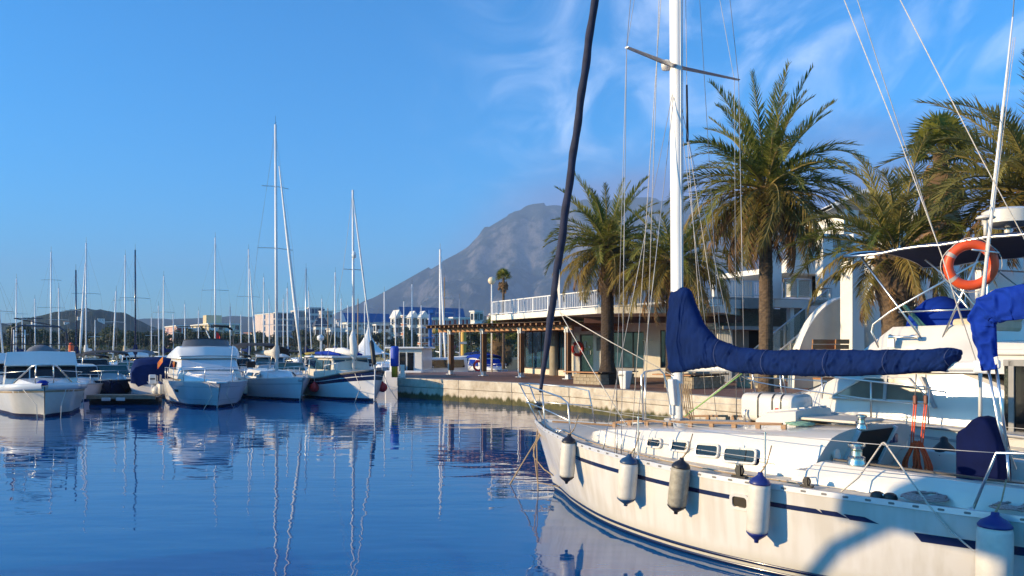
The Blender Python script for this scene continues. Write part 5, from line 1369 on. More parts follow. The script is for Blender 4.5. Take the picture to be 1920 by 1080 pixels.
# spiky shrub
def blade_plant(name, label, c, n_, Lr, w_, m_, seed, cat='plant', spread=1.0):
    rnd = random.Random(seed); t = thing(name, label, cat, c)
    b_ = [None]*3
    meshes = []
    for v in range(4):
        mb = MB(); L_ = 1.0; bend = rnd.uniform(.15,.5); rows = []
        for i in range(5):
            t_ = i/4; x = t_*math.cos(bend*t_); z_ = t_*L_-.25*bend*t_*t_; ww = w_*(1-t_**2)+.003; rows.append([(.35*bend*t_*t_, -ww, z_), (.35*bend*t_*t_-.01, 0, z_-.0), (.35*bend*t_*t_, ww, z_)])
        mb.loft(rows); meshes.append(mb.mesh('leaf', m_))
    for i in range(n_):
        a = rnd.uniform(0, 2*math.pi); tl = rnd.uniform(.1,1.1)*spread; linked('leaf', rnd.choice(meshes), t, (rnd.uniform(-.45,.45)*spread, rnd.uniform(-.3,.3), 0), (0, tl, a), rnd.uniform(*Lr))
    return t
lf_yucca = leaf_mat('yucca_leaf', (.018,.045,.012), (.055,.10,.03), .2)
P = at(1618, 655, 28.5); blade_plant('spiky_shrub', 'dark green spiky shrub beside the curved wall', (P.x, P.y, QZ), 90, (1.0,1.75), .045, lf_yucca, 3)

# ------------------------------------------------------------------ the palms themselves
def pbase(px, Y): return ((px-960)/F*Y, Y, QZ-.02)
def pz_(py, Y): return EYE+(HOR-py)/F*Y-QZ
palm('date_palm', 'tall date palm with full crown and brown hanging skirt right of the yacht mast', pbase(1436, 26), pz_(352,26), .23, .19,
     (('up',21,84,50,1.06),('mid',36,52,4,1.14),('low',22,6,-26,1.14),('dead',24,-12,-50,1.05)), 11)
palm('date_palm', 'date palm with thick dark trunk growing from the stone planter', pbase(1139, 35.2), pz_(462,35.2), .29, .27,
     (('up',20,80,42,.98),('mid',30,45,5,1.04),('low',18,4,-25,1.06),('dead',12,-15,-50,.9)), 23, m_=barkd, bulge=((.45,.35,.35),))
palm('date_palm', 'shorter arching date palm partly behind the yacht mast', pbase(1262, 33), pz_(487,33), .30, .28,
     (('up',8,75,42,.95),('mid',26,45,5,1.1),('low',26,8,-22,1.1),('dead',12,-25,-50,.95)), 31, m_=barkd)
palm('date_palm', 'date palm with bulging shaggy trunk top behind the motor cruiser', pbase(1681, 22), pz_(470,22), .33, .42,
     (('pale',18,82,44,.92),('mid',20,46,10,.94),('low',9,8,-15,.9),('dead',9,-25,-55,.72)), 41, bulge=((pz_(525,22),.55,.45),), scale=1.0)
palm('date_palm', 'big pale date palm reaching in at the far edge over the cruiser', pbase(1948, 19.6), pz_(352,19.6), .3, .3,
     (('pale',20,80,40,1.05),('pale',34,42,-4,1.12),('low',10,-4,-20,1.05),('dead',5,-15,-45,.8)), 57)
# fan palm with skirt
def fan_mesh(name, rad, lm, seed, nseg=26, droop=.2):
    rnd = random.Random(seed); mb = MB(); mb.cur = 1; st = Vector((rad*.9,0,0)); mb.tube([(0,0,0), st*.5+Vector((0,0,.04)), st], [.02,.016,.012], 4, cap=False); mb.cur = 0
    for i in range(nseg):
        a = R(-125+250*i/(nseg-1)); d = Vector((math.cos(a), math.sin(a), .15*math.cos(2*a))); L_ = rad*(1-.18*abs(a)/2.2)*rnd.uniform(.9,1.05); sd = Vector((-math.sin(a), math.cos(a), 0)); wv = sd*rad*.055
        mid = st+d*L_*.6; tip = st+d*L_+Vector((0,0,-L_*droop*rnd.uniform(.6,1.6)))
        b = len(mb.v); mb.v += [tuple(st), tuple(mid+wv), tuple(tip), tuple(mid-wv)]; mb.face((b,b+1,b+2,b+3))
    return mb.mesh(name, [lm, rachis_m])
FAN = {'g': [fan_mesh('fan_leaf', .85, lf_green, i) for i in range(3)], 'd': [fan_mesh('dead_fan_leaf', .8, lf_dead, 9+i, droop=.6) for i in range(3)]}
def fan_palm(label, base, H, r0, r1, ng, nd, seed, scale=1, skirt=2.2, group=None, name='fan_palm'):
    rnd = random.Random(seed); t = thing(name, label, 'palm tree', base, 0, group); trunk(t, H, r0*min(1,scale), r1*min(1,scale), bark, seed=seed)
    for i in range(ng):
        a = i*2.4; el_ = R(85-95*i/ng); linked('fan_leaf', rnd.choice(FAN['g']), t, (0,0,H), (rnd.uniform(-.4,.4), -el_, a), scale*rnd.uniform(.85,1.1))
    for i in range(nd):
        a = i*2.4; linked('dead_fan_leaf', rnd.choice(FAN['d']), t, (r1*math.cos(a), r1*math.sin(a), H-.1-skirt*scale*i/nd), (rnd.uniform(-.3,.3), R(62+rnd.uniform(-8,20)), a), scale*rnd.uniform(.7,1.0))
    return t
fan_palm('tall fan palm with a brown skirt of dead leaves rising behind the date palms', pbase(1765, 30), pz_(285,30), .3, .28, 30, 60, 5, 1.0, 2.8)
for px, Y, py, lab in ((944, 60, 520, 'small slender fan palm standing alone above the terrace railing'),(934,66,622,'short fan palm among the boats behind the pergola'),(948,70,632,'dark short fan palm between pergola posts')):
    fan_palm(lab, pbase(px, Y) if Y < 64 else (*pbase(px, Y)[:2], 1.0), pz_(py, Y), .22, .18, 26, 12, int(px), .48 if Y < 65 else 1.1, 1.1)
# ------------------------------------------------------------------ boats across the basin
white_h = mat('hull_white', (.74,.73,.71), .25, var=.05, scale=1.2, coat=.3)
cream_h = mat('hull_cream', (.66,.61,.52), .3, var=.06, coat=.3)
navy_h = mat('hull_navy', (.012,.022,.065), .2, var=.1, coat=.4)
grey_cov = mat('grey_canvas', (.16,.165,.18), .85, var=.15)
def place(px, py_wl, turn):
    """boat base at the stem on the water; aft axis turned from the sight line by `turn` degrees (positive = stern swings to picture left)"""
    p = atz(px, py_wl, 0); a = math.atan2(p.y, p.x)+R(turn); return p, a
def tube(parent, name, pts, r, m_=steel, n=6):
    mb = MB(); mb.tube(pts, r, n); return mb.build(name, m_, parent, smooth=True)
def std_hull(L, B, bow, mid, stern, stem=.6, fine=1.0, tr=.85, wlb=.86):
    h = B/2
    return Hull(L, ((0,bow),(.3,(bow+mid)/2*.98),(.6,mid),(1,stern)),
        ((0,.02),(.04,h*.24*fine),(.10,h*.48*fine),(.22,h*.78),(.40,h*.97),(.6,h),(.8,h*.96),(1,h*tr)),
        ((0,0),(.05,h*.12),(.15,h*.38*fine),(.30,h*.66),(.5,h*wlb),(.8,h*wlb),(1,h*tr*.88)), stem=stem, stern=.1, p=.7)
def hull_parts(t, H, hm_, stripe=None, rub=None, bottom=None, nu=40, deckm=None):
    mb = MB(); H.skin(mb, .06, 1.0, nu, 7); H.skin(mb, -1, .06, nu, 14); ho = mb.build('hull', hm_, t, smooth=True, sharp=45)
    mb = MB()
    for sd in (-1,1): H.strip(mb, 0.004, .995, -.02, .10, off=.018, th=.03, nu=40, side=sd)
    mb.build('boot_stripe', bottom or navyp, ho, recalc=False)
    if stripe:
        for (f0, f1, ms) in stripe:
            mb = MB()
            for sd in (-1,1): H.strip(mb, .0, .99, f0, f1, off=.006, th=.006, nu=36, side=sd)
            mb.build('hull_stripe', ms, ho, recalc=False)
    if rub:
        mb = MB()
        for sd in (-1,1): mb.tube([H.P(.003+.995*i/30, .985, sd, .012) for i in range(31)], .03, 6)
        mb.build('rubbing_strake', rub, ho, smooth=True)
    mb = MB(); H.deck(mb, 1, .004, 1, 30, .01, .06, .02); mb.build('deck', deckm or gelsh, t, smooth=True)
    return ho
def cabin_loft(t, name, secs, m_, parent=None, sharp=35):
    """secs: list of (x, z0, w0, z1, w1, r) cross sections"""
    mb = MB(); rows = []
    for x, z0, w0, z1, w1, r_ in secs:
        rows.append([(x,-w0,z0),(x,-w0*.5-w1*.5-.0,z0*.45+z1*.55),(x,-w1,z1-r_),(x,-w1+r_,z1),(x,0,z1+.04),(x,w1-r_,z1),(x,w1,z1-r_),(x,w0*.5+w1*.5,z0*.45+z1*.55),(x,w0,z0)])
    mb.loft(rows); nv = len(rows[0]); mb.face(range(nv)); mb.face(range((len(rows)-1)*nv, len(rows)*nv))
    return mb.build(name, m_, parent or t, smooth=True, sharp=sharp)
def bow_rail(t, H, h=.6, u1=.55, r=.016, nst=4, mid=True, pull=.0):
    for frac in ((1,.5) if mid else (1,)):
        pts = [H.P(u1*(1-i/10)+.004, 1, -1, -.08)+Vector((-pull*(i/10)**3, 0, h*frac*(.9+.15*i/10))) for i in range(11)]; pts += [Vector((p.x,-p.y,p.z)) for p in reversed(pts[:-1])]
        tube(t, 'bow_rail', pts, r if frac == 1 else r*.7)
    for i in range(nst):
        for sd in (-1,1):
            u = .05+(u1-.05)*i/(nst-1); a = H.P(u,1,sd,-.09); tube(t, 'stanchion', [a, a+Vector((-pull*(1-u/u1)**3*.9,0,h*(.9+.15*(1-u/u1))))], r*.9)
def quadpane(t, name, pts, m_, off=(0,0,0), th=.015, parent=None):
    mb = MB(); pts = [Vector(p)+Vector(off) for p in pts]; nrm = (pts[1]-pts[0]).cross(pts[2]-pts[0]).normalized(); mb.extrude([p-nrm*th/2 for p in pts], nrm*th); return mb.build(name, m_, parent or t)
def mini_fender(label, c, r, L_, capm=None, m_=None, group='small fenders hung on the boats across the basin', ball=False):
    t = thing('fender', label, 'fender', c, 0, group)
    if ball:
        mb = MB(); mb.lathe([(0,0)]+[(r*math.sin(R(a)), r-r*math.cos(R(a))) for a in range(15,170,15)]+[(r*.25,2*r),(r*.22,2*r+.06),(0,2*r+.06)], (0,0,0), 18); mb.build('ball', m_ or redb, t, smooth=True)
        mb = MB(); mb.tube([(0,0,2*r+.04),(0,.02,2*r+.5)], .012, 5); mb.build('lanyard', ropew, t)
    else:
        mb = MB(); mb.lathe([(r*.6,.06*L_),(r,.16*L_),(r,.84*L_),(r*.6,.94*L_)], (0,0,0), 12); mb.build('body', m_ or rubb, t, smooth=True)
        mb = MB(); mb.lathe([(0,0),(r*.3,0),(r*.75,.09*L_),(r*1.0,.15*L_)], (0,0,0), 12); mb.lathe([(r*1.0,.85*L_),(r*.75,.91*L_),(r*.3,L_),(0,L_+.02)], (0,0,0), 12); mb.build('end_cap', capm or capn, t, smooth=True)
        mb = MB(); mb.tube([(0,0,L_),(0,.02,L_+.35)], .012, 5); mb.build('lanyard', ropew, t)
    return t
def wpt(t, p):
    return Matrix.Translation(t.location) @ Matrix.Rotation(t.rotation_euler.z, 4, 'Z') @ Vector(p)

# ---- A: broad flybridge boat at the far edge
p, a = place(84, 785, 2)
A = thing('flybridge_boat', 'broad white flybridge motor boat facing the camera with dark wraparound windscreen', 'motor boat', p, a)
H = std_hull(9.2, 3.35, 1.22, 1.0, .95, stem=.5, fine=1.35)
ho = hull_parts(A, H, cream_h, stripe=((.80,.86,mat('rub_wood', (.35,.25,.14), .6)),), bottom=mat('bottom_darkblue', (.02,.02,.06), .5))
# flared white gunwale cap
mb = MB()
for sd in (-1,1):
    rows = []
    for i in range(41):
        u = .002+.998*i/40; q = H.P(u,1,sd); rows.append([(q.x, q.y-sd*.10, q.z+.10), (q.x, q.y+sd*.05, q.z+.11), (q.x, q.y+sd*.075, q.z+.02), (q.x-.0, q.y+sd*.05, q.z-.10), (q.x, q.y-sd*.02, q.z-.13)])
    mb.loft(rows)
mb.build('gunwale', white_h, ho, smooth=True)
cabin_loft(A, 'foredeck_trunk', ((1.5,.95,.35,1.22,.25,.05),(2.2,.95,.8,1.36,.7,.08),(3.3,.95,1.15,1.42,1.0,.08)), white_h)
cab = cabin_loft(A, 'cabin', ((3.15,1.0,1.30,1.42,1.26,.03),(3.45,1.0,1.34,1.93,1.26,.05),(6.3,1.0,1.36,2.0,1.28,.05)), white_h)
quadpane(A, 'windscreen', [(3.12,-1.235,1.43),(3.12,1.235,1.43),(3.40,1.225,1.88),(3.40,-1.225,1.88)], glassd, (-.03,0,0), parent=cab)
for y in (-.42,.42): mb = MB(); mb.beam((3.08,y,1.42),(3.37,y,1.9),.04,.03); mb.build('windscreen_bar', white_h, cab)
for sd in (-1,1): quadpane(A, 'side_window', [(3.6,sd*1.325,1.46),(5.8,sd*1.345,1.46),(5.8,sd*1.30,1.86),(3.75,sd*1.30,1.86)], glassd, (0,sd*.015,0), parent=cab)
fb = cabin_loft(A, 'flybridge', ((3.2,1.93,1.30,2.0,1.28,.02),(3.42,1.93,1.28,2.48,1.22,.03),(3.52,1.93,1.28,2.48,1.22,.03),(3.55,1.93,1.30,2.1,1.25,.03),(6.6,1.93,1.30,2.1,1.25,.03)), white_h)
mb = MB(); mb.loft([[(3.42,-1.22,2.47),(3.47,-1.22,2.50),(6.2,-1.22,2.50),(6.25,-1.26,2.05)],[(3.40,-1.28,2.0),(3.47,-1.28,2.0),(6.2,-1.28,2.0),(6.25,-1.28,2.0)]]); mb.loft([[(3.42,1.22,2.47),(3.47,1.22,2.50),(6.2,1.22,2.50)],[(3.40,1.28,2.0),(3.47,1.28,2.0),(6.2,1.28,2.0)]]); mb.build('coaming', white_h, fb)
mb = MB(); rows = []
for i in range(9):
    x = 3.6+1.4*i/8; rows.append([(x,-.55+1.1*j/8, 2.48+.30*math.sin(math.pi*i/8)**.6*math.sin(math.pi*j/8)**.6) for j in range(9)])
mb.loft(rows); mb.build('console_cover', grey_cov, A, smooth=True)
for hh, xx in ((2.78,3.5),): tube(A, 'bridge_rail', [(3.55,-1.2,2.5),(3.55,-1.2,hh),(3.52,0,hh+.02),(3.55,1.2,hh),(3.55,1.2,2.5)], .018, blkp)
# radar arch and ladder
tube(A, 'arch', [(5.9,-1.05,2.1),(5.3,-1.0,3.35),(5.2,-.7,3.56),(5.2,.7,3.60),(5.3,1.0,3.5),(5.8,1.05,2.1)], .035, mat('dark_tube', (.05,.06,.09), .4))
tube(A, 'arch_brace', [(5.3,-.8,3.56),(5.25,.95,3.9),(5.25,-.1,3.92)], .022, MATS['dark_tube'])
for y in (.55,.95): tube(A, 'ladder_rail', [(5.2,y,2.1),(5.2,y,3.42)], .025, alu)
for z in (2.35,2.6,2.85,3.1,3.33): tube(A, 'ladder_rung', [(5.2,.55,z),(5.2,.95,z)], .02, blkp)
# tall A-frame pulpit
tube(A, 'pulpit', [(1.6,-.98,1.3),(.35,-.42,1.95),(.05,-.25,2.02),(.05,.25,2.02),(.35,.42,1.95),(1.6,.98,1.3)], .03, steel)
tube(A, 'pulpit', [(.3,-.3,1.3),(.15,-.3,1.62),(.05,-.28,2.0)], .02); tube(A, 'pulpit', [(.3,.3,1.3),(.15,.3,1.62),(.05,.28,2.0)], .02); tube(A, 'pulpit', [(.12,-.3,1.55),(.06,0,1.58),(.12,.3,1.55)], .016)
tube(A, 'side_rail', [(.5,-.55,1.78),(3.0,-1.45,1.65),(5,-1.55,1.55)], .016); tube(A, 'side_rail', [(.5,.55,1.78),(3.0,1.45,1.65),(5,1.55,1.55)], .016)
mb = MB(); mb.lathe([(0,0),(.2,.02),(.22,.1),(.1,.2),(0,.2)], (.55,.05,1.22), 12); mb.build('anchor_windlass', bluec, A, smooth=True)
for y0, y1 in ((-.5,-.25),(.30,.12)): tube(A, 'mooring_line', [H.P(.06,1,1 if y0 > 0 else -1), (0.1,y1*2.2,.5), (-.3,y1*2.0,-.2)], .014, ropew)
q = wpt(A, (6.4,-1.25,2.35)); o = MB(); o.box((0,0,.22), (.16,.20,.44)); o.lathe([(.11,.42),(.06,.52),(0,.54)], (0,0,0), 10); ob = o.build('rescue_float', orange, None, bevel=.04); ob.location = q; tag(ob, 'small orange rescue float hanging off the flybridge of the broad boat', 'rescue float')

# ---- D: big sleek motor yacht
p, a = place(413, 768, 7)
D = thing('motor_yacht', 'large sleek white motor yacht with rounded flybridge and thin dark bimini hoop', 'motor boat', p, a)
H = std_hull(10.5, 3.7, 1.18, 1.12, 1.0, stem=1.0, fine=1.25)
ho = hull_parts(D, H, white_h, stripe=((.80,.815,gryp),(.30,.312,gryp)))
ho2 = bow_rail(D, H, .62, .62, .016, 5, pull=.25)
mb = MB(); mb.extrude([(-.45,-.22,1.14),(.5,-.5,1.16),(.5,.5,1.16),(-.45,.22,1.14)], (0,0,.07)); mb.build('bow_platform', white_h, D, bevel=.02)
fd = cabin_loft(D, 'foredeck_trunk', ((1.4,1.05,.5,1.22,.35,.05),(2.4,1.05,1.05,1.40,.85,.1),(3.6,1.05,1.3,1.55,1.1,.12),(4.0,1.05,1.35,1.58,1.15,.12)), white_h)
cab = cabin_loft(D, 'cabin', ((3.6,1.2,1.42,1.52,1.32,.05),(4.5,1.2,1.48,2.12,1.30,.12),(5.0,1.2,1.5,2.22,1.36,.12),(7.4,1.2,1.55,2.22,1.42,.12),(8.0,1.2,1.55,1.9,1.45,.12)), white_h)
quadpane(D, 'windscreen', [(3.66,-1.22,1.60),(3.66,1.22,1.60),(4.40,1.20,2.05),(4.40,-1.20,2.05)], mat('pale_cover', (.62,.63,.65), .7, var=.05), (-.06,0,.02), parent=cab)
for y in (-.55,.75): mb = MB(); mb.beam((3.62,y-.12,1.62),(4.15,y+.08,1.95),.03,.02); mb.beam((3.62,y+.2,1.60),(3.66,y-.1,1.66),.03,.02); mb.build('wiper', blkp, cab)
for sd in (-1,1): quadpane(D, 'side_window', [(4.6,sd*1.47,1.62),(7.2,sd*1.50,1.62),(6.8,sd*1.43,2.0),(4.8,sd*1.40,2.0)], glassd, (0,sd*.03,0), parent=cab)
mb = MB(); mb.tube([(3.63,-1.32,1.56),(3.6,0,1.58),(3.63,1.32,1.56)], .018, 6); mb.build('trim', gryp, cab)
fb = cabin_loft(D, 'flybridge', ((4.3,2.14,1.25,2.26,1.22,.04),(4.6,2.14,1.48,2.66,1.36,.16),(5.0,2.14,1.52,2.72,1.42,.16),(5.2,2.14,1.55,2.7,1.44,.1),(8.2,2.14,1.6,2.4,1.45,.1)), white_h)
mb = MB(); mb.tube([(4.28,-1.30,2.24),(4.2,0,2.27),(4.28,1.30,2.24)], .02, 6); mb.build('trim', gryp, fb)
mb = MB(); rows = []
for i in range(13):
    th = R(-80+160*i/12); rows.append([(5.35-.55*math.cos(th), 1.15*math.sin(th), 2.68), (5.45-.50*math.cos(th), 1.05*math.sin(th), 2.98+.10*math.cos(th))])
mb.loft(rows); mb.build('bridge_screen', mat('smoked_screen', (.12,.115,.12), .15), fb, smooth=True)
mb = MB(); mb.tube([(5.45-.50*math.cos(R(-80+160*i/12)), 1.05*math.sin(R(-80+160*i/12)), 2.99+.10*math.cos(R(-80+160*i/12))) for i in range(13)], .022, 6); mb.build('screen_trim', blkp, fb, smooth=True)
tube(D, 'bimini_hoop', [(7.0,-1.4,2.6),(6.0,-1.35,3.5),(5.9,-1.15,3.68),(5.8,0,3.72),(5.9,1.15,3.68),(6.0,1.35,3.6),(7.0,1.4,2.6)], .018, blkp)
mb = MB(); mb.tube([(5.95,-1.30,3.55),(5.88,-1.05,3.70),(5.85,-.4,3.74)], .055, 8); mb.build('folded_bimini', black, D, smooth=True)
tube(D, 'antenna', [(6.6,-.5,2.7),(6.2,-.1,3.5)], .03, white_h); tube(D, 'antenna', [(3.2,-.85,1.5),(3.15,-.9,2.2),(3.12,-.95,2.75)], .014, white_h)
o = MB(); o.loft([[(0,0,0),(0,.0,.55)],[(.1,.06,-.12),(.1,.1,.45)],[(.2,-.03,-.22),(.18,.0,.3)]]); fl = o.build('flag', mat('flag_red', (.55,.025,.03), .8), None); fl.location = wpt(D,(6.6,-.62,2.9)); tag(fl, 'small red flag on the flybridge of the sleek motor yacht', 'flag')
q = wpt(D, (8.6,1.75,1.9)); o = MB(); o.loft([[(0,0,0),(.0,.05,.42)],[(-.25,.1,-.28),(-.28,.12,.16)],[(-.42,.1,-.52),(-.45,.15,-.05)]]); fl = o.build('flag', mat('flag_redyellow', (.6,.05,.02), .8, c2=(.62,.30,.03), scale=4), None); fl.location = q; fl.scale = (.7,.7,.7); tag(fl, 'drooping red and yellow ensign beside the sleek motor yacht', 'flag')
quadpane(D, 'hull_port', [H.P(.26,.66,1,.012),H.P(.31,.66,1,.012),H.P(.31,.56,1,.012),H.P(.265,.56,1,.012)], blkp, parent=ho)
for i, (u, lab) in enumerate(((.66,'slim white fender with navy caps nearest the sleek yacht stern'),(.60,'slim white fender with navy caps in the middle of the sleek yacht trio'),(.54,'slim white fender with navy caps foremost of the sleek yacht trio'))):
    q = wpt(D, H.P(u,.99,1,.14)); mini_fender(lab, (q.x,q.y,q.z-.78), .11, .66)
q = wpt(D, H.P(.66,.5,1,.32)); mini_fender('big cream ball fender low at the sleek yacht quarter', (q.x,q.y,.25), .26, 0, ball=True, m_=rubb)
for sd, du in ((1,.1),(-1,.05)): tube(D, 'mooring_line', [H.P(.03,1,sd), Vector((.35,sd*.3,.6)), Vector((.1 if sd>0 else 1.0,sd*.75,-.15))], .014, ropew)

# ---- generic builders
def sail_boat(label, px, Y, ytop, L=9.5, turn=0, bow_cam=True, hm_=None, cover=None, mast_m=None, stripe=None, spread=1, lean=0, furl=None, group=None, r=.075, wl=None, det=False, flagm=None):
    base_top = EYE+(HOR-ytop)/F*Y
    B = L*.33; fbd = .095*L*.9+.15
    H = std_hull(L, B, fbd*1.18, fbd, fbd*.95, stem=.45, fine=.85)
    mx_ = L*.38
    a = math.atan2(Y, (px-960)/F*Y)+R(turn)
    if not bow_cam: a += math.pi
    mp_ = at(px, 0, Y); d = Vector((math.cos(a), math.sin(a), 0)); loc = Vector((mp_.x, mp_.y, 0))-d*mx_
    t = thing('sailing_boat', label, 'sailing boat', loc, a, group)
    hull_parts(t, H, hm_ or white_h, stripe=stripe, nu=26)
    zc = fbd+.42
    cab = cabin_loft(t, 'cabin', ((L*.24,fbd-.1,B*.16,fbd+.12,B*.1,.03),(L*.32,fbd-.1,B*.28,zc-.08,B*.2,.06),(L*.40,fbd-.1,B*.31,zc,B*.24,.06),(L*.62,fbd-.1,B*.32,zc+.06,B*.25,.06)), white_h)
    for sd in (-1,1):
        for k_ in range(2): quadpane(t, 'window', [(L*(.36+.13*k_),sd*B*.30,fbd+.14),(L*(.45+.13*k_),sd*B*.305,fbd+.14),(L*(.445+.13*k_),sd*B*.275,zc-.1),(L*(.37+.13*k_),sd*B*.27,zc-.1)], glassd, (0,sd*.02,0), parent=cab)
    mm = mast_m or alu
    top = Vector((mx_+.02*L, lean*base_top*.02, base_top))
    foot = Vector((mx_,0,zc-.05)); mb = MB(); mb.tube([foot, foot.lerp(top,.5), top], [r, r*.95, r*.8], 8); ms = mb.build('mast', mm, t, smooth=True)
    for k_ in range(spread):
        f_ = (.5,.75)[k_] if spread > 1 else .58
        c = foot.lerp(top, f_); s_ = B*.30*(1-.25*k_); mb = MB(); mb.tube([c+Vector((.1,-s_,-.04)), c, c+Vector((.1,s_,-.04))], .022, 5); mb.build('spreader', alug, ms)
    for sd in (-1,1):
        ch = H.P(.42,1,sd,-.08); c = foot.lerp(top,(.5 if spread > 1 else .58)); tip = c+Vector((.1,sd*B*.30,-.04)); mb = MB(); mb.tube([ch,tip,foot.lerp(top,.97)], .004, 4); mb.build('shroud', wired, t)
    bowp = H.P(0,1,1); mb = MB(); mb.tube([bowp, foot.lerp(top,.96)], .005, 4); mb.build('forestay', wired, t); mb = MB(); mb.tube([Vector((L,0,fbd)), top], .004, 4); mb.build('backstay', wired, t)
    if furl:
        q0 = bowp.lerp(foot.lerp(top,.96), .06); q1 = bowp.lerp(foot.lerp(top,.96), .86); mb = MB(); mb.tube([q0, q0.lerp(q1,.25), q0.lerp(q1,.6), q1], [.05,.095,.08,.03], 8); mb.build('furled_genoa', furl, t, smooth=True)
    bz_ = zc+.85; be = Vector((mx_+L*.36,0,bz_+.05))
    mb = MB(); mb.tube([Vector((mx_+.05,0,bz_)), be], .05, 7); bo = mb.build('boom', mm, t, smooth=True)
    if cover:
        mb = MB(); n_ = 8; rows = []
        for i in range(n_+1):
            k_ = i/n_; c = Vector((mx_+.0,0,bz_)).lerp(be, k_); rr_ = .17*(1-.45*k_); hh = rr_*(1.1+1.6*math.exp(-k_*9))
            rows.append([(c.x, rr_*math.cos(R(45*j)), c.z+.04+hh*math.sin(R(45*j))+hh*.25) for j in range(8)])
        mb.loft(rows, closed=True, caps=True); mb.build('sail_cover', cover, bo, smooth=True)
    bow_rail(t, H, .55, .2, .014, 2, mid=False)
    mb = MB(); mb.tube([top, top+Vector((0,0,.45))], .008, 4); mb.tube([top+Vector((-.12,0,.08)), top+Vector((.14,0,.08))], .012, 4); mb.build('masthead_gear', blkp, ms)
    return t, H, top, foot, zc, fbd, B
def motor_boat(label, px, py_wl, L=7.5, turn=0, bow_cam=True, hm_=None, canopy=None, fly=False, hard=True, scr=None, group=None, B=None, Y=None):
    if Y: p = at(px, 0, Y); p.z = 0; a = math.atan2(p.y, p.x)+R(turn)
    else: p, a = place(px, py_wl, turn)
    if not bow_cam:
        d = Vector((math.cos(a), math.sin(a), 0)); p = p+d*L; a += math.pi
    t = thing('motor_boat', label, 'motor boat', p, a, group); B = B or L*.35; f0 = .115*L*.85+.12
    H = std_hull(L, B, f0*1.15, f0, f0*.95, stem=.6, fine=1.15); hull_parts(t, H, hm_ or white_h, rub=gryp, nu=28)
    cab = cabin_loft(t, 'foredeck_trunk', ((L*.15,f0-.1,B*.15,f0+.12,B*.1,.03),(L*.28,f0-.1,B*.30,f0+.28,B*.22,.08),(L*.40,f0-.1,B*.36,f0+.36,B*.28,.08)), white_h)
    z0 = f0+.30; z1 = f0+.95
    sx, ex = L*.38, L*.80
    if hard:
        cc = cabin_loft(t, 'cabin', ((sx,f0-.05,B*.40,z0,B*.38,.03),(sx+.45,f0-.05,B*.41,z1,B*.35,.06),(ex,f0-.05,B*.42,z1+.04,B*.36,.06)), white_h)
        quadpane(t, 'windscreen', [(sx-.01,-B*.36,z0+.04),(sx-.01,B*.36,z0+.04),(sx+.40,B*.335,z1-.06),(sx+.40,-B*.335,z1-.06)], scr or glassd, (-.03,0,.015), parent=cc)
        for sd in (-1,1): quadpane(t, 'side_window', [(sx+.3,sd*B*.405,z0+.04),(ex-.3,sd*B*.41,z0+.04),(ex-.3,sd*B*.375,z1-.1),(sx+.6,sd*B*.375,z1-.1)], scr or glassd, (0,sd*.02,0), parent=cc)
        if fly:
            cabin_loft(t, 'flybridge', ((sx+.1,z1,B*.34,z1+.12,B*.33,.03),(sx+.5,z1,B*.37,z1+.50,B*.33,.08),(ex,z1,B*.38,z1+.42,B*.34,.08)), white_h, parent=cc)
    else:
        quadpane(t, 'windscreen', [(sx,-B*.38,z0),(sx,B*.38,z0),(sx+.45,B*.33,z0+.5),(sx+.45,-B*.33,z0+.5)], scr or mat('screen_teal', (.05,.12,.12), .05), parent=t)
        tube(t, 'screen_frame', [(sx,-B*.39,z0),(sx+.45,-B*.34,z0+.5),(sx+.45,B*.34,z0+.5),(sx,B*.39,z0)], .025, alug)
    if canopy:
        mb = MB(); rows = []
        zt = (z1+.55 if not hard else z1+.25)
        for i in range(7):
            k_ = i/6; x = sx+.25+(ex-sx)*k_*1.1; h_ = zt+.12*math.sin(math.pi*k_); rows.append([(x,-B*.40,h_-.28),(x,-B*.37,h_-.08),(x,-B*.2,h_),(x,0,h_+.03),(x,B*.2,h_),(x,B*.37,h_-.08),(x,B*.40,h_-.28)])
        mb.loft(rows); mb.loft([[(x,y,z-.02) for x,y,z in r_] for r_ in rows]); mb.build('canopy', canopy, t, smooth=True)
        for sd in (-1,1): tube(t, 'canopy_frame', [(ex-.2,sd*B*.42,f0),(sx+.5,sd*B*.40,zt-.28)], .018); tube(t, 'canopy_frame', [(sx+.8,sd*B*.42,f0),(ex,sd*B*.40,zt-.28)], .018)
    bow_rail(t, H, .45, .45, .014, 3, mid=False)
    return t, H, f0, B

# ---- E: sailing boat beside the motor yacht, two bright spars
t, H, top, foot, zc, fbd, B = sail_boat('white sailing boat with tall mast, steel blue hull shade and black cockpit canopy', 519, 42.6, 232, L=9.8, turn=20, cover=ropew, stripe=((.72,.745,gryp),), spread=2, furl=mat('sail_white', (.72,.70,.66), .8, var=.1), r=.085)
E = t
mb = MB(); rows = []
for i in range(7):
    k_ = i/6; x = 5.8+2.6*k_; h_ = 2.75+.16*math.sin(math.pi*k_); rows.append([(x,-1.55,h_-.62),(x,-1.45,h_-.2),(x,-.8,h_),(x,.8,h_),(x,1.45,h_-.2),(x,1.55,h_-.62)])
mb.loft(rows); mb.build('bimini', black, E, smooth=True)
for sd in (-1,1): tube(E, 'bimini_frame', [(7,sd*1.5,1.1),(6,sd*1.5,2.2)], .02)
mb = MB(); mb.box((5.2,.9,fbd+.75), (.12,.5,.35)); mb.build('black_bag', black, E, bevel=.05)
for u, lab in ((.5,'white fender low on the side of the black canopied sailing boat, aft one'),(.38,'white fender on the side of the black canopied sailing boat, forward one')):
    q = wpt(E, H.P(u,.98,1,.14)); mini_fender(lab, (q.x,q.y,q.z-.85), .13, .72)
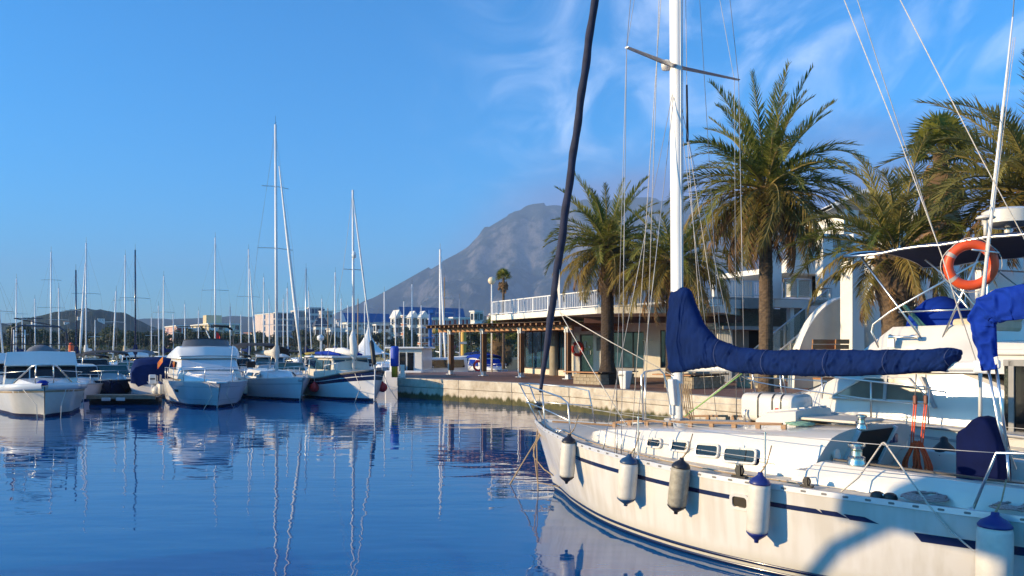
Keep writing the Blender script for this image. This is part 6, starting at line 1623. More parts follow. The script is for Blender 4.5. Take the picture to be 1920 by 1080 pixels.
mb = MB(); mb.tube([H.P(0,.98,1)+Vector((-.15,0,.05)), H.P(0,.9,1)+Vector((.05,0,-.05)), H.P(.02,.9,1)], .07, 6); mb.build('anchor', gryp, E)
# ---- F: blue banded trawler sailer
p, a = place(704, 753, 24)
Ft = thing('motor_sailer', 'white wooden motor sailer with two navy hull bands and cream wheelhouse', 'motor sailer', p, a)
H = Hull(9.6, ((0,1.52),(.15,1.34),(.4,1.05),(.7,.92),(1,1.0)), ((0,.03),(.05,.55),(.12,.98),(.25,1.36),(.5,1.55),(.75,1.5),(1,1.1)), ((0,0),(.05,.20),(.15,.66),(.3,1.15),(.5,1.42),(.75,1.3),(1,.6)), stem=.16, stern=.3, p=.65)
ho = hull_parts(Ft, H, white_h, stripe=((.86,.985,navyp),(.70,.83,navyp)), rub=blkp)
mb = MB(); mb.tube([H.P(0,f_,1)+Vector((-.015,0,0)) for f_ in (.02,.3,.6,.84,1.0,1.06)], .035, 6); mb.build('stem_post', white_h, ho)
mb = MB()
for sd in (-1,1): mb.tube([H.P(.003+.995*i/30, 1.03, sd, .0) for i in range(31)], .035, 6)
mb.build('cap_rail', mat('cap_rail_grey', (.20,.19,.17), .7), ho, smooth=True)
cab = cabin_loft(Ft, 'wheelhouse', ((2.9,1.0,1.0,1.45,.98,.03),(3.15,1.0,1.04,2.1,.98,.06),(6.4,1.0,1.18,2.06,1.1,.06)), cream_h)
mb = MB(); mb.prism([(2.85,-1.16),(6.7,-1.26),(6.7,1.26),(2.85,1.16)], 2.11, 2.21); mb.build('wheelhouse_roof', white_h, cab, bevel=.04)
for y0, y1 in ((-.92,-.34),(-.28,.28),(.34,.92)): quadpane(Ft, 'windscreen', [(3.0,y0,1.52),(3.0,y1,1.52),(3.14,y1,2.02),(3.14,y0,2.02)], glassb, (-.03,0,0), parent=cab)
for sd in (-1,1):
    for x0, x1 in ((3.35,4.1),(4.3,5.2),(5.4,6.1)): quadpane(Ft, 'side_window', [(x0,sd*1.06+sd*.03*(x0-3),1.5),(x1,sd*1.06+sd*.03*(x1-3),1.5),(x1,sd*1.03+sd*.03*(x1-3),2.0),(x0,sd*1.03+sd*.03*(x0-3),2.0)], glassb, (0,sd*.015,0), parent=cab)
cabin_loft(Ft, 'foredeck_trunk', ((1.6,1.0,.5,1.45,.4,.05),(2.95,1.0,.95,1.48,.8,.06)), cream_h)
mb = MB(); mb.lathe([(0,-.02),(.12,-.02),(.12,.02),(0,.02)], (2.2,.8,1.25), 12, 'Y'); mb.build('porthole', blkp, Ft)
zt_ = EYE+(HOR-362)/F*42.5
mfoot, mtop = Vector((2.75,0,1.45)), Vector((2.85,0,zt_)); mb = MB(); mb.tube([mfoot, mtop], [.08,.06], 8); ms = mb.build('mast', alu, Ft, smooth=True)
mb = MB(); mb.tube([mfoot.lerp(mtop,.56)+Vector((0,-.55,0)), mfoot.lerp(mtop,.56)+Vector((0,.55,0))], .02, 5); mb.build('spreader', alug, ms)
mb = MB(); mb.lathe([(0,-.2),(.1,-.15),(.12,0),(.08,.15),(0,.2)], mfoot.lerp(mtop,.64)+Vector((-.1,0,0)), 10); mb.build('radar_reflector', white_h, ms, smooth=True)
mb = MB(); mb.tube([mfoot+Vector((-.05,0,.55)), mfoot+Vector((-.05,.0,1.0)), mfoot+Vector((.0,.05,1.7)), mfoot+Vector((.05,0,2.1))], [.08,.21,.19,.07], 10); mb.build('furled_sail', MATS['sail_white'], ms, smooth=True)
mb = MB(); mb.tube([Vector((2.9,0,2.35)), Vector((4.2,0,2.42)), Vector((6.6,0,2.5))], [.16,.24,.12], 10); mb.build('boom_sail', MATS['sail_white'], Ft, smooth=True)
mb = MB(); mb.tube([Vector((3.1,-.6,2.28)), Vector((4.6,-.65,2.36)), Vector((6.4,-.7,2.34))], [.05,.13,.08], 8); mb.tube([Vector((3.1,.6,2.28)), Vector((4.6,.65,2.36)), Vector((6.4,.7,2.34))], [.05,.13,.08], 8); mb.build('blue_awning', bluec, Ft, smooth=True)
fs_ = H.P(0,1.05,1)+Vector((.02,0,.05)); mb = MB(); q1 = mfoot.lerp(mtop,.96); mb.tube([fs_, fs_.lerp(q1,.9)], [.06,.03], 8); mb.tube([fs_, q1], .012, 5); mb.build('furled_jib', MATS['sail_white'], Ft, smooth=True)
mb = MB(); mb.tube([fs_.lerp(q1,.015), fs_.lerp(q1,.03), fs_.lerp(q1,.14), fs_.lerp(q1,.155)], [.05,.12,.12,.05], 8); mb.build('jib_bag', blkp, Ft, smooth=True)
for sd in (-1,1): mb = MB(); mb.tube([H.P(.33,1,sd), mfoot.lerp(mtop,.56)+Vector((0,sd*.55,0)), mtop], .009, 4); mb.build('shroud', wire, Ft); tube(Ft, 'deck_rail', [H.P(.2,1,sd)+Vector((0,0,.05)), H.P(.2,1,sd)+Vector((0,-sd*.05,.6)), H.P(.33,1,sd)+Vector((0,-sd*.05,.62)), H.P(.33,1,sd)], .022, white_h)
mb = MB(); mb.tube([(7.6,0,1.0),(7.6,0,3.1)], .03, 6); mb.lathe([(0,-.2),(.2,-.1),(.2,.1),(0,.2)], (7.6,0,3.2), 12); mb.build('radar_post', white_h, Ft, smooth=True)
for u, f_, lab, sd in ((.42,.35,'round red ball fender on the long side of the motor sailer',1),(.17,.30,'round red ball fender between the motor sailer bow and the quay',-1)):
    q = wpt(Ft, H.P(u,f_,sd,.22)); mini_fender(lab, (q.x,q.y,q.z-.05), .25, 0, ball=True)
for sd in (1,-1): tube(Ft, 'mooring_line', [H.P(.08,.98,sd), Vector((.1,sd*.75,.7)), Vector((-.2,sd*1.25,-.2))], .016, ropew)
# ---- B, C and the pontoon
t, H, f0, B = motor_boat('navy hulled speedboat with teal windscreen behind the pontoon', 207, 748, L=7.6, turn=3, hm_=navy_h, canopy=black, hard=False, B=2.9)
p, a = place(292, 748, 0)
C_ = thing('covered_boat', 'boat wholly covered by a tall dark navy canvas with white outboard motor', 'motor boat', p, a)
H = std_hull(6.5, 2.5, .9, .85, .8, stem=.1, fine=2.2); hull_parts(C_, H, white_h, nu=24)
mb = MB(); rows = []
for x, hh, ww in ((.15,.75,.95),(.25,1.75,1.12),(.6,1.98,1.18),(2.0,2.12,1.2),(4.2,1.7,1.15),(5.8,1.0,.9)):
    rows.append([(x,-ww*1.02,.82),(x,-ww,.82+(hh-.82)*.6),(x,-ww*.86,hh-.12),(x,-ww*.55,hh),(x,0,hh+.04),(x,ww*.55,hh),(x,ww*.86,hh-.12),(x,ww,.82+(hh-.82)*.6),(x,ww*1.02,.82)])
mb.loft(rows); mb.face(range(9)); mb.build('cover', navy, C_, smooth=True, sharp=40)
mb = MB(); mb.box((-.12,.15,1.02), (.34,.36,.5)); mb.box((-.1,.15,.55), (.16,.14,.6)); mb.build('outboard_motor', white_h, C_, bevel=.06)
mb = MB(); mb.box((-.30,.15,1.05), (.01,.24,.07)); mb.build('motor_band', blkp, C_)
P0, P1 = atz(163, 742, .42), atz(292, 742, .42)
pt = thing('pontoon', 'low wooden pontoon with white floats between the moored motor boats', 'pontoon', (P0.x, P0.y, 0)); rz_ = math.atan2(P1.y-P0.y, P1.x-P0.x); pt.rotation_euler.z = rz_; Lp = (P1-P0).length
for i in range(int(Lp/.22)): mb = MB(); mb.box((.11+.22*i, .45, .42), (.205,.95,.05)); mb.build('plank', mat('weathered_plank', (.30,.24,.17), .85, c2=(.18,.15,.11), scale=9), pt)
mb = MB(); mb.box((Lp/2,-.03,.36), (Lp,.06,.18)); mb.build('edge_board', MATS['weathered_plank'], pt)
for x in (Lp*.29,Lp*.50): mb = MB(); mb.box((x,-.08,.26), (.42,.06,.16)); mb.build('float', gelg, pt, bevel=.03)
for i in range(4): mb = MB(); mb.lathe([(0,-.45),(.2,-.42),(.2,.42),(0,.45)], (Lp*(.12+.25*i),.45,.12), 12, 'X'); mb.build('float', blkp, pt)
# ---- white cabin boat and the blue-yellow pile behind the quay end
t, H, f0, B = motor_boat('white pilothouse boat moored behind the quay corner', 700, 0, L=8.4, turn=-62, fly=False, Y=52.5)
kc = at(762, 700, 51.5)
t = thing('white_kiosk', 'white cabin boat with dark sliding glass doors behind the quay corner', 'cabin boat', (kc.x, kc.y+.2, 0), R(-8))
H = std_hull(7.0, 2.7, 1.05, 1.0, 1.0, stem=.2, fine=1.8); 
mb = MB(); mb.box((0,.9,.55), (2.5,3.4,1.25)); mb.build('hull', white_h, t, bevel=.1)
mb = MB(); mb.box((0,1.1,1.85), (2.2,2.6,1.5)); kb = mb.build('cabin', white_h, t, bevel=.06)
mb = MB(); mb.box((0,.95,2.63), (2.6,3.1,.12)); mb.build('roof', white_h, kb, bevel=.05)
for x in (-.72,-.22,.30): mb = MB(); mb.box((x,-.21,1.75), (.40,.04,1.15)); w_ = mb.build('glass_door', glassd, kb); m2 = MB(); m2.box((x-.23,-.225,1.75), (.05,.05,1.2)); m2.build('frame', white_h, w_)
mb = MB(); mb.box((-.55,-.55,1.15), (.6,.5,.8)); mb.build('seat_locker', white_h, t, bevel=.05)
bp_ = at(740, 708, 43.6)
t = thing('padded_pile', 'royal blue padded mooring pile with yellow foot at the quay corner', 'pile', (bp_.x, 43.6, QZ-.02))
hp = EYE+(HOR-648)/F*43.6-QZ
mb = MB(); mb.lathe([(.17,.0),(.17,.62),(.16,.66)], (0,0,0), 14); mb.build('foot', mat('pile_yellow', (.65,.36,.012), .5), t, smooth=True)
mb = MB(); mb.lathe([(.2,.60),(.23,.66),(.23,hp-.12),(.18,hp-.02),(0,hp)], (0,0,0), 16); mb.build('pad', mat('pad_blue', (.012,.06,.42), .55, var=.15), t, smooth=True)
mb = MB(); mb.box((.42,.1,.33), (.22,.1,.66)); o = mb.build('info_post', whitec, None); o.location = (bp_.x, 43.6, QZ); tag(o, 'short white service post beside the blue padded pile', 'service post')
# boats seen through the pergola
motor_boat('white flybridge cruiser behind the brown pergola end', 797, 0, L=9.0, turn=8, fly=True, scr=glassb, Y=62)
motor_boat('low white open cruiser moored close behind the pier', 820, 0, L=7.0, turn=-25, hard=False, scr=glassb, Y=56)
t, H, f0, B = motor_boat('white sports boat with grey cockpit cover seen between pergola posts', 892, 0, L=7.6, turn=55, hard=True, scr=mat('pale_screen', (.38,.37,.30), .3), Y=56.5)
q = at(897, 686, 55.3); lifebuoy('small red lifebuoy on the sports boat between pergola posts', q, .32, .08, R(20), redb, rope=False, band=False)
motor_boat('white boat under bright blue canvas seen behind the third post', 942, 0, L=7.0, turn=20, canopy=bluec, hard=True, scr=bluec, Y=61)
# ---- the crowd of masts
crowd = 'sailing boats crowded in the marina behind'
MASTS = [ # px, top, Y, kwargs, label
 (8,505,52,dict(L=9,turn=20,lean=3),'sailing boat with raked thin mast at the very edge of the picture'),
 (30,522,74,dict(L=9,turn=-15,cover=navy),'sailing boat with pale mast and navy boom cover beyond the broad flybridge boat'),
 (66,560,88,dict(L=8,turn=10),'small sailing boat with short mast seen over the broad flybridge boat'),
 (95,472,66,dict(L=10,turn=-10,spread=2,cover=grey_cov),'sailing boat whose tall twin spreader mast rises behind the ladder'),
 (111,540,72,dict(L=8.5,turn=12),'sailing boat with short white mast beside the pine hill slope'),
 (143,506,60,dict(L=9,turn=8,mast_m=navyp,cover=navy),'sailing boat with dark mast beside the orange float'),
 (161,455,64,dict(L=10.5,turn=-6,cover=MATS['sail_white'],furl=MATS['sail_white']),'sailing boat with white furled sail and tall mast before the pine hill'),
 (211,545,66,dict(L=8.5,turn=6,lean=-2),'sailing boat with short stout white mast behind the navy speedboat'),
 (234,478,70,dict(L=10,turn=-12,cover=mat('tan_canvas', (.42,.33,.20), .85)),'sailing boat with tan boom cover and tall mast right of the pine hill'),
 (254,468,60,dict(L=10.5,turn=5,mast_m=navyp,cover=navy,hm_=navy_h),'dark hulled sailing boat with tall black mast behind the navy covered boat'),
 (284,595,95,dict(L=7,turn=0),'small distant sailing boat with very short mast above the navy cover'),
 (298,573,84,dict(L=8,turn=15),'sailing boat with short mast beside the red flag'),
 (306,517,72,dict(L=9.5,turn=-15,spread=1,cover=navy),'sailing boat with spreader mast just behind the red and yellow ensign'),
 (347,570,90,dict(L=8,turn=10),'sailing boat with lone short mast before the rose apartment house'),
 (403,445,66,dict(L=10.5,turn=-8,spread=1,cover=grey_cov),'sailing boat with tall mast rising above the sleek motor yacht'),
 (467,467,72,dict(L=10,turn=10,furl=MATS['sail_white'],cover=navy),'sailing boat with furled white jib before the low ochre building'),
 (494,520,80,dict(L=9,turn=-10,spread=1),'sailing boat with thin spreader mast before the tall hotel'),
 (505,560,92,dict(L=8,turn=10),'small sailing boat with low mast before the tall hotel'),
 (540,540,64,dict(L=9.5,turn=14,cover=navy),'sailing boat close behind the tall masted boat with the black canopy'),
 (573,503,70,dict(L=9.5,turn=-12,mast_m=alug,cover=navy),'grey masted sailing boat behind the gap beside the motor sailer'),
 (585,545,86,dict(L=8.5,turn=8,lean=2),'sailing boat with leaning thin mast before the white dark roofed house'),
 (628,510,68,dict(L=9.5,turn=-8,cover=bluec),'sailing boat with blue boom cover behind the motor sailer wheelhouse'),
 (640,560,80,dict(L=8.5,turn=6),'sailing boat with low mast before the blue roofed apartments'),
 (671,560,84,dict(L=8,turn=-5,mast_m=mat('wood_mast', (.36,.22,.10), .5)),'sailing boat with brown wooden mast beside the white tent'),
 (721,547,66,dict(L=9,turn=4),'sailing boat with plain white mast right of the white tent'),
 (742,585,84,dict(L=8,turn=12),'small sailing boat with short mast behind the blue padded pile'),
 (772,533,70,dict(L=9,turn=-10),'sailing boat with white mast before the gabled houses'),
 (826,467,60,dict(L=10,turn=6,r=.10,furl=MATS['sail_white']),'sailing boat with thick mast and furled jib above the pergola end'),
 (833,520,78,dict(L=9,turn=-6,mast_m=MATS['wood_mast'] if 'wood_mast' in MATS else None),'sailing boat with wooden mast close to the pergola end'),
 (862,560,72,dict(L=8.5,turn=8,mast_m=alug),'sailing boat with short grey mast between the first pergola posts'),
 (42,592,100,dict(L=7.5,turn=8),'tiny mast of a sailing boat over the broad flybridge boat screen'),
 (178,600,98,dict(L=7.5,turn=-8),'sailing boat with tiny mast before the dark pine hill'),
 (325,588,104,dict(L=7.5,turn=6),'sailing boat with tiny mast before the rose house'),
 (372,582,96,dict(L=8,turn=-9),'sailing boat with small mast before the ochre block corner'),
 (432,575,92,dict(L=8,turn=9,mast_m=alug),'grey masted small sailing boat before the ochre block end'),
 (452,590,100,dict(L=7.5,turn=3),'sailing boat with tiny mast between ochre block and beige arcade'),
 (531,560,88,dict(L=8.5,turn=-7),'sailing boat with small mast before the blue glazed hotel wing'),
 (560,575,96,dict(L=8,turn=10),'sailing boat with small mast below the grey hotel wing'),
 (603,560,90,dict(L=8.5,turn=-11),'sailing boat with small mast beside the dark hipped roof'),
 (615,578,98,dict(L=8,turn=4,mast_m=MATS['wood_mast'] if 'wood_mast' in MATS else alug),'sailing boat with small brownish mast before the long white building'),
 (652,572,92,dict(L=8,turn=-4),'sailing boat with small mast touching the blue roof end'),
 (684,566,90,dict(L=8,turn=7),'sailing boat with small mast before the blue roof middle'),
 (757,565,92,dict(L=8,turn=-6),'sailing boat with small mast before the orange stair tower'),
 (790,572,96,dict(L=8,turn=8),'sailing boat with small mast before the second gabled house'),
]
for px, yt, Y, kw, lab in MASTS:
    kw = {k: v for k, v in kw.items() if v is not None}
    kw.setdefault('spread', 1); kw.setdefault('r', .062)
    sail_boat(lab, px, Y, yt, group=crowd, **kw)
mcrowd = 'small motor boats packed in the marina behind'
for px, Y, L, kw, lab in (
 (14,38,8.0,dict(turn=8,fly=True),'white motor boat cut by the edge of the picture beside the broad boat'),
 (-10,47,8,dict(turn=-12,hard=True),'white cabin boat peeking out at the picture edge behind'),
 (158,39.5,6.5,dict(turn=4,hard=True,B=2.3),'pale cabin boat squeezed between the broad boat and the pontoon'),
 (190,52,8,dict(turn=10,canopy=black,hard=True),'white cruiser with black canopy behind the navy speedboat'),
 (235,50,7.5,dict(turn=-8,canopy=grey_cov,hard=False),'open boat with dark grey awning beside the navy covered boat'),
 (262,62,8,dict(turn=5,fly=True),'white flybridge boat under the tall black mast'),
 (300,66,8,dict(turn=-10,hard=True),'white cabin cruiser below the red flag'),
 (350,60,8.5,dict(turn=12,hard=True),'white cruiser hidden mostly by the sleek motor yacht'),
 (455,54,8,dict(turn=8,hard=True,canopy=black),'white cruiser with arched dark screen behind the black bimini'),
 (490,58,8.5,dict(turn=-10,fly=True,scr=glassb),'flybridge cruiser between the two bright spars'),
 (552,49,7.5,dict(turn=6,canopy=black,hard=False),'open boat with low black canopy beside the motor sailer'),
 (578,57,7.5,dict(turn=-14,hard=True),'white cabin boat tucked beside the motor sailer stern'),
 (608,63,8.0,dict(turn=9,hard=True,canopy=mat('yellow_canvas', (.55,.36,.03), .8)),'boat with yellow canvas behind the motor sailer'),
 (690,58,7.5,dict(turn=10,hard=True),'white cabin boat under the white tent'),
 (850,66,8.0,dict(turn=-15,hard=True,scr=glassb),'white cruiser beside the first pergola post'),
 (918,72,8.0,dict(turn=12,hard=True,canopy=navy),'white cruiser with navy canopy beyond the second pergola post')):
    motor_boat(lab, px, 0, L=L, Y=Y, group=mcrowd, **kw)

# ---- unseen motor boat added outside the frame so its canopy shades the yacht's quarter
t, H, f0, B = motor_boat('unseen white motor boat with navy bimini, added to shade the yacht quarter', 0, 0, L=9.0, fly=True, Y=1.0, B=3.2)
t.location = (-8.1, 9.55, 0); t.rotation_euler.z = R(-90)
mb = MB(); rows = []
for i in range(11):
    k_ = i/10; x = 4.0+4.6*k_; h_ = 4.20+.14*math.sin(math.pi*k_); rows.append([(x,-1.55,h_-.22),(x,-1.4,h_-.06),(x,-.7,h_+.04),(x,.7,h_+.04),(x,1.4,h_-.06),(x,1.55,h_-.22)])
mb.loft(rows); mb.loft([[(x,y,z-.02) for x,y,z in r_] for r_ in rows]); mb.build('bimini', navy, t, smooth=True)
tube(t, 'bimini_frame', [(2.2,-1.2,f0),(2.9,-1.4,2.0),(3.5,-1.5,2.9),(3.95,-1.52,3.6),(4.5,-1.5,4.1)], .075, white_h, 10)  # thick hoop shaped to throw a curved stripe of shade on the hull
for sd in (-1,1): tube(t, 'bimini_frame', [(7.6,sd*1.45,f0),(8.2,sd*1.52,4.0)], .02)
# ------------------------------------------------------------------ motor cruiser alongside the yacht
def cxl(px, py, y):   # cruiser uses the yacht axes; y is starboard offset in yacht coordinates
    return yp(px, py, y)
CY = 4.15
K = thing('motor_cruiser', 'white flybridge motor cruiser with navy bimini lying alongside behind the yacht', 'motor cruiser', yw(Vector((1.9,CY,0))), YRZ)
KO = Vector((1.9, CY, 0))
def kl(px, py, y): return yp(px, py, y+CY)-KO
H = std_hull(11.0, 3.7, 1.75, 1.45, 1.2, stem=.7, fine=1.15)
hull_parts(K, H, gel, stripe=((.86,.885,gryp),), rub=gryp)
# side deck bulwark and foredeck
cabin_loft(K, 'foredeck_trunk', ((1.2,1.5,.5,1.78,.4,.05),(2.2,1.45,.95,1.86,.8,.08),(3.0,1.4,1.2,1.9,1.05,.08)), gel)
bow_rail(K, H, .62, .40, .016, 5, pull=.2)
# windscreen cabin: side face outline taken at the port side plane y=-1.45
yside = -1.42
c0 = kl(1556,752,yside); c1 = kl(1742,752,yside); c2 = kl(1706,703,yside); c3 = kl(1610,707,yside)
zb_, zt_ = (c0.z+c1.z)/2, (c2.z+c3.z)/2
x0, x1 = c0.x, kl(1885,760,yside).x
xt0 = kl(1615,706,yside).x
cab = cabin_loft(K, 'cabin', ((x0-.75,1.3,1.38,zb_-.05,1.25,.04),(x0-.55,1.3,1.42,zb_+.06,1.30,.04),(xt0-.25,1.3,1.50,zt_+.08,1.36,.06),(x1-.6,1.3,1.52,zt_+.12,1.38,.06),(x1,1.3,1.52,zb_+.3,1.40,.06)), gel)
for sd in (-1,1):
    q = [(x0+.02,zb_+.02),(c1.x+.05,zb_+.02),(c2.x-.02,zt_-.03),(xt0+.06,zt_-.03)]
    def ys(z): k_ = (z-1.3)/(zt_+.1-1.3); return sd*(1.50-.13*k_+.03)
    gl_ = quadpane(K, 'side_window', [(x,ys(z),z) for x,z in q], mat('tan_reflection_glass', (.26,.22,.16), .08, c2=(.08,.08,.075), scale=1.1, spec=.6), (0,0,0), parent=cab)  # tan patches paint a reflection into the glass colour
    mx_ = (q[0][0]+q[1][0])/2+.12; mb = MB(); mb.beam((mx_,ys(zb_)*1.006,zb_), (mx_,ys(zt_)*1.006,zt_), .05, .05, up=(1,0,0)); mb.build('mullion', gryp, gl_)
    mb = MB(); mb.tube([(x,ys(z)*1.004,z) for x,z in q+[q[0]]], .022, 5); mb.build('frame', gel, gl_)
    mb = MB(); mb.beam((c1.x+.12,ys(zb_)*1.01,zb_-.05), (c2.x+.18,ys(zt_)*1.01,zt_), .09, .04, up=(1,0,0)); mb.build('pillar_trim', gryp, cab)
quadpane(K, 'windscreen', [(x0-.50,-1.22,zb_+.10),(x0-.50,1.22,zb_+.10),(xt0-.26,1.25,zt_+.02),(xt0-.26,-1.25,zt_+.02)], glassd, (-.03,0,.02), parent=cab)
# flybridge mould: front sloping (px 1640 -> 1680 at y 610-650)
f0_, f1_ = kl(1625,655,-1.3), kl(1672,613,-1.3)
fz1 = f1_.z
fb = cabin_loft(K, 'flybridge', ((f0_.x-.7,zt_+.08,1.2,zt_+.16,1.15,.03),(f0_.x-.1,zt_+.08,1.42,f0_.z-.02,1.30,.06),(f1_.x,zt_+.08,1.46,fz1,1.32,.06),(f1_.x+1.3,zt_+.08,1.46,fz1+.02,1.34,.06),(f1_.x+1.35,zt_+.08,1.46,fz1-.25,1.34,.06),(x1+1.2,zt_+.08,1.46,fz1-.3,1.34,.06)), gel)
# screen over the flybridge front
s_a, s_b, s_c = kl(1640,585,-1.2), kl(1760,610,-1.2), kl(1700,580,-1.2)
mb = MB(); rows = []
for i in range(11):
    th = R(-85+170*i/10); rows.append([(f1_.x+.55-.45*math.cos(th), 1.2*math.sin(th), fz1-.01), (f1_.x+.15-.35*math.cos(th), 1.12*math.sin(th), fz1+.38)])
mb.loft(rows); mb.build('bridge_screen', mat('green_acrylic', (.03,.12,.10), .1, spec=.6), fb, smooth=True)
# horn
h0 = kl(1668,632,-1.5); mb = MB(); mb.lathe([(.05,0),(.03,.05),(.018,.1),(.018,.32),(.035,.34),(.035,.44),(0,.45)], h0, 10, 'X'); mb.box(h0+Vector((.03,0,-.09)), (.09,.06,.12)); mb.build('horn', steel, fb, smooth=True, sharp=40)
# helm covers and seats on the flybridge
mb = MB(); rows = []
ca, cb = kl(1715,590,-.6), kl(1818,590,-.6)
for i in range(13):
    t_ = i/12; x = ca.x+(cb.x-ca.x)*t_; hh = (.62-.15*t_)*(math.sin(math.pi*min(1,.12+t_*.86))**.5); rows.append([(x, -.95+1.1*j/8, fz1-.05+hh*(math.sin(math.pi*j/8)**.45)*(1+.05*noise.noise(Vector((i*.6,j*.8,2))))) for j in range(9)])
mb.loft(rows); mb.build('console_cover', bluec, fb, smooth=True)
sx_ = kl(1830,580,-.4); mb = MB(); mb.box((sx_.x+.15,-.35,fz1+.02), (.6,1.2,.22)); mb.box((sx_.x+.42,-.35,fz1+.30), (.16,1.2,.5), tilt=(0,.2,0)); mb.build('seat', mat('seat_cream', (.58,.47,.33), .7), fb, bevel=.07)
# side rails, bimini frame and canopy
rail = [kl(1645,640,-1.4), kl(1634,612,-1.4), kl(1652,597,-1.4), kl(1700,583,-1.4)]
P = lambda px, py, y=-1.35: kl(px, py, y)
for nm, pts, r_ in (('bridge_rail', [P(1648,652),P(1634,622),P(1637,608),P(1668,585),P(1835,490)], .017), ('bridge_rail', [P(1685,585),P(1835,579)], .014),
    ('bimini_leg', [P(1615,483),P(1740,650)], .018), ('bimini_leg', [P(1760,650),P(1840,470)], .017), ('bimini_leg', [P(1735,487),P(1800,540),P(1850,600)], .015), ('bimini_leg', [P(1835,640),P(1850,560),P(1858,470)], .018)):
    tube(K, nm, pts, r_, steel, 8)
    tube(K, nm, [Vector((p.x,-p.y,p.z)) for p in pts], r_, steel, 8)
bx0, bx1 = P(1590,484,-1.3), P(1850,452,-1.3)
zb0, zb1 = bx0.z, P(1850,452,-1.3).z
mb = MB(); rows = []
for i in range(15):
    t_ = i/14; x = bx0.x+(bx1.x+2.2-bx0.x)*t_; zz_ = zb0+.04*math.sin(math.pi*t_)+.02+max(0,t_-.1)*.12; rows.append([(x, -1.42+2.84*j/12, zz_+.16*math.sin(math.pi*j/12)**.7-.03*math.sin(4*math.pi*t_)**2) for j in range(13)])
mb.loft(rows); mb.loft([[(x,y,z-.015) for x,y,z in r_] for r_ in rows]); bm_ = mb.build('bimini', mat('bimini_navy', (.012,.016,.045), .85, var=.2), K, smooth=True)
mb = MB()
for sd in (-1,1): mb.tube([(r_[0 if sd < 0 else -1]) for r_ in rows], .022, 6)
mb.tube(rows[0], .02, 6); mb.build('bimini_pole', steel, bm_, smooth=True)
# radar and small antenna dome on the bimini top
rd = kl(1885,425,-.2)
zr = rows[-4][6][2]
t_r = cabin_loft  # unused alias kept local
mb = MB(); mb.lathe([(.05,zr),(.05,zr+.10),(.20,zr+.11),(.36,zr+.17),(.37,zr+.36),(.30,zr+.40),(0,zr+.42)], (rd.x+.0,-.1,0), 26); mb.build('radar_dome', gel, K, smooth=True, sharp=40)
an = kl(1848,412,-1.0); mb = MB(); mb.tube([(an.x,-1.0,zr-.1),(an.x,-1.0,an.z)], .03, 8); mb.lathe([(.0,an.z),(.12,an.z+.01),(.14,an.z+.03),(.10,an.z+.06),(0,an.z+.07)], (an.x,-1.0,0), 16); mb.build('gps_antenna', gel, K, smooth=True)
# aft bulkhead with dark framed doors
bxa = kl(1872,720,-1.45)
mb = MB(); mb.box((x1+.45,-1.0,1.9), (.06,.9,1.3)); db = mb.build('saloon_door', glassd, K)
mb = MB()
for z in (1.28,2.5): mb.box((x1+.44,-1.0,z), (.1,1.0,.07))
for y in (-1.45,-1.0,-.55): mb.box((x1+.44,y,1.9), (.1,.06,1.3))
mb.build('frame', mat('door_grey', (.22,.22,.22), .5), db)
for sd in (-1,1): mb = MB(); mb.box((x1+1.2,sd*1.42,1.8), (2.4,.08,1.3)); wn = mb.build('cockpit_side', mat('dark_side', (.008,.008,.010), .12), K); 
mb = MB()
for xx in (x1+.1,x1+.85,x1+1.6,x1+2.35): mb.box((xx,-1.47,1.82), (.07,.05,1.36))
mb.box((x1+1.2,-1.47,2.47), (2.4,.05,.09)); mb.build('door_frame', MATS['door_grey'], K)
mb = MB(); mb.box((x1+1.0,0,2.62), (2.4,2.9,.08)); mb.build('cockpit_roof', gel, K, bevel=.02)
# long thin white whip pole with halyards
w0, w1 = yl(at(1838,600,9.9)), yl(at(1899,32,9.9))
wp = thing('whip_aerial', 'long slender white pole aerial rising past the orange lifebuoy', 'aerial', yw(w0), YRZ)
mb = MB(); d = w1-w0; mb.tube([Vector((0,0,0)), d*.35, d*.36, d*.7, d*.71, d], [.026,.022,.03,.018,.016,.010], 8); mb.tube([Vector((0,0,0)), Vector((0,0,-1.2))], .024, 8); mb.build('pole', alu, wp, smooth=True)
mb = MB(); mb.tube([d, d+Vector((0.02,0,.30))], .006, 5); mb.build('tip', blkp, wp)
for dx in (.05,.09): mb = MB(); mb.tube([Vector((dx,0,.8)), d*.93+Vector((dx*.6,0,0))], .004, 4); mb.build('halyard', ropew, wp)
cr_ = yl(at(1822,468,9.9))-w0; cr2 = yl(at(1873,474,9.9))-w0; mb = MB(); mb.tube([cr_, cr2], .012, 6); mb.build('crosspiece', steel, wp, smooth=True)
c = at(1820, 497, 10.05)
lb = lifebuoy('big orange lifebuoy hung on the white pole under the navy bimini', c, .255, .062, R(-18), orange, tilt=R(6))
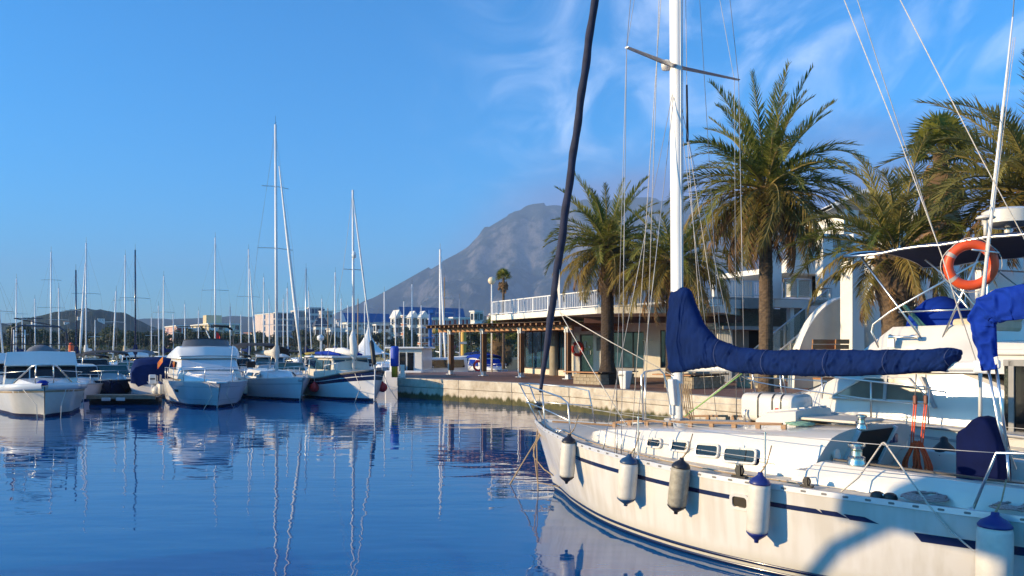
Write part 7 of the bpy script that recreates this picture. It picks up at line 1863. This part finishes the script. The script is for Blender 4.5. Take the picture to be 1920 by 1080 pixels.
# ------------------------------------------------------------------ the town and the shore beyond the marina
def leaf_tree_mesh(name, rx, rz_, n_, s_, lm, seed):
    rnd = random.Random(seed); mb = MB(); cl = [(Vector((rnd.uniform(-.75,.75)*rx, rnd.uniform(-.75,.75)*rx, rnd.uniform(-.45,.75)*rz_)), rnd.uniform(.30,.52)) for _ in range(13)]
    for i in range(n_):
        c, r_ = rnd.choice(cl); d = Vector((rnd.gauss(0,1), rnd.gauss(0,1), rnd.gauss(0,1))).normalized(); p = c+Vector((d.x*rx*r_, d.y*rx*r_, d.z*rz_*r_))*rnd.uniform(.75,1.05)
        n0 = (d+Vector((rnd.gauss(0,.5), rnd.gauss(0,.5), rnd.gauss(0,.5)))).normalized(); a = n0.orthogonal().normalized(); b_ = n0.cross(a); s2 = s_*rnd.uniform(.6,1.3); k_ = len(mb.v); mb.v += [tuple(p+a*s2), tuple(p+b_*s2*.6), tuple(p-a*s2), tuple(p-b_*s2*.6)]; mb.face((k_,k_+1,k_+2,k_+3))
    return mb.mesh(name, lm)
lt1 = leaf_mat('tree_leaf_dark', (.018,.036,.014), (.045,.070,.022), .2); lt2 = leaf_mat('tree_leaf_olive', (.045,.055,.018), (.10,.10,.032), .2)
TM = [leaf_tree_mesh('crown', 2.6, 2.3, 1500, .28, lt1, 1), leaf_tree_mesh('crown', 3.1, 2.0, 1500, .30, lt2, 2), leaf_tree_mesh('crown', 2.0, 3.0, 1500, .26, lt1, 3), leaf_tree_mesh('crown', 2.4, 1.7, 1300, .26, lt2, 4)]
mbt = MB(); mbt.tube([(0,0,-3.2),(.1,0,-1.5),(.05,.1,.5)], [.22,.16,.08], 7); mbt.tube([(.08,0,-1.3),(.8,.3,.3)], [.1,.04], 5); mbt.tube([(.08,0,-1.1),(-.7,-.2,.4)], [.1,.04], 5)
TRK = mbt.mesh('trunk', bark)
rnd = random.Random(12)
spots = [(p, 165+rnd.uniform(0,55)) for p in range(-20, 640, 17)]+[(p, 130+rnd.uniform(0,20)) for p in range(868, 1000, 22)]+[(p, 150+rnd.uniform(0,20)) for p in range(650,800,30)]
for px, Y in spots:
    px += rnd.uniform(-6,6); v = rnd.randrange(4); s_ = rnd.uniform(.75,1.25)*(1.0 if px < 300 else .85)
    t = thing('shore_tree', ('dark green rounded tree in the green belt behind the marina masts','olive green spreading tree in the green belt behind the marina masts','dark slender upright tree in the green belt behind the marina masts','low olive tree in the green belt behind the marina masts')[v], 'tree', ((px-960)/F*Y, Y, 1.1+3.1*s_), rnd.uniform(0,6), 'trees in the green belt behind the marina')
    linked('crown', TM[v], t, scale=s_); linked('trunk', TRK, t, scale=s_)
# low shrub line along the shore
rnd2 = random.Random(3); mb = MB()
for i in range(9000):
    px = rnd2.uniform(-60,660) if i%5 else rnd2.uniform(660,1000); Y = 152+rnd2.random()*10 if px < 700 else 120+rnd2.random()*10; p = Vector(((px-960)/F*Y, Y, 1.1+rnd2.random()**1.5*1.9*(.5+.5*noise.noise(Vector((px*.05,0,0)))+.4))); n0 = Vector((rnd2.gauss(0,1),-abs(rnd2.gauss(0,1)),rnd2.gauss(0,1))).normalized(); a = n0.orthogonal().normalized(); b_ = n0.cross(a); s2 = rnd2.uniform(.15,.4); k_ = len(mb.v); mb.v += [tuple(p+a*s2), tuple(p+b_*s2*.7), tuple(p-a*s2), tuple(p-b_*s2*.7)]; mb.face((k_,k_+1,k_+2,k_+3))
o = mb.build('shrubbery', lt2, None, recalc=False); o['kind'] = 'stuff'

rose = mat('rose_render', (.60,.38,.33), .9, var=.06, scale=.3); ochre = mat('ochre_render', (.62,.50,.30), .9, var=.06, scale=.3); pinkw = mat('pale_pink_render', (.62,.50,.45), .9, var=.05, scale=.2); bwhite = mat('building_white', (.70,.68,.64), .9, var=.05, scale=.3); bbrick = mat('town_brick', (.30,.11,.07), .9, var=.12, scale=1.5); salmon = mat('salmon_render', (.58,.27,.17), .9, var=.08, scale=.4); blueroof = mat('blue_roof', (.025,.11,.28), .6, var=.1, scale=.6); slate = mat('dark_roof', (.05,.06,.09), .7, var=.1); bluegl = mat('blue_facade', (.06,.10,.20), .25, var=.1); tile = mat('roof_tile', (.33,.14,.08), .85, var=.12); shut = mat('red_shutter', (.33,.05,.045), .7); wdark = mat('window_dark', (.03,.035,.045), .15, var=.1)
BR = R(33); BE = Vector((math.cos(BR), math.sin(BR))); BN = Vector((-BE.y, BE.x))
WIN = {}
def bldg(label, l, c, r, ytop, Y, wm_, nf=4, ns=3, nrow=3, roof='flat', rm=None, win=None, wsz=(1.3,1.5), name='apartment_building', cat='building', lower=None, balc=False, roof_h=2.5):
    P = at(c, ytop, Y); P2 = Vector((P.x,P.y)); zt = P.z; z0 = 1.15
    def solve(px, d): k_ = (px-960)/F; return (k_*P.y-P.x)/(d.x-k_*d.y)
    w_ = max(1.5, solve(r, BE)); dp = max(2.0, solve(l, BN)) if l < c-.5 else 8.0
    t = thing(name, label, cat, (P.x, P.y, z0), BR); h_ = zt-z0
    mb = MB(); mb.prism([(0,0),(w_,0),(w_,dp),(0,dp)], 0, h_); bd = mb.build('wall', wm_, t)
    if lower: mb = MB(); mb.prism([(-.04,-.04),(w_+.04,-.04),(w_+.04,dp),(-.04,dp)], 0, h_*lower[0]); mb.build('lower_wall', lower[1], t)
    key = (win.name if win else 'w', wsz)
    if key not in WIN:
        m1 = MB(); m1.box((0,0,0), (wsz[0],.10,wsz[1])); pane = m1.mesh('pane', win or wdark)
        m2 = MB(); fw = .14
        for x in (-1,1): m2.box((x*(wsz[0]/2+fw/2),0,0), (fw,.2,wsz[1]+2*fw))
        for z in (-1,1): m2.box((0,0,z*(wsz[1]/2+fw/2)), (wsz[0],.2,fw))
        WIN[key] = (pane, m2.mesh('frame', bwhite))
    pane, frm = WIN[key]; fh = h_/nrow
    for i in range(nf):
        for j in range(nrow):
            x = w_*(i+.5)/nf; z = fh*(j+.55); wo = linked('window', pane, t, (x,-.02,z)); linked('frame', frm, wo, (0,-.03,0))
            if balc and i%2 == 0: m3 = MB(); m3.box((x,-.55,z-wsz[1]*.75), (w_/nf*1.1,1.1,.18)); m3.box((x,-1.05,z-wsz[1]*.45), (w_/nf*1.1,.1,.9)); m3.build('balcony', bwhite, t)
    if l < c-.5:
        for i in range(ns):
            for j in range(nrow):
                y = dp*(i+.5)/ns; z = fh*(j+.55); wo = linked('window', pane, t, (-.02,y,z), (0,0,R(90))); linked('frame', frm, wo, (0,.03,0))
    if roof == 'flat': mb = MB(); mb.prism([(-.25,-.25),(w_+.25,-.25),(w_+.25,dp+.25),(-.25,dp+.25)], h_, h_+.35); mb.build('roof', rm or bwhite, t)
    elif roof == 'gable': mb = MB(); mb.extrude([(-.3,-.35,h_), (-.3,dp+.35,h_), (-.3,dp/2,h_+roof_h)], (w_+.6,0,0)); mb.build('roof', rm or tile, t)
    elif roof == 'gablef': mb = MB(); mb.extrude([(-.3,-.35,h_), (w_+.3,-.35,h_), (w_/2,-.35,h_+roof_h)], (0,dp+.6,0)); mb.build('roof', rm or tile, t)
    elif roof == 'hip': mb = MB(); a_ = [(-.4,-.4,h_),(w_+.4,-.4,h_),(w_+.4,dp+.4,h_),(-.4,dp+.4,h_)]; b_ = [(dp*.3,dp*.45,h_+roof_h),(max(dp*.3,w_-dp*.3),dp*.45,h_+roof_h),(max(dp*.3,w_-dp*.3),dp*.55,h_+roof_h),(dp*.3,dp*.55,h_+roof_h)]; mb.loft([a_,b_], closed=True, caps=True); mb.build('roof', rm or tile, t)
    return t, w_, dp, h_
bldg('rose pink apartment house with red shuttered windows', 310, 331, 352, 612, 240, rose, 2, 2, 3, win=shut)
bldg('small white house with red shutters between the rose and ochre blocks', 345, 358, 382, 617, 250, bwhite, 2, 1, 2, win=shut)
t, w_, dp, h_ = bldg('ochre apartment block with a sunlit stepped facade and roof turret', 358, 391, 452, 608, 260, ochre, 4, 4, 4, balc=True)
mb = MB(); mb.box((w_*.35,dp*.4,h_+1.7), (5,5,3.2)); mb.build('roof_turret', ochre, t)
bldg('low beige arcade building with terracotta roof edge', 458, 472, 492, 625, 240, ochre, 4, 2, 2, rm=tile)
bldg('tall pale pink hotel block with blank sunlit wall', 478, 516, 546, 587, 380, pinkw, 5, 1, 6, win=bluegl, wsz=(3.0,2.2))
bldg('wide blue glazed hotel wing with pale roof band', 545, 552, 576, 583, 400, pinkw, 6, 1, 5, win=bluegl, wsz=(3.4,2.4))
bldg('highest grey hotel wing beside the mountain foot', 574, 580, 606, 577, 420, bwhite, 4, 1, 6, win=bluegl, wsz=(3.4,2.4))
bldg('grey white hotel annex lower than the glazed wing', 598, 602, 624, 584, 400, pinkw, 3, 1, 4)
bldg('white house with dark hipped roof', 588, 592, 615, 612, 230, bwhite, 3, 1, 2, roof='hip', rm=slate)
bldg('long white building with columned front below the blue roofs', 612, 620, 648, 618, 225, bwhite, 5, 2, 2)
bldg('long white apartment block under a bright blue roof beside the tent', 640, 650, 733, 604, 250, bwhite, 9, 2, 3, roof='gable', rm=blueroof, balc=True, roof_h=3.0)
bldg('white balconied apartment block with sunlit terraces', 703, 706, 728, 610, 215, bwhite, 3, 1, 4, balc=True)
bldg('tall white gabled house beside an orange chimney', 732, 742, 754, 596, 215, bwhite, 2, 1, 4, roof='gablef', rm=bwhite, roof_h=2.2)
bldg('narrow orange brick stair tower between gabled houses', 753, 756, 765, 593, 214, salmon, 1, 1, 4)
bldg('white gabled house with salmon base, first of a pair', 763, 770, 784, 596, 205, bwhite, 2, 1, 4, roof='gablef', rm=bwhite, lower=(.5,salmon), roof_h=1.8)
bldg('white gabled house with salmon base, second of a pair', 781, 788, 804, 596, 204, bwhite, 2, 1, 4, roof='gablef', rm=bwhite, lower=(.5,salmon), roof_h=1.8)
bldg('long apartment row under a blue roof behind the gabled houses', 748, 752, 870, 593, 245, bwhite, 12, 1, 3, roof='gable', rm=blueroof, roof_h=3.0)
bldg('brick and white apartment block behind the blue crane', 806, 811, 845, 599, 200, bwhite, 5, 1, 4, lower=(.62,bbrick), win=shut)
bldg('white apartment block with brick base near the pergola end', 843, 850, 886, 597, 203, bwhite, 5, 1, 4, lower=(.55,bbrick), win=shut)
bldg('bright white corner house above the pergola roof', 884, 890, 904, 585, 190, bwhite, 2, 1, 4)
# crane, travel lift, tent
P = at(806.5, 655, 140); t = thing('blue_crane', 'tall bright blue column crane with small platform', 'crane', (P.x,140,1.15))
hc = EYE+(HOR-588)/F*140-1.15; cb_ = mat('crane_blue', (.012,.10,.36), .5)
mb = MB(); mb.tube([(0,0,0),(0,0,hc)], [.34,.30], 12); mb.build('column', cb_, t, smooth=True, sharp=50)
for z in (hc*.42,hc*.66): mb = MB(); mb.box((-.4,0,z), (2.2,1.2,.14)); mb.build('platform', cb_, t); 
for x in (-1.5,.7): mb = MB(); mb.tube([(x,-.6,hc*.40),(x,-.6,hc*.82)], .05, 6); mb.build('platform_post', cb_, t)
mb = MB(); mb.box((.2,0,hc+.3), (.9,.8,.7)); mb.build('crane_head', cb_, t, bevel=.1)
yl_ = mat('lift_yellow', (.60,.34,.04), .5); P = at(869, 655, 120); t = thing('travel_lift', 'yellow boat lift with long beam and round ended column', 'boat lift', (P.x,120,1.15))
hb_ = EYE+(HOR-621)/F*120-1.15; xl = (814-869)/F*120
mb = MB(); mb.tube([(0,0,0),(0,0,hb_+.2)], .42, 12); mb.build('column', yl_, t, smooth=True, sharp=50)
mb = MB(); mb.tube([(xl,0,hb_),(.3,0,hb_)], .24, 10); mb.lathe([(0,-.3),(.42,-.2),(.42,.2),(0,.3)], (xl,0,hb_), 14, 'X'); mb.build('beam', yl_, t, smooth=True, sharp=50)
mb = MB(); mb.box((0,0,hb_*.55), (.95,.95,.35)); mb.build('collar', gryp, t)
P = at(690, 655, 118); t = thing('white_tent', 'white peaked event tent behind the motor sailer', 'tent', (P.x,118,1.15)); zt_ = EYE+(HOR-611)/F*118-1.15; rw_ = 47/F*118
mb = MB(); rows = []
for i in range(13):
    k_ = i/12; rr_ = rw_*(k_**1.45)+.05; z = zt_*(1-k_)+.35*k_+.0; z = .55+(zt_-.55)*(1-k_)**1.7; rows.append([(rr_*math.cos(R(45+30*j))*(1.0), rr_*math.sin(R(45+30*j)), z-(.25*k_ if j%3 else 0)) for j in range(12)])
mb.loft(rows, closed=True); mb.build('canopy', mat('tent_fabric', (.78,.77,.75), .8, var=.04), t, smooth=True)
for j in range(4): mb = MB(); a_ = R(45+90*j); mb.tube([(rw_*math.cos(a_), rw_*math.sin(a_), -.1),(rw_*math.cos(a_), rw_*math.sin(a_), .6)], .06, 6); mb.build('pole', alu, t)
mb = MB(); mb.tube([(0,0,-.1),(0,0,zt_+.2)], .08, 6); mb.build('mast', alu, t)
# foothill with scattered white villas
FHT = T(1500, ((480,640),(560,622),(640,606),(760,598),(900,592),(1100,590),(1400,586),(1800,590),(2200,610)))
ridge('foothill', 1500, 350, FHT, 3.0, hill_m, fr=.02, nx=200, ny=24)
vr = random.Random(21); VB = []
for v in range(3):
    mb = MB(); W_ = (9,13,8)[v]; mb.prism([(-W_/2,-4),(W_/2,-4),(W_/2,4),(-W_/2,4)], -6, 5.2); VB.append((mb.mesh('wall', bwhite), W_))
RF = [];
for v in range(3):
    mb = MB(); W_ = VB[v][1]
    if v == 1: mb.prism([(-W_/2-.2,-4.2),(W_/2+.2,-4.2),(W_/2+.2,4.2),(-W_/2-.2,4.2)], 5.2, 5.7)
    else: mb.extrude([(-W_/2-.4,-4.5,5.2),(-W_/2-.4,4.5,5.2),(-W_/2-.4,0,7.4)], (W_+.8,0,0))
    RF.append(mb.mesh('roof', tile if v == 0 else bwhite))
mbw = MB(); mbw.box((0,0,0), (1.8,.2,1.6)); WV = mbw.mesh('window', wdark)
vlab = ('white villa with tiled roof on the mountain foot','flat roofed white villa on the mountain foot','small white gabled villa on the mountain foot')
for i in range(54):
    px = vr.uniform(560,1010) if i < 44 else vr.uniform(1010,1480); y = 1500-350*vr.uniform(.02,.42); H_ = interp(FHT, px); t_ = (y-1500)/350; k_ = 1-abs(t_)**1.6; z = -6+(H_+6)*k_; v = i%3
    t = thing('villa', vlab[v], 'house', (ppx(px,y) if False else (px-960)/F*1500, y, z), BR+vr.uniform(-.3,.3), 'white villas scattered on the mountain foot')
    linked('wall', VB[v][0], t); linked('roof', RF[v], t)
    for x in (-2.4,2.4): linked('window', WV, t, (x,-4.02,2.6))
# small houses on the pine hill
for i in range(10):
    px = vr.uniform(20,290); y = 800-150*vr.uniform(.3,.75); tab = T(800, ((0,610),(80,603),(120,586),(170,578),(215,584),(250,606),(285,622),(340,640))); H_ = interp(tab, px); k_ = 1-abs((y-800)/150)**1.6; z = -6+(H_+6)*k_
    t = thing('villa', 'white villa among the pines on the left hill' if False else 'white villa among the trees of the pine hill', 'house', ((px-960)/F*800, y, z+.5), BR+vr.uniform(-.3,.3), 'white villas on the pine hill'); v = i%3
    linked('wall', VB[v][0], t, scale=.45); linked('roof', RF[v], t, scale=.45)
    for x in (-2.4,2.4): linked('window', WV, t, (x*.45,-1.83,1.17), scale=.45)
